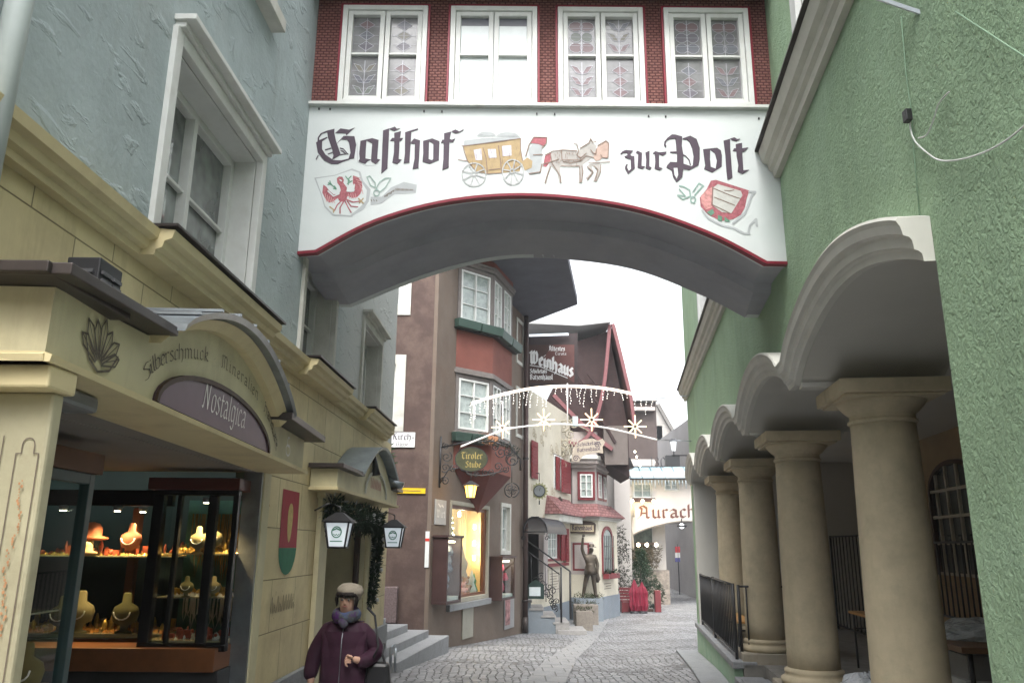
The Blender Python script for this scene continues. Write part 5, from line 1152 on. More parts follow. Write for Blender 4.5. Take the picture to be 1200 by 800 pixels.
# round head of the window opening
cu, r = 12.1, .9
arcw = [(cu+r*cos(radians(t)), .85+.42*sin(radians(t))) for t in range(0, 181, 12)]
mb.build('arcade_back_wall', tanw, gh)
whitebar = mat('old_cream_window_paint', (.42, .38, .3), rough=.6)
mb = MB(); mb.sweep(RW, [(13.0, -.35), (13.0, .85)]+arcw[1:-1]+[(11.2, .85), (11.2, -.35)], [(0, NBK-.05), (0, NBK+.06), (.06, NBK+.06), (.06, NBK-.05)]); wn = mb.build('arched_window', dark_wood, gh)
mb = MB()
for u in (11.5, 11.9, 12.3, 12.7): mb.fbox(RW, u-.02, u+.02, -.35, .85+.42*sqrt(max(0, 1-((u-cu)/r)**2)), NBK+.012, NBK+.05)
for v in (-.33, .1, .48, .86): mb.fbox(RW, 11.21, 12.99, v-.02, v+.02, NBK+.013, NBK+.045)
mb.build('glazing_bar', whitebar, wn)
mb = MB(); mb.prism(RW, [(11.2, -.35), (13.0, -.35)]+arcw, NBK-.0, NBK+.01); mb.build('pane', dark_glass, wn)
mb = MB(); mb.fbox(RW, 9.6, 16.9, -.58, -.5, NBK+.002, NBK+.05); mb.build('dado_rail', tanw, gh)
# floor, plinth, ledge, steps
pav = mat('arcade_floor_stone', (.22, .21, .19), rough=.8, var=.2, vs=8, bump=.2, bs=40, bd=.004)
mb = MB(); mb.fbox(RW, 2.0, 11.3, -2.4, -1.475, -3.3, -.36); mb.fbox(RW, 11.3, 16.75, -2.4, -1.475, -3.3, -.1); mb.build('arcade_floor', pav, gh)
mb = MB(); mb.fbox(RW, 11.38, 17.12, -2.6, -1.53, -.1, .012); mb.build('green_plinth', greenp, gh)
mb = MB(); mb.fbox(RW, 11.3, 17.15, -1.529, -1.44, -.28, .045); mb.build('ledge_slab', grey_stone, gh, bevel=.012)
mb = MB(); mb.fbox(RW, 10.3, 11.295, -2.4, -1.62, -.34, .03); mb.fbox(RW, 5.0, 11.0, -2.4, -1.60, -.36, -.02); mb.fbox(RW, 5.0, 10.3, -2.4, -1.72, -.02, .3); mb.build('step', grey_stone, gh, bevel=.012)
# kerb strip of pale slabs along the foot of the plinth
mb = MB(); pr = None
for i in range(20):
    u = 9+i*.45; a = P(u, gz(RW.p(u, 0).y)+.03, .02); b = P(u, gz(RW.p(u, 0).y)+.03, .42)
    if pr: mb.face([pr[0], pr[1], b, a]); mb.face([pr[1], b, b-Vector((0, 0, .1)), pr[1]-Vector((0, 0, .1))])
    pr = (a, b)
o = mb.build('kerb', grey_stone); tag(o, kind='structure')
# columns
def column(u, n_):
    c = P(u, 0, n_); prof = []
    z0 = -1.34
    sh = [(.315, z0), (.335, z0+.03), (.335, z0+.06), (.30, z0+.08), (.285, z0+.10), (.295, z0+.115), (.295, z0+.14), (.262, z0+.16)]
    mb = MB(); mb.lathe((c.x, c.y, 0), [(.262-.0+0*t, 0) for t in ()] or [(.262-.03*(t/10)**1.6, z0+.16+(.93-(z0+.16))*t/10) for t in range(11)], 40); col = mb.build('column', cream_stone, gh)
    mb = MB(); mb.lathe((c.x, c.y, 0), sh, 40); mb.build('base', cream_stone, col)
    mb = MB(); mb.lathe((c.x, c.y, 0), [(.232, .925), (.25, .935), (.25, .955), (.234, .965), (.234, 1.0), (.27, 1.03), (.31, 1.075), (.325, 1.10), (.325, 1.12)], 40)
    k = .385; A = [P(u+a*k, 0, n_+b*k) for a, b in ((-1, 1), (1, 1), (1, -1), (-1, -1))]
    mb.hexa([(q.x, q.y, 1.121) for q in A]+[(q.x, q.y, 1.225) for q in A]); k = .35; A = [P(u+a*k, 0, n_+b*k) for a, b in ((-1, 1), (1, 1), (1, -1), (-1, -1))]
    mb.hexa([(q.x, q.y, 1.10) for q in A]+[(q.x, q.y, 1.1205) for q in A]); mb.build('capital', cream_stone, col, bevel=.006)
    mb = MB(); k = .37; A = [P(u+a*k, 0, n_+b*k) for a, b in ((-1, 1), (1, 1), (1, -1), (-1, -1))]
    mb.hexa([(q.x, q.y, -1.55) for q in A]+[(q.x, q.y, -1.341) for q in A]); mb.build('pedestal', mat('pedestal_stone', (.36, .32, .25), rough=.8, var=.2, vs=10, bump=.3, bs=60, bd=.004, stain=(.2, .19, .17), stain_amt=.6, stain_scale=5), col, bevel=.01)
    # impost block between abacus and vault
    mb = MB(); mb.fbox(RW, u-.06, u+.06, 1.226, 1.262, -1.0, -.0); mb.build('impost', pale_vault, col)
for u, n_ in ((6.2, -.58), (8.95, -.5), (11.7, -.47), (14.45, -.45)): column(u, n_)
# scalloped moulding following the arches
mb = MB(); mp = [(-.002, .002), (-.002, .05), (.035, .055), (.05, .07), (.055, .085), (.10, .09), (.115, .10), (.125, .125), (.17, .135), (.195, .15), (.212, .14), (.212, .002)]
for i in range(5):
    a, b = VAL[i], VAL[i+1]
    pth = [(a+(b-a)*t/56, VB+VR*ash(t/56, i == 0)) for t in range(57)]
    rings = []; q = len(mp)
    for j, (u, v) in enumerate(pth):
        t = j/56; s = sin(pi*t)**.78
        # outer edge is a little flatter than the inner one
        rings.append([RW.p(u, v+o*(1+0*s), h) for o, h in mp])
    vs = [p for r_ in rings for p in r_]; fs = []
    for j in range(56):
        for k in range(q): fs.append((j*q+k, j*q+(k+1) % q, (j+1)*q+(k+1) % q, (j+1)*q+k))
    fs.append(tuple(range(q))); fs.append(tuple(56*q+k for k in range(q)))
    mb.add(vs, fs)
mb.build('arch_moulding', mould, gh)
mb = MB(); cp_ = [(0, .002), (0, .05), (.05, .06), (.07, .09), (.12, .1), (.14, .14), (.2, .16), (.235, .17), (.245, .02), (.245, .002)]
mb.sweep(RW, [(.75, 3.09), (17.2, 3.09)], cp_); mb.build('cornice', mat('grey_brown_moulding', (.50, .49, .43), rough=.75, var=.1, vs=4), gh)
mb = MB(); mb.fbox(RW, .7, 17.25, 3.336, 3.352, .003, .20); mb.build('cornice_flashing', tin, gh)
for a, b, c, d in GW: window(gh, RW, a, b, c, d, depth=.12, sur=.16, sproud=.03, cols=2, rows=2, fr=.06, gmat=curtain_glass, smat=white_paint)
mb = MB(); mb.fbox(RW, .7, 17.3, 6.2, 6.4, -8, .15); mb.build('eaves', dark_wood, gh)
# iron railing panels on the ledge
def railing(name, label, p0, p1, z0, z1, nb, group=None, thick=.016, zb=None):
    p0, p1 = Vector(p0), Vector(p1); mb = MB(); t = thing(name, label, 'railing', ((p0.x+p1.x)/2, (p0.y+p1.y)/2, z0), group=group)
    for p in (p0, p1): mb.tube([(p.x, p.y, z0), (p.x, p.y, z1+.02)], thick*1.4, 6)
    mb.build('post', iron, t); mb = MB()
    for z in ((zb or z0+.08), z1): mb.tube([(p0.x, p0.y, z), (p1.x, p1.y, z)], thick, 6)
    mb.build('rail', iron, t); mb = MB()
    for i in range(1, nb):
        q = p0.lerp(p1, i/nb); mb.tube([(q.x, q.y, (zb or z0+.08)), (q.x, q.y, z1)], thick*.75, 5)
    mb.build('bars', iron, t); return t
zl = -1.44
railing('iron_railing', 'far black iron railing panel on the stone ledge of the arcade', P(16.6, 0, -.06), P(14.3, 0, -.06), zl, -.5, 11, 'railing panels of the arcade terrace')
railing('iron_railing', 'near black iron railing panel on the stone ledge of the arcade', P(14.2, 0, -.05), P(11.55, 0, -.05), zl, -.48, 13, 'railing panels of the arcade terrace')
railing('iron_railing', 'black iron railing panel across the terrace beside the third column', P(11.55, 0, -.12), P(11.6, 0, -.75), zl, -.5, 6, 'railing panels of the arcade terrace')
railing('iron_railing', 'tall black iron railing in front of the arched arcade window', P(11.4, 0, -2.6), P(8.9, 0, -2.6), -1.47, .1, 16, thick=.016, zb=-.8)
railing('iron_railing', 'tall black iron cage railing at the back of the arcade between the front columns', P(16.6, 0, -2.6), P(13.4, 0, -2.6), -1.47, .24, 14, thick=.016)
# beer tables and benches folded behind the railing
pine = mat('orange_pine_board', (.5, .27, .09), rough=.45, var=.2, vs=8)
def board_table(name, label, cat, u0, u1, n0, n1, z, th=.03):
    t = thing(name, label, cat, tuple(P((u0+u1)/2, -1.47, (n0+n1)/2)), group='beer tables and benches on the arcade terrace')
    mb = MB(); mb.fbox(RW, u0, u1, z-th, z, n0, n1); mb.build('board', pine, t, bevel=.004)
    for u in (u0+.15, u1-.15):
        mb = MB(); mb.tube([P(u, z-th, n0+.03), P(u, -1.47, n0+.03)], .014, 6); mb.tube([P(u, z-th, n1-.03), P(u, -1.47, n1-.03)], .014, 6); mb.tube([P(u, z-.3*(z+1.47), n0+.03), P(u, z-.3*(z+1.47), n1-.03)], .012, 6); mb.build('leg', iron, t)
board_table('beer_table', 'orange pine beer table behind the near railing panel', 'table', 12.3, 14.0, -1.15, -.55, -.72)
board_table('beer_bench', 'orange pine bench behind the near railing, nearest to the railing', 'bench', 12.3, 14.0, -.42, -.18, -1.02)
board_table('beer_bench', 'orange pine bench on the wall side of the beer table', 'bench', 12.3, 14.0, -1.5, -1.28, -1.02)
board_table('beer_table', 'orange pine table between the second and third column', 'table', 9.6, 11.4, -2.0, -1.5, -.78)
# plastic wrapped furniture
film = mat('crumpled_plastic_film', (.5, .53, .56), rough=.15, var=.2, vs=6, bump=1, bs=14, bd=.04, spec=.9)
def crumple(label, c, rx, ry, rz_, seed):
    R = random.Random(seed); mb = MB(); vs = []; k = 18
    prof = [(cos(radians(a)), sin(radians(a))) for a in range(-10, 91, 12)]
    for r_, z in prof:
        for j in range(k):
            f = 1+R.uniform(-.16, .16); vs.append((c[0]+rx*r_*f*cos(2*pi*j/k), c[1]+ry*r_*f*sin(2*pi*j/k), c[2]+rz_*z*(1+R.uniform(-.08, .08))))
    fs = [(i*k+j, i*k+(j+1) % k, (i+1)*k+(j+1) % k, (i+1)*k+j) for i in range(len(prof)-1) for j in range(k)]
    mb.add(vs, fs); o = mb.build('plastic_sheet', film); return tag(o, label, 'plastic sheet')
q = P(8.1, 0, -.78); crumple('clear plastic film bundled over furniture between the two front columns', (q.x, q.y, -1.47), .36, .34, .36, 1)
# wooden trestle / sideboard at the lower right
q0 = P(8.0, 0, -1.8)
tb = thing('side_table', 'brown wooden side table with an iron frame beside the front column', 'table', (q0.x, q0.y, -1.47))
mb = MB(); mb.fbox(RW, 7.3, 8.7, -.83, -.78, -2.2, -1.35); mb.build('tabletop', mat('brown_tabletop', (.15, .075, .03), rough=.4, var=.2, vs=6), tb, bevel=.005)
mb = MB()
for u in (7.4, 8.6):
    for n_ in (-2.1, -1.45): mb.tube([P(u, -.83, n_), P(u, -1.47, n_)], .02, 6)
for n_ in (-2.1, -1.45): mb.tube([P(7.4, -1.2, n_), P(8.6, -1.2, n_)], .015, 6)
mb.build('frame', iron, tb)
q = P(8.1, 0, -1.8); crumple('clear plastic film heaped on the brown side table', (q.x, q.y, -.78), .38, .34, .18, 3)
o = thing('stacked_boxes', 'white cartons stacked under the brown side table', 'carton', tuple(P(8, -1.47, -1.8)))
mb = MB(); mb.fbox(RW, 7.7, 8.2, -1.47, -1.1, -2.05, -1.5); mb.build('lower_carton', white_paint, o); mb = MB(); mb.fbox(RW, 7.75, 8.2, -1.098, -.9, -2.0, -1.55); mb.build('upper_carton', mat('grey_carton', (.3, .3, .3)), o)
# stack of blue folding chairs behind
o = thing('blue_crate', 'dark blue plastic crate behind the front column', 'crate', tuple(P(9.3, -1.47, -1.7)))
mb = MB(); mb.fbox(RW, 9.0, 9.7, -1.47, -1.2, -2.1, -1.5); mb.build('crate_body', mat('navy_plastic', (.02, .03, .12), rough=.4), o, bevel=.01)
mb = MB(); mb.fbox(RW, 8.98, 9.72, -1.2, -1.17, -2.12, -1.48); mb.build('rim', mat('navy_plastic_rim', (.02, .035, .14), rough=.4), o)
# bracket and cables on the green wall
galv = mat('galvanised_steel', (.42, .45, .47), rough=.35, metal=.7, var=.1, vs=20)
bk = thing('wall_bracket', 'grey galvanised angle bracket projecting from the top of the green wall', 'bracket', tuple(P(3.0, 3.2, 0)))
a = Vector(at(1022, -4, 3.3)); b = Vector(at(1122, 30, 3.05)); c = Vector(at(1112, -30, 3.05))
mb = MB()
def bar(p, q, w_, h_):
    d = (q-p).normalized(); s_ = d.cross(Vector((0, 0, 1))).normalized(); t_ = s_.cross(d)
    mb.hexa([p-s_*w_-t_*h_, p+s_*w_-t_*h_, q+s_*w_-t_*h_, q-s_*w_-t_*h_, p-s_*w_+t_*h_, p+s_*w_+t_*h_, q+s_*w_+t_*h_, q-s_*w_+t_*h_])
bar(a, b, .012, .008); mb.build('arm', galv, bk)
mb = MB(); bar(b, c, .012, .012); mb.build('upright', galv, bk)
def wall_px(px, py, n_=.02): u, v = RW.hit(px, py, n_); return P(u, v, n_)
mb = MB(); pts = [wall_px(*p) for p in ((1112, 108), (1108, 112), (1100, 122), (1094, 140), (1086, 158), (1076, 162))]; mb.tube(spline([tuple(p) for p in pts], 5), .0035, 6)
pts = [wall_px(*p) for p in ((1067, 130), (1067, 150), (1072, 165), (1085, 178), (1102, 188), (1130, 186), (1165, 173), (1200, 148), (1260, 90))]; mb.tube(spline([tuple(p) for p in pts], 6), .004, 6)
cb_ = mb.build('white_cable', white_paint, merge=False); tag(cb_, 'thin white cable sagging across the green roughcast wall', 'cable')
mb = MB(); q = wall_px(1067, 136); mb.box(q.x-.03, q.x+.0, q.y-.02, q.y+.02, q.z-.03, q.z+.03); mb.build('clip', iron, cb_, bevel=.004)
mb = MB(); pts = [wall_px(*p) for p in ((1120, 14), (1160, 40), (1200, 66), (1240, 95))]; mb.tube(pts, .003, 6); tag(mb.build('thin_wire', greenp), 'thin green wire running down from the bracket to the right edge of the green wall', 'wire')
mb = MB(); pts = [wall_px(*p, .008) for p in ((1056, 20), (1062, 90), (1068, 130), (1071, 180), (1078, 256))]; mb.tube(pts, .003, 6); tag(mb.build('thin_wire', greenp), 'thin green wire running straight down the wall to the first arch', 'wire')
# ============================================================= brown house
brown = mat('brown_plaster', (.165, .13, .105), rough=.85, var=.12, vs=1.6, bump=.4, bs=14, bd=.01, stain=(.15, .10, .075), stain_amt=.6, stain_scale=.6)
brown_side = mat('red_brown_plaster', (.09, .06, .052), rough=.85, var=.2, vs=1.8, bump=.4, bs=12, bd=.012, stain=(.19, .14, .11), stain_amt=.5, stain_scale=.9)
redpl = mat('oxide_red_plaster', (.19, .07, .055), rough=.85, var=.12, vs=2, bump=.3, bs=14, bd=.008)
bh = thing('brown_house', 'brown plastered house with bay window and dark overhanging eaves beyond the bridge', 'house', (-1.66, 17, gz(17)))
P = BRW.p
u_d = (1.06, 3.84, -1.22, 1.0)
mb = MB()
grid_wall(mb, BRW, 0, 7.6, -3, 9.0, 0, [u_d, (4.9, 5.7, -.15, 1.1)])
mb.face([P(7.6, -3, 0), P(7.6, 9, 0), P(7.6, 9, -6), P(7.6, -3, -6)]); mb.build('front_wall', brown, bh)
SW = [(-2.2, -.83, 5.2, 6.2), (-2.2, -.88, 2.6, 3.85)]
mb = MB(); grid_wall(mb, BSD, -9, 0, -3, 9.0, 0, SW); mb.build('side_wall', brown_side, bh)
mb = MB(); mb.fbox(BSD, -.08, .0, -3, 9, -.06, .004); mb.fbox(BRW, -.01, .9, -3, 9.0, -.05, .006); mb.build('corner_strip', brown, bh)
for a, b, c, d in SW: window(bh, BSD, a, b, c, d, depth=.12, sur=.22, sproud=.03, cols=2, rows=2, fr=.06, gmat=dark_glass, smat=pale_stone)
window(bh, BRW, 4.95, 5.65, -.1, 1.05, depth=.12, sur=.1, sproud=.03, cols=1, rows=2, fr=.05, gmat=curtain_glass)
window(bh, BRW, 6.3, 6.9, 3.2, 4.5, depth=.12, sur=.1, sproud=.03, cols=1, rows=2, fr=.05, gmat=curtain_glass)
window(bh, BRW, 6.3, 6.9, 5.4, 6.6, depth=.12, sur=.1, sproud=.03, cols=1, rows=2, fr=.05, gmat=curtain_glass)
# roof / eaves
ZE = 6.95
mb = MB(); q = [(-1.75, 16.8), (1.35, 18.5), (1.93, 22.45), (.45, 24.6), (-9, 24.6), (-9, 16.8)]
q2 = [(-.5, 17.4), (-9, 17.4), (-9, 24), (.2, 24)]
mb.add([(x, y, ZE) for x, y in q]+[(x, y, ZE+.22) for x, y in q], [(5, 4, 3, 2, 1, 0), (6, 7, 8, 9, 10, 11)]+[(i, (i+1) % 6, (i+1) % 6+6, i+6) for i in range(6)])
mb.build('eaves', mat('slate_dark_eaves', (.12, .12, .14), rough=.8, var=.15, vs=2), bh)
mb = MB(); mb.add([(-1.75, 16.8, ZE+.23), (1.35, 18.5, ZE+.23), (1.93, 22.45, ZE+.23), (.45, 24.6, ZE+.23), (-9, 24.6, ZE+.23), (-9, 16.8, ZE+.23), (-3, 20, ZE+3.2), (-9, 20, ZE+3.2)], [(0, 1, 6), (1, 2, 6), (2, 3, 6), (3, 4, 7, 6), (5, 0, 6, 7)]); mb.build('roof', mat('dark_roof_tiles', (.08, .06, .055), rough=.8), bh)
# bay
A0 = P(1.18, 0, 0); 
B1 = Vector((-.47, 18.93, 0)); B2 = Vector((.0, 20.5, 0)); B0 = Vector((-1.30, 18.15, 0)); B3 = P(4.9, 0, 0)
def baypoly(k=0, grow=0):
    c = Vector((-.9, 19.6, 0)); out = []
    for p in (B0, B1, B2, Vector((B3.x, B3.y, 0))):
        d = (p-c).normalized(); out.append(p+d*grow)
    return out
def bayslab(z0, z1, grow, m, name, par=bh):
    mb = MB(); bp_ = baypoly(0, grow); back = [bp_[-1]+Vector((-.5, .15, 0)), bp_[0]+Vector((-.4, .12, 0))]; q = bp_+back; n = len(q)
    mb.add([(p.x, p.y, z0) for p in q]+[(p.x, p.y, z1) for p in q], [tuple(range(n))[::-1], tuple(range(n, 2*n))]+[(i, (i+1) % n, (i+1) % n+n, i+n) for i in range(n)]); return mb.build(name, m, par, bevel=.006)
bay = bayslab(4.0, 5.0, 0, redpl, 'bay_window')
bayslab(1.72, 2.55, 0, redpl, 'bay_lower_panel', bay)
bayslab(6.82, 7.0, .02, redpl, 'bay_upper_panel', bay)
trim_m = mat('grey_wood_trim', (.17, .15, .14), rough=.6, var=.15, vs=10)
for z0, z1, g_ in ((3.93, 4.02, .09), (4.02, 4.07, .05), (6.62, 6.70, .09), (6.70, 6.76, .13), (2.5, 2.56, .06)): bayslab(z0, z1, g_, trim_m, 'bay_cornice', bay)
mb = MB(); bp_ = baypoly(); tip = P(2.9, .8, .02); top_ = [(p.x, p.y, 1.72) for p in bp_]; mb.add(top_+[(tip.x, tip.y, .78)], [(0, 1, 4), (1, 2, 4), (2, 3, 4)]); mb.build('corbel', mat('dark_red_corbel', (.12, .04, .035), rough=.8), bay)
# window bands
def facewin(p, q, z0, z1, cols, inset=.06, rows=3):
    U_ = (q.x-p.x, q.y-p.y); Ff = Frame((p.x, p.y, 0), U_); Lw = Vector((U_[0], U_[1])).length
    mb = MB(); mb.fbox(Ff, 0, Lw, z0, z1, -.35, -.12); mb.build('bay_interior', interior_dark, bay)
    n = cols; w_ = (Lw)/n
    for i in range(n):
        window(bay, Ff, i*w_+.09, (i+1)*w_-.09, z0+.06, z1-.08, depth=.05, sur=.085, sproud=.004, cols=2 if w_ > .7 else 1, rows=rows, fr=.05, mull=.03, gmat=curtain_glass, smat=trim_m)
for z0, z1 in ((2.56, 3.92), (5.18, 6.61)):
    facewin(B0, B1, z0, z1, 1); facewin(B1, B2, z0, z1, 2); facewin(B2, Vector((B3.x, B3.y, 0)), z0, z1, 1)
bayslab(5.0, 5.17, -.02, trim_m, 'bay_sill', bay)
# planters (dark green boxes)
def planter(p, q, z, label):
    U_ = (q.x-p.x, q.y-p.y); Ff = Frame((p.x, p.y, 0), U_); Lw = Vector(U_).length; t = thing('planter_box', label, 'planter', tuple(Ff.p(Lw/2, z, .12)), group='dark green window boxes on the bay')
    n = 2
    for i in range(n):
        mb = MB(); a, b = i*Lw/n+.01, (i+1)*Lw/n-.01
        P_ = Ff.p; mb.hexa([P_(a+.02, z, .22), P_(b-.02, z, .22), P_(b-.02, z, .06), P_(a+.02, z, .06), P_(a, z+.2, .26), P_(b, z+.2, .26), P_(b, z+.2, .06), P_(a, z+.2, .06)]); mb.build('box', mat('dark_green_planter', (.05, .085, .07), rough=.5, var=.15), t, bevel=.01)
    mb = MB(); mb.fbox(Ff, .0, Lw, z-.02, z+.0, -.0, .1); mb.build('bracket', iron, t)
d1 = (B1-B0).normalized()*.16; d2 = (B2-B1).normalized()*.2
planter(B0-d1, B1+d1, 5.0, 'dark green planter box below the upper bay window, left face'); planter(B1+d2*.3, B2+d2, 5.0, 'dark green planter box below the upper bay window, street face')
planter(B0-d1, B1-d1*2, 2.32, 'dark green planter box below the lower bay window')
bl = thing('terracotta_trough', 'terracotta trough of heather below the lower bay window', 'planter', (-.7, 18.5, 2.3))
mb = MB(); Ff = Frame((B0.x, B0.y, 0), ((B1-B0).x, (B1-B0).y)); mb.fbox(Ff, .62, 1.15, 2.32, 2.52, .06, .24); mb.build('trough', mat('terracotta', (.45, .22, .12), rough=.8), bl, bevel=.02)
mb = MB(); R = random.Random(3)
for i in range(5): tuft(mb, Ff.p(.68+i*.1, 2.52, .15), .09, 30, R, .03)
mb.build('heather', mat('rust_heather', (.2, .09, .05)), bl)
# ---- lit shop window
dw = MB(); a, b, c, d = u_d
for q in ((a, a+.09, c, d), (b-.09, b, c, d), (a+.09, b-.09, d-.09, d), (a+.09, b-.09, c, c+.1)): dw.fbox(BRW, q[0], q[1], q[2], q[3], -.10, .03)
sw_ = dw.build('shop_window', mat('sandstone_frame', (.36, .34, .28), rough=.8, var=.1), bh, bevel=.01)
mb = MB(); mb.fbox(BRW, a-.05, b+.05, c-.14, c-.002, -.02, .09); mb.build('sill', grey_stone, sw_, bevel=.008)
mb = MB()
for q in ((a+.09, a+.14, c+.1, d-.09), (b-.25, b-.09, c+.1, d-.09), (a+.14, b-.25, d-.17, d-.09), (a+.14, b-.25, c+.1, c+.16)): mb.fbox(BRW, q[0], q[1], q[2], q[3], -.12, -.04)
mb.build('frame', mat('chestnut_frame', (.16, .06, .03), rough=.4), sw_)
mb = MB(); mb.fbox(BRW, a+.1, b-.2, c+.12, d-.1, -.085, -.08); mb.build('pane', clear, sw_)
mb = MB(); mb.fbox(BRW, a, b, c, c+.14, -.7, -.12); mb.build('display_floor', mat('snow_cloth', (.7, .68, .6), rough=.8), sw_)
mb = MB(); mb.fbox(BRW, a-.1, a, c, d, -.7, -.12); mb.fbox(BRW, b, b+.1, c, d, -.7, -.12); mb.fbox(BRW, a, b, d-.08, d, -.7, -.12); mb.build('display_side', mat('pine_lining', (.6, .45, .25), rough=.6), sw_)
# curtain with folds as the lit back
mb = MB(); pts = []
for i in range(81):
    u = a+(b-a)*i/80; n_ = -.62+.03*sin(i*.9)+.015*sin(i*2.3); pts.append((u, n_))
for i in range(80): mb.face([P(pts[i][0], c, pts[i][1]), P(pts[i+1][0], c, pts[i+1][1]), P(pts[i+1][0], d, pts[i+1][1]), P(pts[i][0], d, pts[i][1])], True)
mb.build('back_curtain', mat('cream_curtain', (.72, .6, .38), rough=.8, var=.06), sw_)
def plight(par, loc, e, col, r=.05, size=None):
    ld = bpy.data.lights.new('lamp_light', 'POINT'); ld.energy = e; ld.color = col; ld.shadow_soft_size = r
    lo = bpy.data.objects.new('lamp_light', ld); COL.objects.link(lo); lo.parent = par; lo.location = Vector(loc)-root_of(par).location
for i, (u, v) in enumerate(((3.62, .45), (3.62, .05), (3.62, -.3), (2.5, .72))):
    q = P(u, v, -.3); mb = MB(); mb.ball(q, .035, 10); mb.tube([q, q+Vector((.0, 0, .09))], .03, 8); o = mb.build('shop_spot', emat('shop_bulb', (1, .86, .6), 8)); tag(o, ('upper spot lamp at the right side of the lit shop window', 'middle spot lamp at the right side of the lit shop window', 'lower spot lamp at the right side of the lit shop window', 'spot lamp under the top of the lit shop window')[i], 'spot lamp', 'spots in the lit shop window')
    plight(o, q+P(0, 0, .1)-P(0, 0, 0), 3.2, (1, .78, .45))
# toys and ornaments
R = random.Random(8)
tree = thing('christmas_tree', 'small lit christmas tree at the left of the lit shop window', 'christmas tree', tuple(P(1.85, c+.14, -.28)))
mb = MB(); mb.tube([P(1.85, c+.14, -.28), P(1.85, .75, -.28)], [.03, .01], 6); mb.build('trunk', dark_wood, tree)
mb = MB()
for i in range(46): 
    t = i/46; tuft(mb, P(1.85, c+.3+t*1.65, -.28), .2*(1-t)+.03, 22, R, .035)
mb.build('branches', mat('tinsel_green', (.12, .2, .07), rough=.6, var=.4), tree)
mb = MB()
for i in range(70): 
    t = R.random(); an = R.uniform(0, 6.28); r_ = (.2*(1-t)+.04); mb.ball(P(1.85+r_*cos(an), c+.3+t*1.6, -.28+r_*sin(an)), .014, 6)
mb.build('fairy_light', emat('fairy_bulb', (1, .9, .65), 10), tree)
def toy(u, n_, s, m, label, kind):
    z = c+.14; mb = MB(); q = P(u, z, n_)
    if kind == 'bear':
        for dx, dz, r_ in ((0, .1, .1), (0, .26, .075), (-.06, .33, .03), (.06, .33, .03), (-.1, .14, .04), (.1, .14, .04), (-.06, .02, .045), (.06, .02, .045)): mb.ball(q+Vector((dx*s, 0, dz*s)), r_*s, 10)
    else:
        mb.lathe(q, [(.1*s, 0), (.11*s, .05*s), (.05*s, .22*s), (.06*s, .25*s), (.07*s, .3*s), (.04*s, .36*s), (.005, .5*s)], 12)
    o = mb.build('stuffed_toy' if kind == 'bear' else 'figurine', m); tag(o, label, 'toy' if kind == 'bear' else 'figurine', 'toys in the lit shop window')
mA, mB_, mC, mD = mat('brown_plush', (.3, .15, .06), rough=.9), mat('red_plush', (.5, .04, .03), rough=.8), mat('pink_plush', (.6, .3, .25), rough=.9), mat('white_plush', (.7, .68, .6), rough=.9)
toy(2.15, -.2, .9, mA, 'brown teddy bear low in the lit shop window beside the tree', 'bear'); toy(2.5, -.35, 1.3, mB_, 'red plush figure in the middle of the lit shop window', 'bear')
toy(2.55, -.18, .8, mC, 'pink plush toy in front of the red one in the lit shop window', 'bear'); toy(2.9, -.25, 1.1, mA, 'large brown bear right of centre in the lit shop window', 'bear')
toy(3.2, -.2, 1.1, mD, 'tall white figurine at the right of the lit shop window', 'fig'); toy(3.42, -.22, .9, mat('green_cloth', (.06, .25, .12)), 'green pointed figurine at the right end of the lit shop window', 'fig'); toy(2.0, -.16, .7, mD, 'small white figurine in the left corner of the lit shop window', 'fig')
toy(3.05, -.42, 2.3, mat('birch_twig', (.35, .28, .18)), 'tall twig cone behind the bears in the lit shop window', 'fig')
# showcases fixed to the wall
def showcase(u0, u1, v0, v1, label, seed):
    t = thing('wall_showcase', label, 'showcase', tuple(P((u0+u1)/2, v0, .15)), group='wooden showcases on the brown house')
    mb = MB(); dn = .34
    mb.fbox(BRW, u0, u0+.05, v0, v1, .007, dn); mb.fbox(BRW, u1-.05, u1, v0, v1, .007, dn); mb.fbox(BRW, u0-.03, u1+.03, v1, v1+.05, .007, dn+.03); mb.fbox(BRW, u0, u1, v0-.05, v0, .007, dn); mb.fbox(BRW, u0+.05, u1-.05, v0, v1, .007, .02)
    mb.build('cabinet', mat('dark_stained_cabinet', (.055, .03, .028), rough=.5, var=.2), t, bevel=.004)
    mb = MB(); mb.fbox(BRW, u0+.05, u1-.05, v0, v1, dn-.02, dn-.014); mb.build('glass', clear, t)
    R = random.Random(seed); mb = MB()
    mb.fbox(BRW, u0+.06, u1-.06, v0+.01, v0+.08, .03, dn-.05); mb.build('shelf', pale_stone, t)
    mb = MB()
    for i in range(9): q = P(R.uniform(u0+.12, u1-.12), R.uniform(v0+.1, v0+.75*(v1-v0)), .12); mb.lathe(q, [(.05, 0), (.07, .06), (.03, .16), (.01, .2)], 8)
    mb.build('goods', (mat('blue_grey_goods', (.16, .19, .25), rough=.5, var=.5, vs=12), mat('crimson_goods', (.4, .03, .08), rough=.6, var=.4, vs=9))[seed % 2], t)
    mb = MB(); mb.tube([P(u0+.12, v1-.08, .2), P(u1-.12, v1-.08, .2)], .02, 8); mb.build('strip_lamp', emat('case_strip', (1, .8, .45), 5), t)
    plight(t, P((u0+u1)/2, v1-.14, .2), 3, (1, .78, .45), .03)
showcase(.12, 1.0, -1.1, .18, 'tall dark wooden showcase left of the lit shop window', 2); showcase(3.95, 5.1, -1.25, -.28, 'smaller dark wooden showcase with crimson goods right of the lit shop window', 3)
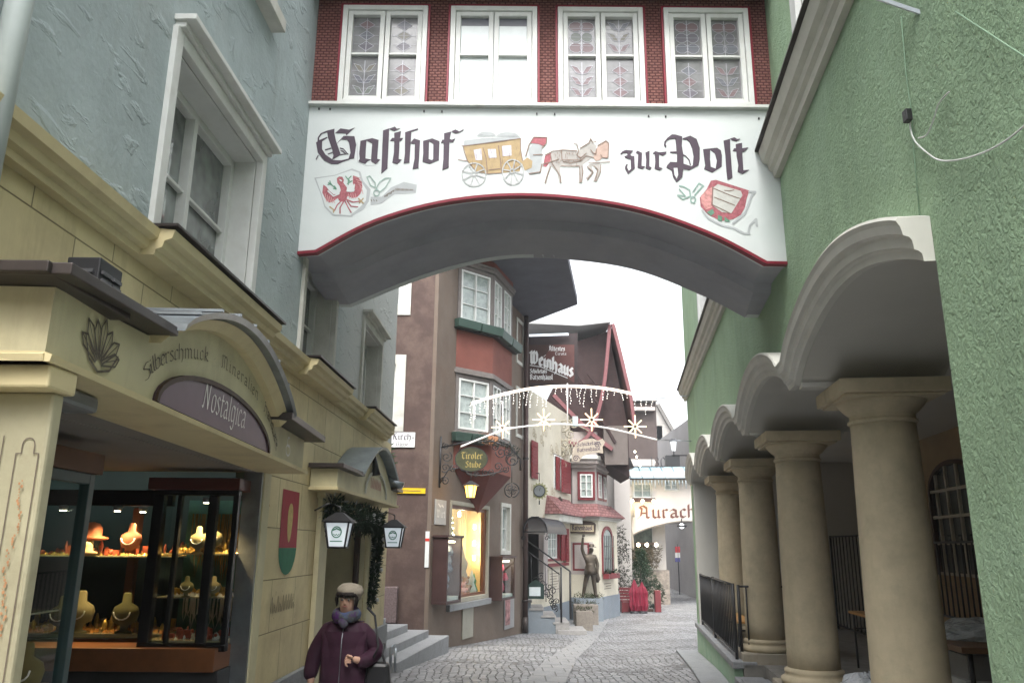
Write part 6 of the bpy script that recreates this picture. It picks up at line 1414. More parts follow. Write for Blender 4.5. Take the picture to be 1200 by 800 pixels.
# panels / plaques
def panel(F, u0, u1, v0, v1, m, name, label, cat, n=.03, par=None):
    mb = MB(); mb.fbox(F, u0, u1, v0, v1, .008, n); o = mb.build(name, m, par, bevel=.003)
    if label: tag(o, label, cat)
    return o
enamel = mat('white_enamel', (.72, .74, .73), rough=.25, var=.03, coat=.3)
pq = panel(BRW, .15, .78, .45, .97, mat('aluminium_plaque', (.36, .37, .37), rough=.4, var=.08), 'wall_plaque', 'grey house plaque with a bird emblem left of the lit shop window', 'plaque')
mb = MB(); write(mb, BRW, 'Wirt', .22, .6, .11, .033, pen=.25, fit=.48); mb.stroke(BRW, [(.3, .88), (.42, .82), (.5, .86), (.6, .82)], .04, .033, radians(40)); mb.build('inscription', white_paint, pq)
pp = panel(BSD, -.115+.01, -.02, -.42, .3, enamel, 'narrow_notice', 'narrow white notice strip with a red band on the corner of the brown house', 'notice')
mb = MB(); mb.fbox(BSD, -.104, -.021, .1, .16, .031, .034); mb.build('red_band', mat('signal_red', (.6, .05, .04), rough=.4), pp)
panel(BRW, 2.0, 2.72, -2.02, -1.25, mat('grey_meter_door', (.32, .31, .26), rough=.6, var=.12), 'meter_cabinet_door', 'pale grey meter cabinet door low in the brown wall below the lit shop window', 'hatch')
ps = panel(BRW, 5.2, 6.1, -2.1, -.6, mat('poster_frame', (.3, .3, .3), rough=.5), 'poster_frame', 'tall narrow poster frame beside the rain pipe on the brown house', 'poster')
mb = MB(); mb.fbox(BRW, 5.26, 5.7, -2.0, -.7, .031, .034); mb.build('poster', mat('floral_poster', (.4, .2, .2), rough=.5, var=.9, vs=6), ps)
sg = panel(BSD, -1.4, -.40, 2.04, 2.36, enamel, 'street_sign', 'white enamel street sign with black letter on the side of the brown house', 'sign')
mb = MB(); write(mb, BSD, 'Kirch', -.885, 2.20, .095, .033, pen=.24, fit=.40); mb.stroke(BSD, [(-.455, 2.245), (-.43, 2.245)], .02, .033); write(mb, BSD, 'Gasse', -.80, 2.07, .055, .033, pen=.2, fit=.26); mb.build('inscription', ink, sg)
mb = MB(); mb.prism(BSD, [(-.78, 1.13), (-.72, 1.19), (-.14, 1.18), (-.14, 1.07), (-.72, 1.075)], .01, .03); o = mb.build('arrow_sign', mat('yellow_arrow', (.75, .5, .02), rough=.4)); tag(o, 'small yellow arrow signpost on the side of the brown house', 'sign')
mb = MB(); mb.stroke(BSD, [(-.62, 1.13), (-.24, 1.125)], .018, .033, radians(40)); mb.build('inscription', umber, o)
# rubble block at the base by the steps
mb = MB(); mb.fbox(BSD, -.9, -.62, -1.5, -.8, 0.005, .2); o = mb.build('stone_pillar_stub', mat('speckled_stone', (.16, .12, .12), rough=.9, var=.4, vs=30), bevel=.02); tag(o, 'low speckled stone block at the top of the steps against the brown house', 'stone block')
# rain pipe
mb = MB(); q = P(6.9, 0, .12); mb.tube([(q.x, q.y, -2.3), (q.x, q.y, 6.9)], .075, 12); o = mb.build('drain_pipe', mat('brown_copper_pipe', (.09, .06, .055), rough=.45, metal=.3)); tag(o, 'dark copper drain pipe at the right end of the brown house', 'drain pipe')
mb = MB()
for z in (-1.5, .5, 2.5, 4.5): mb.tube([(q.x, q.y, z), (q.x, q.y, z+.06)], .09, 12)
mb.tube([(q.x, q.y, -2.32), (q.x, q.y, -1.9)], .085, 12); mb.build('pipe_clamp', tin, o)
# climbing greenery at the corner of the alley
R = random.Random(12); mb = MB()
for i in range(24): tuft(mb, Vector((-1.93+R.uniform(-.05, .12), 11.3+R.uniform(0, .3), 1.0+R.uniform(-.35, .35))), .14, 24, R, .05)
o = mb.build('hanging_ivy', mat('ivy_green', (.03, .09, .04), rough=.6, var=.4, vs=20)); tag(o, 'tuft of ivy hanging at the corner of the yellow house', 'ivy')

# ---- wrought iron hanging sign
hsn = thing('hanging_sign', 'black wrought iron inn sign with green oval board in front of the bay', 'inn sign', (-1.5, 17.3, 1.2))
SG = Frame((0, 17.3, 0), (1, 0))
def spiral(cx, cy, r, turns=1.6, a0=0, d=1, n=22): return [(cx+r*(1-.85*i/n)*cos(a0+d*turns*2*pi*i/n), cy+r*(1-.85*i/n)*sin(a0+d*turns*2*pi*i/n)) for i in range(n+1)]
def wire(mb, F, pts, r, n=0): mb.tube([F.p(u, v, n) for u, v in pts], r, 6)
mb = MB()
wire(mb, SG, [(-1.53, 1.22), (-1.53, 2.32)], .022); wire(mb, SG, [(-1.53, 2.08), (-.9, 2.22), (-.4, 2.22), (.0, 2.08), (.2, 1.85), (.2, 1.6)], .02)
for cx, cy, r, a0, d in ((-1.42, 2.12, .08, 2, 1), (-1.40, 1.88, .12, 1, -1), (-1.42, 1.65, .11, 4, 1), (-1.42, 1.36, .10, 3, -1), (-1.25, 1.62, .09, 0, 1), (-1.15, 1.75, .08, 2, -1), (-1.02, 1.62, .07, 1, 1), (-.55, 1.55, .08, 2, 1), (-.42, 1.56, .09, 0, -1), (-.28, 1.68, .10, 5, 1), (-.12, 1.62, .08, 1, -1), (-.22, 1.98, .12, 3, 1), (-.08, 2.0, .1, 0, -1), (.02, 1.80, .13, 1, 1), (-.35, 2.1, .08, 1, -1), (-.75, 1.5, .06, 0, 1), (-.9, 1.55, .06, 3, 1)):
    wire(mb, SG, spiral(cx, cy, r, 1.5, a0, d), .013)
wire(mb, SG, [(-1.53, 1.3), (-1.35, 1.6), (-1.1, 1.65), (-.9, 1.5), (-.6, 1.48), (-.3, 1.55), (-.1, 1.6)], .014)
for cy, r in ((1.84, .13), (1.18, .155)): wire(mb, SG, arc(.02, cy, r, r, 0, 360, 20), .016)
wire(mb, SG, [(.02, 1.7), (.02, 1.34)], .01); wire(mb, SG, [(-.1, 1.18), (.14, 1.18)], .012); wire(mb, SG, [(.02, 1.04), (.02, 1.32)], .012)
for a_ in range(4): wire(mb, SG, spiral(.02+.06*cos(a_*pi/2+.8), 1.18+.06*sin(a_*pi/2+.8), .05, 1.2, a_, 1), .009)
mb.build('scroll_arm', iron, hsn)
mb = MB(); R = random.Random(5)
for i in range(26): t = i/26; q = SG.p(-.75+t*.95, 2.24-.25*t*t, 0); tuft(mb, q, .07, 14, R, .04)
mb.build('iron_foliage', mat('dark_iron_leaves', (.06, .07, .065), rough=.5), hsn)
mb = MB(); mb.prism(SG, [(-.86+.36*cos(radians(t))*(1 if abs(cos(radians(t))) < .8 else .95), 1.83+.27*sin(radians(t))) for t in range(0, 360, 15)], -.02, .02)
bd = mb.build('oval_board', mat('moss_green_board', (.06, .065, .035), rough=.5, var=.3, vs=8), hsn)
mb = MB(); write(mb, SG, 'Tiroler', -1.08, 1.84, .095, .022, pen=.24, fit=.46); write(mb, SG, 'Stube', -.99, 1.66, .085, .022, pen=.24, fit=.34); mb.build('gilt_lettering', mat('dull_gilt', (.42, .33, .12), rough=.4, metal=.3), hsn)
mb = MB(); mb.stroke(SG, arc(-.86, 1.83, .35, .26, 0, 360, 30), .02, .023); mb.build('board_rim', iron, hsn)
# lit lantern below
q = SG.p(-.86, 1.02, 0)
lt = thing('lit_lantern', 'small amber lit lantern hanging under the wrought iron inn sign', 'lantern', tuple(q))
mb = MB(); mb.lathe(q, [(.085, 0), (.13, .24)], 6, smooth=False); mb.build('amber_glass', emat('amber_glow', (1, .55, .08), 2.2), lt)
mb = MB(); mb.lathe((q.x, q.y, q.z), [(.045, .05), (.045, .2)], 8); mb.build('flame', emat('flame_glow', (1, .85, .5), 12), lt)
mb = MB(); mb.lathe(q, [(.19, .245), (.10, .31), (.03, .35)], 6, smooth=False); mb.tube([q+Vector((0, 0, .34)), q+Vector((0, 0, .52))], .01, 6); mb.lathe(q, [(.09, -.015), (.09, 0)], 6)
for k in range(6): mb.tube([q+Vector((.087*cos(k*pi/3), .087*sin(k*pi/3), 0)), q+Vector((.133*cos(k*pi/3), .133*sin(k*pi/3), .245))], .008, 5)
mb.build('cage', iron, lt); plight(lt, q+Vector((0, -.25, .1)), 2.5, (1, .6, .2), .06)
# ============================================================= wine house
cream = mat('cream_plaster', (.58, .54, .44), rough=.85, var=.08, vs=1.5, bump=.2, bs=12, bd=.008, stain=(.42, .38, .28), stain_amt=.4, stain_scale=.8)
greyw = mat('grey_pink_plaster', (.40, .36, .34), rough=.85, var=.08, vs=1.5, bump=.2, bs=12, bd=.008)
bluegrey = mat('blue_grey_plinth', (.20, .23, .26), rough=.8, var=.12, vs=2, stain=(.26, .27, .27), stain_amt=.4, stain_scale=1.5)
redsh = mat('carmine_shutter', (.20, .025, .03), rough=.55, var=.15, vs=8); redfr = mat('carmine_frame', (.17, .03, .035), rough=.5, var=.1)
tile = mat('red_roof_tiles', (.24, .12, .115), rough=.8, var=.25, vs=9); joints(tile, (0, 2), .16, .11, mortar=.014, col=(.12, .04, .04), amt=.8, bumpd=.02, tint=.15)
darkred = mat('dark_maroon_boards', (.036, .019, .018), rough=.7, var=.25, vs=6); joints(darkred, (1, 2), .2, 9, mortar=.015, col=(.02, .008, .008), amt=.7, bumpd=.01)
beam = mat('faded_red_beam', (.19, .075, .08), rough=.6, var=.15, vs=8)
wh = thing('wine_house', 'cream plastered old wine tavern with red shutters, a corner oriel and dark maroon gables', 'tavern', (.3, 24.2, gz(24)))
P = WF.p
mb = MB(); grid_wall(mb, WF, -.5, 6.5, -3, 4.9, 0, [(2.9, 4.62, -.4, .63), (3.9, 5.2, 2.0, 3.2), (.25, 2.0, -1.4, .6)])
mb.build('cream_wall', cream, wh)
mb = MB(); mb.fbox(WF, -.5, 6.5, -3, 4.9, -6, -.9); mb.build('house_body', interior_dark, wh)
mb = MB(); mb.fbox(WF, 2.3, 6.5, -2.9, -1.85, .004, .05); mb.build('plinth', bluegrey, wh)
window(wh, WF, 3.0, 4.55, -.38, .60, depth=.1, sur=.07, sproud=.03, cols=2, rows=3, fr=.06, gmat=curtain_glass, smat=redfr, bmat=2)
window(wh, WF, 4.0, 5.1, 2.05, 3.1, depth=.1, sur=.06, sproud=.03, cols=2, rows=3, fr=.05, gmat=curtain_glass, smat=white_paint)
def shutter(u0, u1, v0, v1, n=.05, th=.03):
    mb = MB(); mb.fbox(WF, u0, u1, v0, v1, n, n+th)
    for k in range(9): v = v0+.06+(v1-v0-.12)*k/9; mb.fbox(WF, u0+.05, u1-.05, v, v+(v1-v0)*.06, n+th, n+th+.015)
    return mb.build('shutter', redsh, wh, bevel=.003)
shutter(.95, 1.65, 2.1, 3.28); shutter(4.05, 4.5, 1.95, 3.1); shutter(4.55, 5.9, 1.9, 3.05, n=.12); shutter(4.66, 5.4, -.45, .68); shutter(5.2, 5.6, -.5, .65, n=.1)
mb = MB(); mb.fbox(WF, 2.75, 5.6, -.62, -.52, .004, .12); mb.build('window_sill', redfr, wh)
mb = MB(); mb.fbox(WF, 3.0, 4.5, -1.5, -.72, .004, .05); o = mb.build('notice_board', mat('parchment_board', (.5, .46, .38), rough=.7, var=.1)); tag(o, 'parchment notice board with faded writing below the red framed window', 'notice board')
mb = MB(); R = random.Random(4)
for k in range(7): mb.stroke(WF, [(3.15+.1*(k % 2), -.85-k*.085), (4.35-.15*(k % 3), -.85-k*.085)], .025, .054)
mb.build('faded_lines', umber, o)
mb = MB(); RS = random.Random(19)
for uu, vv, r_ in ((3.6, 3.3, .22), (4.3, 3.4, .2), (5.2, 3.35, .22), (5.7, 3.4, .16), (3.7, 1.9, .16), (2.3, 3.5, .2), (2.6, 3.9, .25), (3.2, 4.2, .25), (1.4, 3.6, .18), (1.2, 1.8, .12), (2.6, .9, .12), (4.9, .95, .12)):
    mb.stroke(WF, spiral(uu, vv, r_, 1.5, RS.uniform(0, 6), RS.choice((1, -1)), 14), .03, .004); mb.stroke(WF, spiral(uu+.25, vv-.12, r_*.7, 1.3, RS.uniform(0, 6), RS.choice((1, -1)), 12), .025, .007)
mb.build('painted_scrolls', mat('faded_ochre_scrolls', (.34, .27, .17), rough=.85, var=.3, vs=6), wh)
# door recess with maroon door
mb = MB(); mb.fbox(WF, .25, 2.0, -1.45, .6, -.5, -.4); mb.build('door', mat('maroon_door', (.07, .015, .02), rough=.5, var=.2), wh)
mb = MB(); mb.fbox(WF, 2.0, 2.5, -1.5, .6, .004, .16); mb.build('door_pier', greyw, wh)
# black barrel awning
aw = thing('barrel_awning', 'black barrel shaped canvas awning over the tavern door', 'awning', tuple(P(.9, .5, .6)))
mb = MB(); k = 12
ar_ = [(.2+1.75*(.5-.5*cos(pi*i/k)), .48+.55*sin(pi*i/k)**.8) for i in range(k+1)]
AF = Frame(at(614, 640, 23.6).to_tuple()[0:2]+(0,), (1, 0))
x0_, x1_ = at(613, 640, 23.4).x, at(641, 640, 23.4).x; zc = at(625, 622, 23.4).z; rr = (x1_-x0_)/2; zr = .43
A_ = []
for i in range(k+1):
    a_ = pi*i/k; A_.append(((x0_+x1_)/2-rr*cos(a_)*1, zc-.02+zr*sin(a_)*1.0))
mb.add([(x+dx, y, z) for y, dx in ((23.4, 0), (26.0, .75)) for x, z in A_], [(i, i+1, k+2+i, k+1+i) for i in range(k)], True)
mb.add([(x+dx, y, z-.04) for y, dx in ((23.42, 0), (26.0, .75)) for x, z in A_], [(i, i+1, k+2+i, k+1+i) for i in range(k)], True)
mb.build('canvas', mat('black_canvas', (.02, .022, .028), rough=.4, spec=.5), aw)
mb = MB(); mb.tube([(x, 23.38, z) for x, z in A_], .022, 6); mb.tube([(A_[0][0], 23.38, A_[0][1]), (A_[-1][0], 23.38, A_[-1][1])], .02, 6)
for x in (x0_, x1_): mb.tube([(x, 23.38, zc), (x, 23.38, zc-.15)], .015, 6); wire(mb, Frame((0, 23.38, 0), (1, 0)), spiral(x, zc-.2, .07, 1.3), .012)
mb.build('hoop', iron, aw)
# stairs
stp = thing('tavern_steps', 'blue-grey stone steps climbing to the tavern door', 'steps', (1, 23.8, gz(23.8)))
# profile along the wall: rises to the left
tr = [(2.14, -2.22), (1.62, -2.03), (1.25, -1.86), (.92, -1.66), (.58, -1.44)]
mb = MB(); xs_ = [2.14, 1.66, 1.28, .94, .6, .2]; zs_ = [-2.25, -2.05, -1.87, -1.68, -1.47]
for i in range(5):
    if i == 0: continue
    mb.box(xs_[i+1] if i < 4 else .2, xs_[i]-.0, 23.75, 25.4, -2.9, zs_[i]-.06)
mb.box(.2, xs_[1], 23.78, 25.4, -2.9, -2.1); mb.build('stair_wall', bluegrey, stp)
for i in range(5):
    mb = MB(); a_, b_ = (xs_[i+1], xs_[i]); 
    if i == 0: mb.box(1.35, 2.16, 23.5, 24.9, -2.6, zs_[0])
    else: mb.box(a_-.05, b_+.03, 23.72, 25.42, zs_[i]-.058, zs_[i])
    if i == 1: mb.box(1.3, 1.69, 23.7, 24.9, -2.4, zs_[1]-.06)
    mb.build('step', mat('tread_stone', (.3, .29, .28), rough=.8, var=.15, vs=12), stp, bevel=.008)
rl = thing('stair_railing', 'black wrought iron stair railing with scrolls beside the tavern steps', 'railing', (1.3, 23.7, -2.2))
RF = Frame((0, 23.7, 0), (1, 0)); mb = MB()
wire(mb, RF, [(.3, .3), (.45, .2), (1.72, -.66), (1.74, -.72)], .025); wire(mb, RF, [(.3, .02), (1.42, -.75)], .02); mb.build('handrail', iron, rl)
mb = MB(); wire(mb, RF, [(1.46, -.55), (1.46, -2.05)], .03); wire(mb, RF, [(1.72, -.66), (1.72, -1.95)], .03); mb.build('post', iron, rl)
mb = MB(); R = random.Random(6)
for i in range(13):
    t = R.random(); x = .65+.75*t; z = -.35-t*.75-R.uniform(.1, .75); wire(mb, RF, spiral(x, z, R.uniform(.08, .14), 1.4, R.uniform(0, 6), R.choice((1, -1)), 16), .014)
for i in range(5): x = .6+i*.2; wire(mb, RF, [(x, -.1-.62*(x-.45)), (x+.03, -1.25-.5*(x-.5))], .012)
mb.build('scrollwork', iron, rl)
o = thing('menu_board', 'dark arched menu board with a small white notice hung on the stair railing', 'menu board', tuple(at(628, 705, 23.6)))
x, z = at(628, 690, 23.55).x, at(628, 690, 23.55).z; MF = Frame((0, 23.55, 0), (1, 0))
mb = MB(); mb.prism(MF, [(x-.22, z-.26), (x+.23, z-.26), (x+.23, z+.12), (x, z+.27), (x-.22, z+.12)], -.03, .02); mb.build('board', mat('dark_green_board', (.02, .04, .035), rough=.5), o)
mb = MB(); mb.fbox(MF, x-.19, x+.13, z-.18, z+.06, .021, .03); mb.build('notice', mat('pale_notice', (.6, .66, .68), rough=.5), o)
# stone flower troughs next to the stairs
def block(label, x0, x1, y0, y1, z0, z1, seed):
    t = thing('stone_planter', label, 'planter', ((x0+x1)/2, y0, z0)); mb = MB(); mb.box(x0, x1, y0, y1, z0, z1); mb.build('trough', mat('grey_brown_stone', (.24, .21, .18), rough=.9, var=.2, vs=12, bump=.4, bs=40), t, bevel=.02)
    R = random.Random(seed); mb = MB()
    for i in range(12): tuft(mb, Vector((R.uniform(x0+.05, x1-.05), (y0+y1)/2, z1)), .13, 16, R, .05)
    mb.build('foliage', mat('dull_plant_green', (.07, .08, .04), rough=.8), t)
block('square stone flower trough directly beside the bottom tavern step', 2.0, 2.5, 25.2, 25.8, -2.45, -1.86, 1)
block('long stone trough farther back against the blue-grey plinth', 2.15, 2.95, 27.8, 28.4, -2.5, -1.85, 2)
# ---- oriel / octagonal corner tower
C0 = Vector((2.25, 30.3, 0)); C1 = Vector((3.27, 30.3, 0)); C2 = Vector((4.25, 32.6, 0)); C3_ = Vector((4.25, 36, 0)); C4_ = Vector((1.8, 36, 0))
def octs(z0, z1, g_, m, name, par=wh, bev=0):
    c = Vector((3.0, 33.0, 0)); q = [C0, C1, C2, C3_, C4_]; q = [p+(p-c).normalized()*g_ for p in q]; n = 5
    mb = MB(); mb.add([(p.x, p.y, z0) for p in q]+[(p.x, p.y, z1) for p in q], [tuple(range(n))[::-1], tuple(range(n, 2*n))]+[(i, (i+1) % n, (i+1) % n+n, i+n) for i in range(n)]); return mb.build(name, m, par, bevel=bev)
tw = octs(-1.75, .98, 0, cream, 'corner_oriel', wh)
octs(-2.8, -1.751, .06, bluegrey, 'plinth', tw, .01)
octs(.981, 1.04, .12, pale_stone, 'cornice', tw); octs(1.041, 1.12, .22, greyw, 'cornice', tw)
octs(1.3, 3.0, -.35, greyw, 'upper_storey', tw)
# tiled skirt roof
def skirt(z0, z1, g0, g1, m, name):
    c = Vector((3.0, 33.0, 0)); Q0 = [p+(p-c).normalized()*g0 for p in (C0+Vector((-.6, -.2, 0)), C1, C2, C3_)]; Q1 = [p+(p-c).normalized()*g1 for p in (C0+Vector((-.1, .1, 0)), C1, C2, C3_)]
    mb = MB(); 
    for i in range(3): mb.add([(Q0[i].x, Q0[i].y, z0), (Q0[i+1].x, Q0[i+1].y, z0), (Q1[i+1].x, Q1[i+1].y, z1), (Q1[i].x, Q1[i].y, z1)], [(0, 1, 2, 3)])
    mb.add([(p.x, p.y, z0) for p in Q0], [(0, 1, 2, 3)]); return mb.build(name, m, tw)
skirt(1.125, 1.6, .38, -.2, tile, 'tiled_skirt_roof')
octs(2.95, 3.1, -.2, greyw, 'oriel_cornice', tw, .01); octs(3.1, 3.25, -.02, greyw, 'oriel_cornice', tw, .01); octs(3.25, 3.4, .08, pale_stone, 'oriel_cornice', tw, .01); octs(3.4, 4.3, -.1, greyw, 'oriel_parapet', tw)
OF = Frame((2.25, 30.3, 0), (1, 0)); U2 = (C2-C1); OR = Frame((C1.x, C1.y, 0), (U2.x, U2.y)); L2 = U2.length
OFu = Frame((0, 30.3+.29, 0), (1, 0))
window(tw, OF, .30-.18+.0, .30+.30, -.75, .1, depth=.06, sur=.07, sproud=.03, cols=1, rows=2, fr=.05, gmat=curtain_glass, smat=redfr)
mb = MB(); mb.fbox(OF, -.05, .8, -.95, .2, .003, .02); mb.build('grey_surround', greyw, tw)
window(tw, OFu, 2.62, 3.12, 1.82, 2.72, depth=.0, sur=.08, sproud=.03, cols=2, rows=3, fr=.05, gmat=curtain_glass, smat=redfr)
cc = Vector((3.0, 33, 0)); B1_ = C1+(C1-cc).normalized()*-.35; B2_ = C2+(C2-cc).normalized()*-.35
ORu = Frame((B1_.x, B1_.y, 0), ((B2_-B1_).x, (B2_-B1_).y)); window(tw, ORu, .35, .95, 1.85, 2.75, depth=.0, sur=.08, sproud=.03, cols=1, rows=3, fr=.05, gmat=curtain_glass, smat=redfr); window(tw, ORu, 1.3, 1.8, 1.85, 2.75, depth=.0, sur=.08, sproud=.03, cols=1, rows=3, fr=.05, gmat=curtain_glass, smat=redfr)
# arched red window with grille on the street face
gw_ = MB(); gw_.prism(OR, [(.35, -.95), (1.75, -.95), (1.75, .35)]+[(1.05+.7*cos(radians(t)), .35+.45*sin(radians(t))) for t in range(15, 180, 15)]+[(.35, .35)], .003, .05, holes=[[(.45, -.85), (1.65, -.85), (1.65, .3)]+[(1.05+.6*cos(radians(t)), .3+.38*sin(radians(t))) for t in range(15, 180, 15)]+[(.45, .3)]])
g1 = gw_.build('arched_red_window', redfr, tw)
mb = MB(); mb.prism(OR, [(.45, -.85), (1.65, -.85), (1.65, .3)]+[(1.05+.6*cos(radians(t)), .3+.38*sin(radians(t))) for t in range(15, 180, 15)]+[(.45, .3)], .004, .012); mb.build('pane', curtain_glass, g1)
mb = MB()
for i in range(6): mb.tube([OR.p(.45+i*.24, -.9, .1), OR.p(.45+i*.24, .45, .1)], .014, 5)
for v in (-.85, -.4, .05): mb.tube([OR.p(.4, v, .1), OR.p(1.7, v, .1)], .014, 5)
mb.build('grille', iron, g1)
fb = thing('flower_box', 'red window box with dark greenery under the grilled window of the tavern corner', 'flower box', tuple(OR.p(1.05, -1.1, .15)))
mb = MB(); mb.fbox(OR, .3, 1.8, -1.12, -.94, .06, .28); mb.build('box', redfr, fb, bevel=.005); mb = MB(); R = random.Random(21)
for i in range(22): tuft(mb, OR.p(R.uniform(.3, 1.8), -.92, .18), .13, 14, R, .05)
mb.build('foliage', leafm, fb)
mb = MB(); 
for k in range(3): mb.stroke(OR, [(.6+.2*(k % 2), -1.3-.09*k), (1.5, -1.3-.09*k)], .03, .004)
mb.build('faint_wall_lettering', umber, tw)
# name board over the window
nbv = at(682, 618, 30.25); t = thing('name_board', 'carved brown name board with a crest above the small red window', 'sign', tuple(nbv))
NF = Frame((nbv.x, 30.25, 0), (1, 0)); mb = MB(); mb.prism(NF, [(-.49, nbv.z-.2), (.49, nbv.z-.2), (.52, nbv.z+.12)]+[(.5*cos(radians(a_)), nbv.z+.15+.1*sin(radians(a_))) for a_ in range(20, 170, 25)]+[(-.52, nbv.z+.12)], -.03, .03); mb.build('board', mat('carved_brown_board', (.06, .04, .03), rough=.5), t)
mb = MB(); mb.fbox(NF, -.43, .43, nbv.z-.14, nbv.z+.1, .031, .036); nb2 = mb.build('cream_field', mat('old_ivory', (.5, .42, .28), rough=.6), t)
mb = MB(); write(mb, NF, 'Batzenh\u00e4usl', -.38, nbv.z-.09, .12, .037, pen=.26, fit=.76); mb.build('inscription', ink, t)
# statue of a greeting man, one arm raised, on a mound on the plinth
def statue():
    b = at(692, 697, 30.0); t = thing('statue', 'dark bronze man in a hat with one arm raised on the blue-grey plinth', 'statue', (b.x, 29.85, -1.72))
    br_ = mat('dark_bronze', (.07, .055, .04), rough=.45, metal=.5, var=.3, vs=12, spec=.5)
    mb = MB(); mb.box(b.x-.55, b.x+.42, 29.7, 30.24, -2.55, -1.76); mb.build('pedestal', bluegrey, t, bevel=.01)
    S_ = 1.0
    pts = [(0, 0, .92), (0, 0, 1.15), (-.02, 0, 1.38), (-.01, 0, 1.5), (.04, -.02, 1.62), (.05, -.03, 1.72), (-.2, 0, 1.4), (-.30, -.02, 1.66), (-.27, -.05, 1.98), (-.26, -.05, 2.1), (.17, 0, 1.4), (.26, -.02, 1.14), (.24, -.08, .90), (.24, -.1, .80),
           (-.1, 0, .84), (-.2, .0, .47), (-.27, .02, .08), (-.3, -.12, .04), (.1, 0, .84), (.12, -.02, .47), (.17, 0, .08), (.24, -.12, .04)]
    ed = [(0, 1), (1, 2), (2, 3), (3, 4), (4, 5), (2, 6), (6, 7), (7, 8), (8, 9), (2, 10), (10, 11), (11, 12), (12, 13), (0, 14), (14, 15), (15, 16), (16, 17), (0, 18), (18, 19), (19, 20), (20, 21)]
    rad = [.16, .16, .17, .07, .095, .09, .08, .065, .05, .045, .08, .07, .05, .045, .12, .085, .06, .05, .12, .085, .06, .05]
    o = skin_mesh('figure', pts, ed, rad, br_, t); o.location = (0, 0, .0)
    m_ = MB(); m_.lathe((.05, -.03, 1.735), [(.17, 0), (.18, .015), (.1, .025), (.1, .09), (.06, .12)], 14); m_.build('hat', br_, t, origin=Vector((0, 0, 0)))
    m_ = MB(); m_.lathe((0, 0, .78), [(.24, 0), (.22, .15), (.17, .34), (.16, .4)], 16); m_.tube([(.2, .06, .86), (.26, .08, .6), (.25, .08, .5)], [.09, .1, .04], 8); m_.build('coat_skirt', br_, t, origin=Vector((0, 0, 0)))
    m_ = MB()
    for k in range(5): m_.tube([(-.28+.018*k, -.06, 2.1), (-.285+.024*k, -.06, 2.2-.012*abs(k-2))], .011, 5)
    m_.build('finger', br_, t, origin=Vector((0, 0, 0)))
    R = random.Random(7); m_ = MB()
    for i in range(26): tuft(m_, Vector((R.uniform(-.55, .4), R.uniform(-.12, .2), R.uniform(-.02, .06))), .12, 22, R, .04)
    g_ = m_.build('moss_mound', mat('moss', (.06, .08, .03), rough=.9, var=.3), t, origin=Vector((0, 0, 0)))
statue()
# sun emblem clock sign on an arm
b = at(632, 575, 25.5); t = thing('sun_sign', 'round sunburst sign with a grey face hanging beside the tavern awning', 'sign', tuple(b)); SF2 = Frame((b.x, b.y, b.z), (1, 0))
mb = MB(); st_ = []
for k in range(32): r_ = .29 if k % 2 == 0 else .22; st_.append((r_*cos(k*pi/16), r_*sin(k*pi/16)))
mb.prism(SF2, st_, -.03, .0); mb.build('rays', mat('olive_gold', (.36, .36, .2), rough=.5, metal=.2), t)
mb = MB(); mb.prism(SF2, [(.17*cos(k*pi/12), .17*sin(k*pi/12)) for k in range(24)], .001, .03); mb.build('face', mat('pewter_face', (.25, .27, .28), rough=.4, metal=.4), t)
mb = MB(); mb.stroke(SF2, arc(0, 0, .175, .175, 0, 360, 24), .025, .032); mb.stroke(SF2, [(0, 0), (.03, .1)], .015, .032); mb.build('ring', iron, t)
mb = MB(); mb.tube([b+Vector((0, 0, .29)), b+Vector((0, 0, .55)), b+Vector((-.5, .4, .6))], .015, 6); mb.tube([b+Vector((0, 0, -.29)), b+Vector((0, 0, -.42))], .02, 6); mb.build('arm', iron, t)
# small tiled roof left of oriel
mb = MB(); q = [P(3.1, 1.3, .0), P(5.1, 1.0, .0), P(5.2, .95, .55), P(2.7, 1.0, .55)]
zt, zb = 1.7, 1.12
mb.add([P(3.0, zt, .0), P(6.2, zt, .0), P(6.3, zb, .6), P(2.7, zb, .6), P(2.7, zb-.05, .6), P(6.3, zb-.05, .6), P(2.7, zb-.05, 0), P(6.3, zb-.05, 0)], [(0, 1, 2, 3), (3, 2, 5, 4), (4, 5, 7, 6), (0, 3, 4, 6), (1, 7, 5, 2)])
mb.build('tiled_canopy_roof', tile, wh)
mb = MB(); mb.fbox(WF, 2.75, 6.2, zb-.28, zb-.06, .003, .5); mb.build('canopy_moulding', pale_stone, wh)
mb = MB(); R = random.Random(17)
bb_ = at(654, 595, 28.5)
mb.tube([bb_+Vector((0, 0, -.2)), bb_, bb_+Vector((.12, 0, .22))], [.16, .13, .07], 8); mb.tube([bb_+Vector((-.35, 0, -.05)), bb_, bb_+Vector((.3, 0, -.1))], [.04, .12, .05], 8); mb.tube([bb_+Vector((.1, 0, .25)), bb_+Vector((.05, -.1, .36))], [.07, .05], 8); mb.tube([bb_+Vector((.0, 0, -.15)), bb_+Vector((.3, 0, -.35))], [.09, .03], 8)
o = mb.build('carved_figure', mat('weathered_bronze', (.07, .06, .05), rough=.6)); tag(o, 'small dark carved figure perched on the tiled canopy roof of the tavern', 'carving')
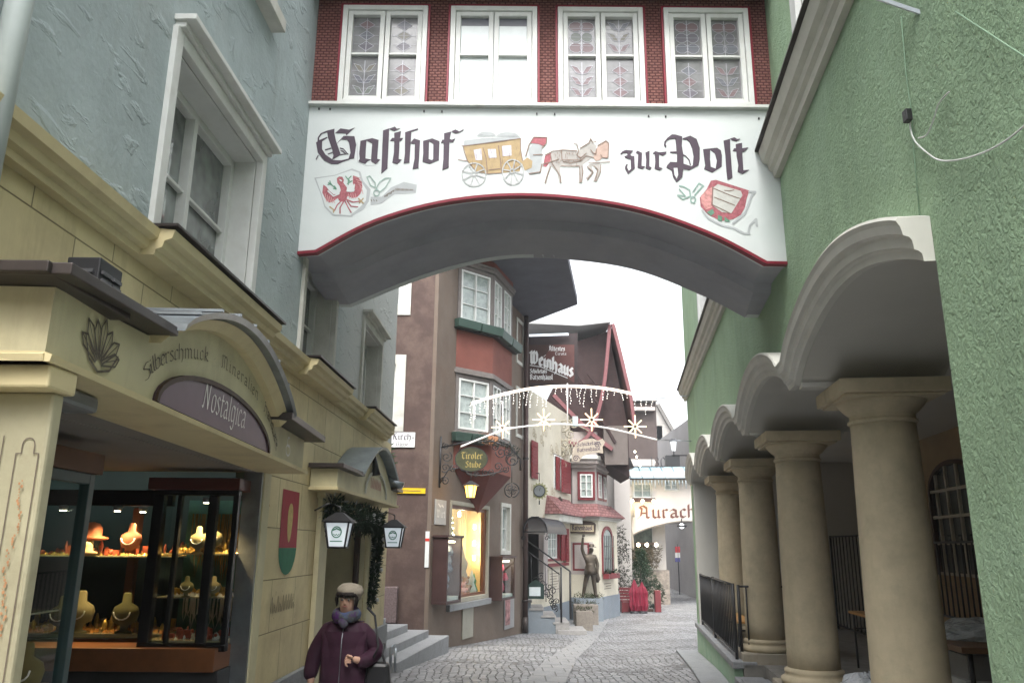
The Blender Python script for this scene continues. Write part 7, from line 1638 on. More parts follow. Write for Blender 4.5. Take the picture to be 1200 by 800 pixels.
# ---- wrought-iron cartouche sign in front of the oriel
IS = Frame((0, 29.0, 0), (1, 0)); t = thing('cartouche_sign', 'pale scrolled cartouche sign on a lattice of wrought iron above the oriel', 'sign', tuple(at(690, 540, 29)))
mb = MB(); 
def ISp(px, py): q = at(px, py, 29.0); return (q.x, q.z)
R = random.Random(10)
for px, py, r in ((652, 505, .25), (648, 520, .18), (660, 500, .25), (655, 530, .2), (650, 545, .2), (668, 508, .2), (662, 520, .22), (648, 560, .15), (660, 545, .15), (672, 497, .2), (650, 575, .12)):
    u, v = ISp(px, py); wire(mb, IS, spiral(u, v, r, 1.5, R.uniform(0, 6), R.choice((1, -1)), 16), .024)
a_, b_ = ISp(644, 495), ISp(645, 585); wire(mb, IS, [a_, b_], .03); wire(mb, IS, [ISp(645, 497), ISp(665, 492), ISp(690, 505)], .025)
for i in range(6):
    wire(mb, IS, [ISp(655+i*4, 514), ISp(667+i*4-4, 534)], .013); wire(mb, IS, [ISp(675-i*4+4, 514), ISp(662-i*4+6, 534)], .013)
mb.build('ironwork', mat('parchment_painted_iron', (.3, .27, .2), rough=.5, var=.4, vs=6), t)
mb = MB(); ct = [(670, 540), (671, 526), (676, 519), (684, 515), (694, 513.5), (701, 516), (706, 513.5), (709, 518), (706, 524), (707, 531), (700, 530), (692, 531), (683, 534), (678, 541)]
mb.prism(IS, [ISp(*p) for p in ct], -.04, .02); mb.build('cartouche', mat('ivory_cartouche', (.36, .31, .25), rough=.6, var=.2, vs=6), t, bevel=.01)
mb = MB(); u, v = ISp(676, 523); write(mb, IS, 'Schicketanz', u, v, .09, .024, pen=.28, fit=.85, slope=.12); u, v = ISp(676, 529.5); write(mb, IS, 'Batzenh\u00e4usl', u, v, .09, .024, pen=.28, fit=.85, slope=.1)
for px, py in ((675, 537), (700, 521)): u, v = ISp(px, py); mb.stroke(IS, spiral(u, v, .12, 1.5), .03, .024)
mb.build('inscription', ink, t)
# ---- big Weinhaus board
WBF = Frame((0, 24.0, 0), (1, 0)); t = thing('tavern_board', 'large square dark brown board with white black-letter wine tavern writing', 'sign board', (1.2, 24, 4.7))
def WP(px, py): q = at(px, py, 24.0); return (q.x, q.z)
mb = MB(); mb.prism(WBF, [WP(612, 455), WP(677, 452), WP(677, 390), WP(612, 393)], -.15, 0); mb.build('board', mat('dark_umber_board', (.045, .032, .033), rough=.6, var=.15), t, bevel=.01)
mb = MB(); mb.prism(WBF, [WP(620, 449), WP(673, 449), WP(673, 404), WP(620, 404)], .001, .015); mb.build('field', mat('brown_field', (.065, .035, .03), rough=.6, var=.1), t)
mb = MB(); mb.prism(WBF, [WP(648, 404), WP(673, 404), WP(673, 449), WP(636, 420)], .016, .02); mb.build('reddish_patch', mat('reddish_field', (.12, .05, .045), rough=.6), t)
letw = mat('chalk_white_letters', (.7, .7, .7), rough=.6)
mb = MB(); u, v = WP(621, 426); write(mb, WBF, 'W', u, v, .27, .022, pen=.3, stretch=.72); u, v = WP(631.5, 427.5); write(mb, WBF, 'einhaus', u, v, .27, .022, pen=.3, fit=1.05, slope=-.36)
u, v = WP(643, 411); write(mb, WBF, '\u00c4ltestes', u, v, .10, .022, pen=.28, fit=.5); u, v = WP(650, 416); write(mb, WBF, 'Tirols', u, v, .06, .022, pen=.25, fit=.36)
u, v = WP(621, 437); write(mb, WBF, 'Schicketanz', u, v, .09, .022, pen=.28, fit=.52); u, v = WP(621, 444.5); write(mb, WBF, 'Batzenh\u00e4usl', u, v, .11, .022, pen=.28, fit=.7)
mb.stroke(WBF, [WP(621, 428), WP(634, 430), WP(665, 443)], .025, .022, radians(60)); mb.build('inscription', letw, t)
mb = MB(); mb.tube([WBF.p(*WP(620, 394), .1), WBF.p(*WP(666, 392.5), .1)], .035, 8); mb.build('strip_lamp', mat('strip_lamp_tube', (.7, .72, .75), rough=.3, emit=.5, ecol=(.8, .9, 1)), t)
mb = MB(); mb.box(.16, .34, 23.8, 24.1, 3.6, 6.8); mb.build('side_post', mat('grey_brown_post', (.10, .09, .08), rough=.7), t)
# ---- dark maroon gable with faded red beams
gb = thing('gable_house', 'dark maroon boarded gable with faded red curved beams above the tavern corner', 'gable', (3.2, 30, 3.6))
GF = Frame((0, 30.6, 0), (1, 0))
def GP(px, py, Y=30.6): q = at(px, py, Y); return (q.x, q.z)
mb = MB(); mb.prism(GF, [GP(640, 470), GP(676, 400), GP(713, 388), GP(736, 500), GP(738, 560), GP(650, 500)], -2.6, 0); mb.build('boarding', darkred, gb)
mb = MB()
for pl in ([GP(610, 384), GP(677, 387), GP(713, 383)],):
    mb.sweep(GF, pl, [(0, -3), (0, .7), (.12, .7), (.12, -3)])
mb.build('roof_slab', mat('pale_roof_edge', (.4, .4, .4), rough=.6), gb)
mb = MB(); mb.sweep(GF, [GP(716, 386), GP(727, 430), GP(741, 500)], [(0, -3.2), (0, .55), (.1, .55), (.1, -3.2)]); mb.build('steep_roof', mat('brown_red_roof', (.16, .08, .07), rough=.8, var=.2), gb)
mb = MB()
def beamp(pts, w_, n0=.0, n1=.5):
    mb.sweep(GF, pts, [(-w_/2, n0), (-w_/2, n1), (w_/2, n1), (w_/2, n0)])
beamp(spline([GP(713, 384), GP(710, 420), GP(706, 455), (GP(698, 490)), GP(688, 512), GP(672, 522), GP(658, 512)], 5), .13, .3, .5)
beamp([GP(716, 384), GP(727, 428), GP(737, 470), GP(741, 500)], .12, .45, .6)
beamp([GP(648, 465), GP(668, 486), GP(690, 508), GP(716, 528)], .14, .3, .48)
mb.build('curved_beam', beam, gb)
mb = MB(); beamp([GP(676, 440), GP(702, 478)], .08, .25, .35); beamp([GP(688, 440), GP(700, 455)], .05, .25, .35); beamp([GP(700, 485), GP(720, 520)], .1, .25, .35); mb.build('brace', darkred, gb)
mb = MB(); mb.prism(GF, [GP(706, 500), GP(734, 500), GP(735, 545), GP(708, 545)], .01, .3); mb.build('stone_front', mat('dim_stone', (.13, .11, .10), rough=.8), gb)
# blue draped cloth lights and awning
o = thing('blue_canopy', 'blue netting and black canopy hung between the tavern and the inn', 'canopy', tuple(at(722, 545, 33)))
BF2 = Frame((0, 33.2, 0), (1, 0))
def BP(px, py): q = at(px, py, 33.2); return (q.x, q.z)
mb = MB(); mb.prism(BF2, [BP(707, 533), BP(724, 532), BP(719, 552), BP(712, 548)], -.3, .05); mb.build('netting', mat('blue_netting', (.05, .06, .28), rough=.5, var=.4, vs=20), o)
mb = MB(); mb.prism(BF2, [BP(719, 552), BP(723, 536), BP(731, 532), BP(738, 536), BP(743, 548)], -.6, .06); mb.build('canvas', mat('black_tarpaulin', (.02, .02, .022), rough=.5), o)

# ============================================================= inn with the white arch bridge
ai = thing('inn_bridge', 'whitewashed inn with a lettered arched bridge at the end of the lane', 'inn', (7, 38, gz(38)))
AI = Frame((0, 38, 0), (1, 0)); AP = lambda px, py, Y=38.0: (at(px, py, Y).x, at(px, py, Y).z)
wwash = mat('whitewashed_wall', (.50, .47, .44), rough=.85, var=.06, vs=.8, bump=.15, bs=8, bd=.01)
mb = MB(); arch_ = [AP(728, 635), AP(734, 631), AP(749, 622), AP(770, 615), AP(793, 610.5), AP(815, 610)]; arch_ = spline(arch_, 5)
zt = AP(770, 552)[1]
hl = (AP(743, 0)[0], AP(764, 0)[0])
mb.prism(AI, arch_+[(12, arch_[-1][1]), (12, zt), (arch_[0][0], zt)], -.4, 0, holes=[[AP(742, 583), AP(764, 583), AP(764, 566), AP(742, 566)], [AP(779, 574), AP(795, 574), AP(795, 562), AP(779, 562)]])
mb.build('bridge_wall', wwash, ai)
mb = MB(); mb.sweep(AI, arch_, [(0, -3), (0, .03), (-.06, .03), (-.06, -3)]); mb.build('arch_edge', mat('dark_arch_edge', (.12, .11, .1), rough=.8), ai)
mb = MB(); mb.prism(AI, arch_+[(12, arch_[-1][1]), (12, zt), (arch_[0][0], zt)], -3, -2.6); mb.build('rear_wall', wwash, ai)
for i, (a_, b_) in enumerate(((742.5, 763.5), (779.5, 794.5))):
    u0, v0 = AP(a_, 583 if i == 0 else 574); u1, v1 = AP(b_, 566 if i == 0 else 562); window(ai, AI, u0, u1, v0, v1, depth=.1, sur=.05, sproud=.03, cols=2, rows=2, fr=.05, gmat=curtain_glass)
mb = MB(); u, v = AP(747, 607); write(mb, AI, 'Auracher', u, v, .38, .01, pen=.3, fit=3.5, slope=.03)
mb.build('inscription', mat('brown_lettering', (.12, .05, .04), rough=.7), ai)
mb = MB(); q = [AP(743, 584), AP(764, 584)]; mb.fbox(AI, q[0][0]-.1, q[1][0]+.1, q[0][1]-.15, q[0][1]+.02, .01, .3); fbx = mb.build('window_box', darkred, ai)
# glass canopy above
gc = thing('glass_canopy', 'bluish glass canopy roof across the top of the whitewashed bridge', 'glass roof', tuple(at(780, 555, 38)))
mb = MB(); u0, v0 = AP(722, 562); u1, v1 = 12, v0
mb.add([(u0-.2, 37.6, v0), (12, 37.6, v0+.1), (12, 39.5, v0+.85), (u0+.5, 39.5, v0+.75)], [(0, 1, 2, 3)]); mb.build('glass', mat('bluish_glass', (.28, .42, .48), rough=.15, spec=.8, var=.1, vs=3), gc)
mb = MB(); R = random.Random(2)
mb.tube([(u0-.2, 37.6, v0), (12, 37.6, v0+.1)], .05, 6); mb.tube([(u0+.5, 39.5, v0+.75), (12, 39.5, v0+.85)], .05, 6)
for i in range(9): x = u0+.1+i*.55; mb.tube([(x, 37.6, v0+.02), (x+.1, 39.5, v0+.8)], .02, 5)
mb.build('frame', iron, gc)
mb = MB()
for i in range(26): x = u0+i*.16; mb.tube([(x, 37.55, v0-.03), (x, 37.55, v0-.25-.08*(i % 3))], .022, 4)
mb.build('fringe', mat('icicle_fringe', (.3, .36, .4), rough=.4), gc)
# lamps on the bridge
def bulbs(pts, Y, label, e=3, sc=.06, s=10, light=True):
    for i, (px, py) in enumerate(pts):
        q = at(px, py, Y); mb = MB(); mb.ball(q, sc, 8); o = mb.build('lamp_bulb', emat('lamp_glow', (1, .87, .62), s)); tag(o, label[i], 'lamp', 'glowing lamps at the inn')
        if light and e:
            ld = bpy.data.lights.new('lamp_light', 'POINT'); ld.energy = e; ld.color = (1, .75, .4); ld.shadow_soft_size = .08
            lo = bpy.data.objects.new('lamp_light', ld); COL.objects.link(lo); lo.parent = o; lo.location = Vector((0, -.25, -.15))
bulbs([(741, 586.5), (753, 587), (766, 587)], 37.6, ['left lamp under the window box of the whitewashed bridge', 'middle lamp under the window box of the whitewashed bridge', 'right lamp under the window box of the whitewashed bridge'], 5, .07)
bulbs([(733, 638), (738, 637), (748, 638), (758, 638), (769, 638)], 36.5, ['brightest lamp at the left foot of the white arch', 'second lamp from the left below the white arch', 'middle lamp of the row below the white arch', 'fourth lamp of the row below the white arch', 'rightmost lamp of the row below the white arch'], 5, .08)
q = at(799, 616, 37.9); t = thing('round_lamp', 'round white lamp in a black ring hanging under the crown of the white arch', 'lamp', tuple(q))
mb = MB(); mb.ball(q, .12, 10); mb.build('globe', emat('globe_glow', (.9, .95, 1), 1.6), t); mb = MB(); mb.lathe(q, [(.2, -.05), (.24, 0), (.2, .05)], 14); mb.tube([q, q+Vector((0, 0, .35))], .03, 6); mb.build('ring', iron, t)
# flat painted figure of a walking man on the bridge wall
def figure_cut():
    Y = 37.7; t = thing('walking_figure', 'grey life-size figure of a man in a broad hat mounted on the white bridge wall', 'figure', tuple(at(745, 645, Y)))
    Q = lambda px, py: at(px, py, Y); m_ = mat('grey_bronze_figure', (.2, .19, .17), rough=.6)
    o = at(745, 645, Y); loc = lambda px, py: Q(px, py)-o
    pts = [loc(738, 612), loc(738, 600), loc(738, 590), loc(735, 584), loc(742, 596), loc(743, 606), loc(733, 596), loc(735, 604), loc(738, 618), loc(741, 632), loc(742, 644), loc(734, 620), loc(732, 632), loc(732, 640)]
    ed = [(0, 1), (1, 2), (2, 3), (2, 4), (4, 5), (2, 6), (6, 7), (0, 8), (8, 9), (9, 10), (0, 11), (11, 12), (12, 13)]
    skin_mesh('body', pts, ed, [.15, .17, .12, .1, .07, .05, .07, .05, .11, .08, .06, .11, .08, .06], m_, t)
    b = MB(); b.lathe(loc(734, 582), [(.24, 0), (.25, .03), (.12, .05), (.1, .16), (.02, .18)], 12); b.tube([loc(722, 572), loc(733, 583)], .03, 6); b.build('hat', m_, t, origin=Vector((0, 0, 0)))
figure_cut()
# white oriel wall left of the bridge, with pillar and passage under the bridge
mb = MB(); mb.box(4.6, 5.3, 35.8, 40, -2.7, 4.0); o = mb.build('white_side_house', wwash); tag(o, 'narrow white house side between the tavern corner and the bridge', 'house')
mb = MB(); u0, u1 = AP(770, 0)[0], AP(785.5, 0)[0]
mb.box(5.0, 7.45, 39.3, 39.9, -2.6, 1.6); pl_ = mb.build('passage_wall', wwash, ai)
mb = MB(); mb.box(6.3, 7.5, 38.9, 39.29, -2.7, -1.0); mb.build('rubble_base', mat('rubble_stone', (.24, .21, .18), rough=.9, var=.45, vs=5, bump=.8, bs=8, bd=.04), ai)
mb = MB(); mb.box(5.3, 6.75, 38.9, 39.2, -.2, 1.2)
mb.build('dark_window_band', mat('dark_lobby_glass', (.06, .08, .07), rough=.2, var=.5, vs=4), ai)
mb = MB(); mb.box(5.2, 6.85, 38.3, 39.2, .16, .24); mb.build('lamp_shelf', dark_wood, ai)
mb = MB(); R = random.Random(31)
for i in range(140): tuft(mb, Vector((R.uniform(5.3, 7.0), 38.5+R.uniform(-.2, .3), R.uniform(-.75, .05))), .2, 12, R, .08)
o = mb.build('wall_garland', mat('brown_green_garland', (.12, .1, .07), rough=.8, var=.6, vs=10)); tag(o, 'wide brown and green garland hanging below the row of lamps under the arch', 'garland')
# christmas tree in front
q = at(752, 700, 36.0); t = thing('christmas_tree', 'dark green christmas tree behind the red benches under the arch', 'christmas tree', (q.x, 36.0, gz(36)))
mb = MB(); mb.tube([(q.x, 36, gz(36)), (q.x, 36, .0)], [.06, .015], 6); mb.build('trunk', dark_wood, t)
mb = MB(); R = random.Random(5)
for k in range(15):
    z = -1.9+k*.13; r_ = .95*(1-k/15)+.08
    for j in range(14):
        a_ = R.uniform(0, 6.28); 
        for s_ in (.35, .65, .95): tuft(mb, Vector((q.x+r_*s_*cos(a_), 36+r_*s_*sin(a_), z-.12*s_)), .1, 5, R, .07)
mb.build('branches', mat('spruce_green', (.03, .06, .03), rough=.8, var=.5, vs=8), t)
# wreath arch
q = at(765, 695, 35.2); t = thing('wreath', 'large round dark fir wreath leaning beside the red benches', 'wreath', (q.x, 35.2, gz(35)))
mb = MB()
for i in range(60):
    a_ = i*2*pi/60; tuft(mb, Vector((q.x+.38*cos(a_), 35.2, -1.9+.48*sin(a_))), .13, 10, R, .07)
mb.build('needles', leafm, t)
# red furniture group
redw = mat('signal_red_cloth', (.2, .015, .035), rough=.6, var=.25, vs=10); darkr = mat('dark_red_wood', (.16, .03, .035), rough=.6, var=.15)
def R3(px, py, Y=34.0): q = at(px, py, Y); return q
a_ = R3(727, 697); b_ = R3(739, 697); t = thing('red_bench', 'dark red wooden slatted chair at the left of the group under the arch', 'chair', (a_.x+.2, 33.8, gz(34)))
z = gz(34)
mb = MB(); mb.box(a_.x, a_.x+.6, 33.8, 34.3, z+.42, z+.47); mb.build('seat', darkr, t, bevel=.005)
mb = MB()
for k in range(4): mb.box(a_.x, a_.x+.6, 34.3, 34.33, z+.5+k*.12, z+.59+k*.12)
mb.build('backrest', darkr, t)
for dx, dy in ((.02, 0), (.54, 0), (.02, .46), (.54, .46)): mb = MB(); mb.box(a_.x+dx, a_.x+dx+.05, 33.81+dy, 33.86+dy, z, z+.42); mb.build('leg', darkr, t)
mb = MB(); mb.box(a_.x+.07, a_.x+.52, 33.82, 33.85, z+.02, z+.41); mb.build('front_panel', darkr, t)
def folded(px, label, seed, m_, h_=1.3):
    q = R3(px, 712, 33.5); t = thing('folded_parasol', label, 'parasol', (q.x, 33.5, z), group='red folded parasols under the arch'); R = random.Random(seed)
    mb = MB(); mb.tube([(q.x, 33.5, z+.1), (q.x, 33.5, z+h_+.3)], .02, 6); mb.build('pole', iron, t)
    mb = MB(); 
    pr_ = [(.14, .1), (.2, .3), (.17, .6), (.19, .8), (.12, 1.0), (.07, h_), (.02, h_+.15)]; k_ = 28; vs = []
    for r_, zz in pr_:
        for j in range(k_): f = 1+.3*cos(7*2*pi*j/k_+zz*2)+R.uniform(-.06, .06); vs.append((q.x+r_*f*cos(2*pi*j/k_), 33.5+r_*f*sin(2*pi*j/k_), z+zz))
    mb.add(vs, [(i*k_+j, i*k_+(j+1) % k_, (i+1)*k_+(j+1) % k_, (i+1)*k_+j) for i in range(len(pr_)-1) for j in range(k_)]); mb.build('canopy', m_, t)
    mb = MB(); mb.lathe((q.x, 33.5, z), [(.2, 0), (.19, .08), (.06, .1)], 12); mb.build('foot', iron, t)
folded(744, 'red folded parasol on the left, nearest the dark red chair', 1, redw, 1.15); folded(753, 'red folded parasol on the right, nearest the wreath', 2, redw, 1.05)
mb = MB(); q = R3(771, 712, 34.2); mb.box(q.x-.12, q.x+.12, 34.1, 34.4, z, z+.85); o = mb.build('red_bollard', darkr, bevel=.02); tag(o, 'dark red wooden box post at the right of the wreath', 'post')
mb = MB(); mb.box(q.x-.9, q.x-.15, 34.4, 34.8, z, z+.1); o = mb.build('low_pallet', dark_wood, bevel=.01); tag(o, 'low dark wooden pallet below the wreath', 'pallet')
# waiter like dark stand / menu post by the corner
q = at(728, 660, 35); mb = MB(); R = random.Random(44)
for i in range(60): tuft(mb, Vector((q.x+R.uniform(-.22, .3), 35, R.uniform(-1.7, .8))), .16, 14, R, .07)
o = mb.build('climbing_plant', mat('dark_climber', (.06, .06, .045), rough=.8, var=.5, vs=10)); tag(o, 'dark climbing plant on the corner between the tavern and the arch', 'climber')

# ============================================================= lane beyond the arch and distant roofs
far1 = thing('far_house', 'pale grey house with dark shutters on the right of the lane beyond the arch', 'house', (11, 55, gz(55)))
FH = Frame((at(815, 640, 50).x+.15, 50, 0), (-.34, 1))  # wall receding to the left
FH = Frame((at(817, 640, 48).x, 48, 0), (.06, 1)).flip()
q0 = at(817, 660, 46); q1 = at(793, 660, 66)
FH = Frame((q0.x, q0.y, 0), (q1.x-q0.x, q1.y-q0.y)); FH.N = -FH.N; Lf = (Vector((q1.x, q1.y))-Vector((q0.x, q0.y))).length
fm = mat('pale_grey_wall', (.36, .35, .35), rough=.85, var=.1, vs=.6)
mb = MB(); mb.fbox(FH, -2, Lf, -3, 6.5, -4, 0); mb.build('wall', fm, far1)
mb = MB()
for v in (.15, 3.0): mb.fbox(FH, -2, Lf, v, v+.35, .003, .12)
mb.build('string_course', white_paint, far1)
mb = MB(); mb.fbox(FH, -2, Lf, -3, -1.2, .003, .1); mb.build('plinth', mat('brown_plinth', (.2, .16, .14), rough=.8), far1)
for r_ in (-1.1, 1.2):
    for k in range(7):
        u = 1+k*2.6; mb = MB(); mb.fbox(FH, u, u+1.0, r_, r_+1.3, .003, .03); w_ = mb.build('window', dark_glass, far1)
        mb = MB(); mb.fbox(FH, u-.55, u-.08, r_-.05, r_+1.35, .003, .06); mb.fbox(FH, u+1.08, u+1.5, r_-.05, r_+1.35, .003, .06); mb.build('shutter', white_paint, w_)
q = at(796, 618, 47); mb = MB()
fl = thing('striped_flag', 'red, white and blue striped flag hanging on the pale grey house beyond the arch', 'flag', tuple(at(794, 660, 47)))
for i, (y0, y1, c) in enumerate(((640, 647, (.5, .05, .06)), (647.2, 653, (.7, .7, .7)), (653.2, 658, (.08, .08, .25)))):
    a_, b_ = at(791, y0, 47), at(797, y1, 47); mb = MB(); mb.box(a_.x, b_.x, 46.98, 47.0, b_.z, a_.z); mb.build('stripe', mat('flag_stripe', c), fl)
mb = MB(); a_ = at(794, 637, 47); mb.tube([a_, (a_.x, 47, gz(47))], .03, 6); mb.build('pole', iron, fl)
q0, q1 = at(785, 650, 60), at(792, 650, 75); mb = MB(); mb.box(q0.x-14, q0.x-.2, 60, 66, -3, 9); o = mb.build('distant_white_house', wwash); tag(o, 'distant bright white house at the left side of the lane beyond the arch', 'house')
mb = MB(); mb.box(q0.x-.4, q0.x+18, 95, 99, -3, 5); o = mb.build('distant_end_house', mat('distant_plaster', (.6, .62, .62), rough=.9, var=.06)); tag(o, 'very distant pale house closing the lane beyond the arch', 'house')
# dark brown house above the glass canopy
db = thing('brown_gable_house', 'tall dark brown house with a whitish roof behind the glass canopy', 'house', (6.4, 42, 0))
DF = Frame((0, 42, 0), (1, 0)); DP = lambda px, py: (at(px, py, 42).x, at(px, py, 42).z)
mb = MB(); a_, b_ = DP(733, 560), DP(768.5, 472); mb.prism(DF, [(a_[0]-1, 2.5), (b_[0], 2.5), (b_[0], b_[1]), (a_[0]-1, b_[1])], -6, 0); mb.build('wall', mat('dark_umber_plaster', (.09, .07, .065), rough=.8, var=.2, vs=1), db)
mb = MB(); mb.prism(DF, [DP(731, 470), DP(770, 470), DP(768, 441), DP(734, 438)], -3, .3); mb.build('roof', mat('pale_metal_roof', (.45, .47, .48), rough=.5, var=.1), db)
mb = MB(); a_, b_ = DP(737, 480), DP(766, 476); mb.fbox(DF, a_[0], b_[0], a_[1]-.08, a_[1]+.1, .01, .4); mb.build('balcony', greyw, db)
mb = MB(); mb.fbox(DF, DP(736, 540)[0], DP(768, 540)[0], DP(740, 560)[1], DP(740, 538)[1], .02, .1); mb.build('pale_band', wwash, db)
bulbs([(744, 529), (746, 535), (748, 540), (750, 545)], 38.5, ['topmost bead lamp of the slanting row left of the brown house', 'second bead lamp of the slanting row left of the brown house', 'third bead lamp of the slanting row left of the brown house', 'lowest bead lamp of the slanting row left of the brown house'], 0, .05, 5)
# distant steep roof
rf = thing('distant_roof', 'distant house with a steep grey roof right of the brown house', 'house', (14, 60, 0))
TF = Frame((0, 60, 0), (1, 0)); TP = lambda px, py: (at(px, py, 60).x, at(px, py, 60).z)
mb = MB(); mb.prism(TF, [TP(766, 520), TP(797, 519), TP(772, 474), TP(766, 470)], -9, 0); mb.build('roof', mat('grey_roof_slate', (.34, .32, .30), rough=.7, var=.15, vs=1), rf)
mb = MB(); mb.prism(TF, [TP(766, 560), TP(812, 560), TP(812, 524), TP(766, 521)], -9, -.3); mb.build('wall', mat('beige_grey_wall', (.34, .31, .28), rough=.8, var=.1), rf)
mb = MB(); mb.sweep(TF, [TP(798, 519), TP(772, 473)], [(0, -9), (0, .3), (.25, .3), (.25, -9)]); mb.build('verge', mat('dark_verge', (.16, .15, .14), rough=.7), rf)
mb = MB(); mb.prism(TF, [TP(796, 519), TP(815, 505), TP(815, 545), TP(798, 540)], -3, -1); mb.build('dark_roof', mat('dark_far_roof', (.1, .1, .11), rough=.7), rf)
# street lamp above the bridge and hanging box
q = at(790, 530, 36); t = thing('street_lantern', 'small white street lantern on a black bracket above the glass canopy', 'street lamp', tuple(q))
a_ = at(789.5, 528, 36); mb = MB(); mb.lathe(a_, [(.08, 0), (.14, .42)], 6, smooth=False); mb.build('glass', mat('lantern_white', (.75, .76, .76), rough=.3, emit=.3, ecol=(.9, .95, 1)), t)
mb = MB(); mb.lathe(a_, [(.2, .425), (.12, .52), (.03, .56)], 6, smooth=False); mb.tube([a_, a_-Vector((0, 0, .25))], .03, 6); mb.tube([a_-Vector((.1, 0, .2)), a_+Vector((3.2, 0, -.2))], .03, 6); mb.build('bracket', iron, t)
x0_, z0_ = at(781, 546, 36).x, at(781, 546, 36).z; mb = MB(); mb.box(x0_, x0_+.62, 36, 36.3, z0_, z0_+.5); o = mb.build('dark_cabinet', iron, bevel=.01); tag(o, 'dark box hanging under the white street lantern', 'box')
mb = MB(); DF3 = Frame((0, 38.0, 0), (1, 0)); u, v = at(762, 547, 38).x, at(762, 547, 38).z; write(mb, DF3, '180', u, v, .32, .0, pen=.14, fit=.75); o = mb.build('metal_numerals', iron); tag(o, 'thin metal numerals standing on the edge of the glass canopy', 'numerals')
# added unseen block behind the viewpoint for shade, then neighbours closing the lane
mb = MB(); mb.box(-12, 12, -13, -7, -2.5, 4.6); o = mb.build('added_shade_block', mat('dim_ochre_plaster', (.26, .23, .18), rough=.9)); tag(o, 'plain ochre house across the square behind the viewpoint, outside the photograph', 'house')
mb = MB(); mb.box(9.9, 18, 42, 60, -3, 7); o = mb.build('lane_side_house', fm); tag(o, 'plain house behind the green building, mostly hidden', 'house')
mb = MB(); mb.box(-14, -.2, 31, 60, -3, 8.5); o = mb.build('rear_house', greyw); tag(o, 'plain rear house behind the brown house, mostly hidden', 'house')
mb = MB(); mb.box(-14, -9, 10, 18, -3, 8.5); o = mb.build('alley_end_house', brown_side); tag(o, 'house closing the alley at the left, mostly hidden', 'house')
mb = MB(); a_ = at(668, 372, 45); mb.prism(Frame((0, 45, 0), (1, 0)), [(-4, 3), (a_.x, 3), (a_.x-.4, a_.z), (-4, a_.z+1)], -4, 0); o = mb.build('pale_far_gable', mat('pale_blue_grey_roof', (.42, .47, .5), rough=.7, var=.08)); tag(o, 'pale bluish roof just visible behind the large tavern board', 'house')

# ============================================================= light arch across the lane
la = thing('light_arch', 'white illuminated arch with hanging icicle lights strung across the lane', 'light decoration', (1.2, 16.5, 2.4))
AF2 = Frame((0, 16.5, 0), (1, 0))
def LP(px, py): q = at(px, py, 16.5); return (q.x, q.z)
rope = emat('rope_light', (1, .85, .68), .5); rope2 = mat('pale_steel_tube', (.7, .7, .7), rough=.4, emit=.15, ecol=(1, .95, .9)); ledm = emat('led_point', (1, .93, .85), 2.2)
top = spline([LP(552, 472), LP(585, 462), (LP(625, 454)), LP(668, 451.5), LP(715, 455), LP(768, 467)], 6); low = spline([LP(540, 523), LP(590, 504), LP(630, 498), LP(665, 497), LP(710, 501), LP(770, 515)], 6)
mb = MB(); mb.tube([AF2.p(u, v, 0) for u, v in top], .015, 6); mb.tube([AF2.p(u, v-.035, 0) for u, v in top], .012, 6); mb.build('upper_rope', rope, la)
mb = MB(); mb.tube([AF2.p(u, v, 0) for u, v in low], .018, 6); a_, b_ = LP(665, 449), LP(665, 497); mb.tube([AF2.p(*a_), AF2.p(*b_)], .014, 6); mb.tube([AF2.p(*LP(589, 470)), AF2.p(*LP(589, 500))], .01, 6); mb.build('lower_tube', rope2, la)
mb = MB(); a_, b_ = LP(671, 499), LP(677, 488); mb.fbox(AF2, a_[0], b_[0], a_[1], b_[1], -.05, .05); mb.build('junction_box', mat('pale_box', (.5, .58, .58)), la)
mb = MB(); md = MB(); R = random.Random(33)
for i in range(38):
    k = i/38*(len(top)-1); j = int(k); f_ = k-j; u = top[j][0]+(top[min(j+1, len(top)-1)][0]-top[j][0])*f_; v = top[j][1]+(top[min(j+1, len(top)-1)][1]-top[j][1])*f_
    n_ = R.choice((2, 3, 4, 6, 7)); x, z = u, v-.02; pts = [(x, z)]
    for s_ in range(n_): x += R.uniform(-.02, .02); z -= R.uniform(.04, .07); pts.append((x, z)); q = AF2.p(x, z, R.uniform(-.01, .01)); mb.ball(q, .0065, 5)
    md.tube([AF2.p(a, b, 0) for a, b in pts], .002, 4)
mb.build('icicle_lights', ledm, la); md.build('icicle_wire', white_paint, la)
mb = MB(); mb.tube([AF2.p(*top[0]), Vector((-1.0, 18.4, 3.2))], .008, 5); mb.tube([AF2.p(*low[0]), Vector((-1.2, 18.2, 2.1))], .008, 5); mb.tube([AF2.p(*top[-1]), RW.p(16.0, 3.0, .02)], .008, 5); mb.tube([AF2.p(*low[-1]), RW.p(16.2, 2.1, .02)], .008, 5); mb.build('guy_wire', zinc, la)
starm = emat('star_tube', (1, .74, .42), .75)
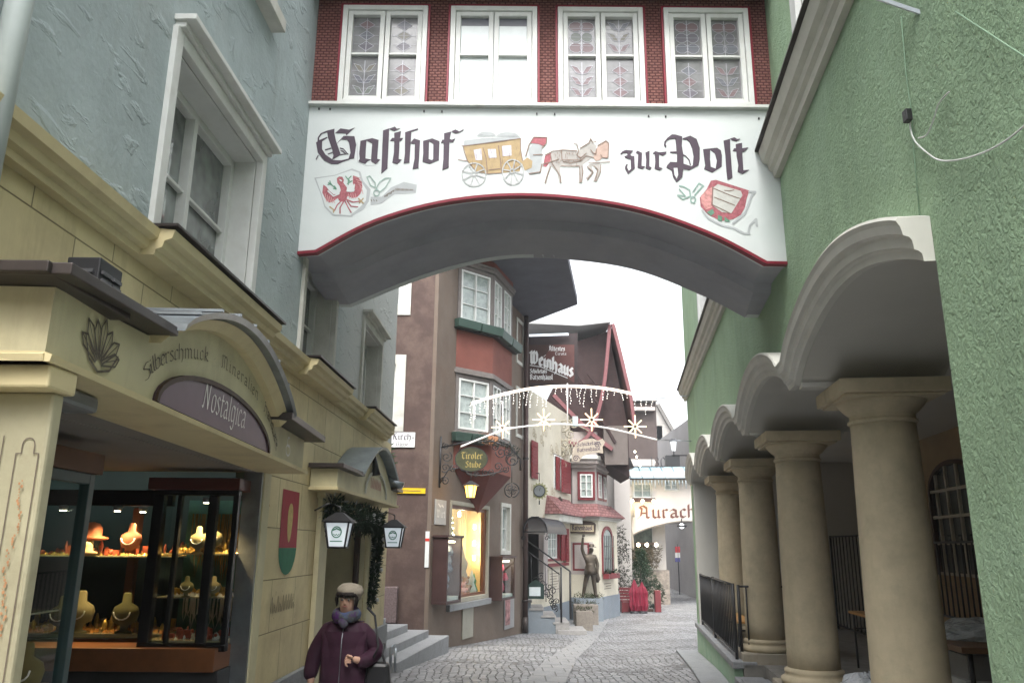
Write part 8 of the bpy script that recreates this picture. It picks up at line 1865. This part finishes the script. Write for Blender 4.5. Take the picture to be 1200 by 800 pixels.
for i, (px, py) in enumerate(((589, 501), (637, 492), (693, 492), (744, 500))):
    u, v = LP(px, py); c = AF2.p(u, v, .05); t = thing('light_star', ['eight-pointed light star at the left end of the arch, in front of the bay', 'eight-pointed light star second from the left, in front of the cream wall', 'eight-pointed light star third from the left, in front of the red beams', 'eight-pointed light star at the right end of the arch'][i], 'light star', tuple(c), group='light stars on the lower tube of the arch')
    if i == 0:
        for k in range(8):
            a_ = k*pi/4; mb = MB(); d = Vector((cos(a_), 0, sin(a_))); r1 = .235 if k % 2 == 0 else .19; mb.tube([c+d*.05, c+d*r1], .013, 6); mb.build('ray', starm, t)
        mb = MB(); mb.tube([c+Vector((.045*cos(k*pi/5), 0, .045*sin(k*pi/5))) for k in range(11)], .008, 5); mb.build('ring', starm, t); star0 = t
    else:
        for ch in [x for x in bpy.data.objects if x.parent == star0]: q = ch.copy(); COL.objects.link(q); q.parent = t

# ============================================================= split meshes whose pieces are separate parts
def split_loose(o):
    me = o.data; n = len(me.vertices); par = list(range(n))
    def find(a):
        while par[a] != a: par[a] = par[par[a]]; a = par[a]
        return a
    for e in me.edges:
        a, b = find(e.vertices[0]), find(e.vertices[1])
        if a != b: par[a] = b
    comps = {}
    for p in me.polygons: comps.setdefault(find(p.vertices[0]), []).append(p)
    if len(comps) < 2: return
    first = True
    for ps in comps.values():
        ids = sorted({v for p in ps for v in p.vertices}); mp = {v: i for i, v in enumerate(ids)}
        m2 = bpy.data.meshes.new(me.name); m2.from_pydata([tuple(me.vertices[v].co) for v in ids], [], [[mp[v] for v in p.vertices] for p in ps])
        for q, p in zip(m2.polygons, ps): q.use_smooth = p.use_smooth
        for mt in me.materials: m2.materials.append(mt)
        if first: o.data = m2; first = False
        else: c = o.copy(); c.data = m2; COL.objects.link(c)
for o in list(COL.objects):
    if o.type == 'MESH' and o.name.split('.')[0] in ('ledge_flashing', 'door_pilaster', 'door_frame', 'flat_roof', 'plinth', 'string_course', 'pipe_clamp', 'nail_head', 'bay_cornice', 'beam', 'balcony', 'rail', 'post', 'panel', 'case_frame', 'shutter', 'eye', 'iris', 'eyebrow'):
        split_loose(o)
for o in list(COL.objects):
    if o.get('label') and len(o['label'].split()) > 16: print('LONG', o.name, o['label'])
# ============================================================= thin haze volume added to whiten the far lane like glare
hz = MB(); hz.box(-160, 160, -70, 165, -4.5, 15.5); hzo = hz.build('haze', None); tag(hzo, kind='stuff'); tag(hzo, 'pale damp air filling the whole lane')
hm = bpy.data.materials.new('pale_haze'); hm.use_nodes = True; n = hm.node_tree.nodes; n.remove(n['Principled BSDF']); pv = n.new('ShaderNodeVolumePrincipled'); pv.inputs['Color'].default_value = (.86, .93, 1, 1); pv.inputs['Density'].default_value = .0011; hm.node_tree.links.new(pv.outputs[0], n['Material Output'].inputs['Volume']); hzo.data.materials.append(hm)
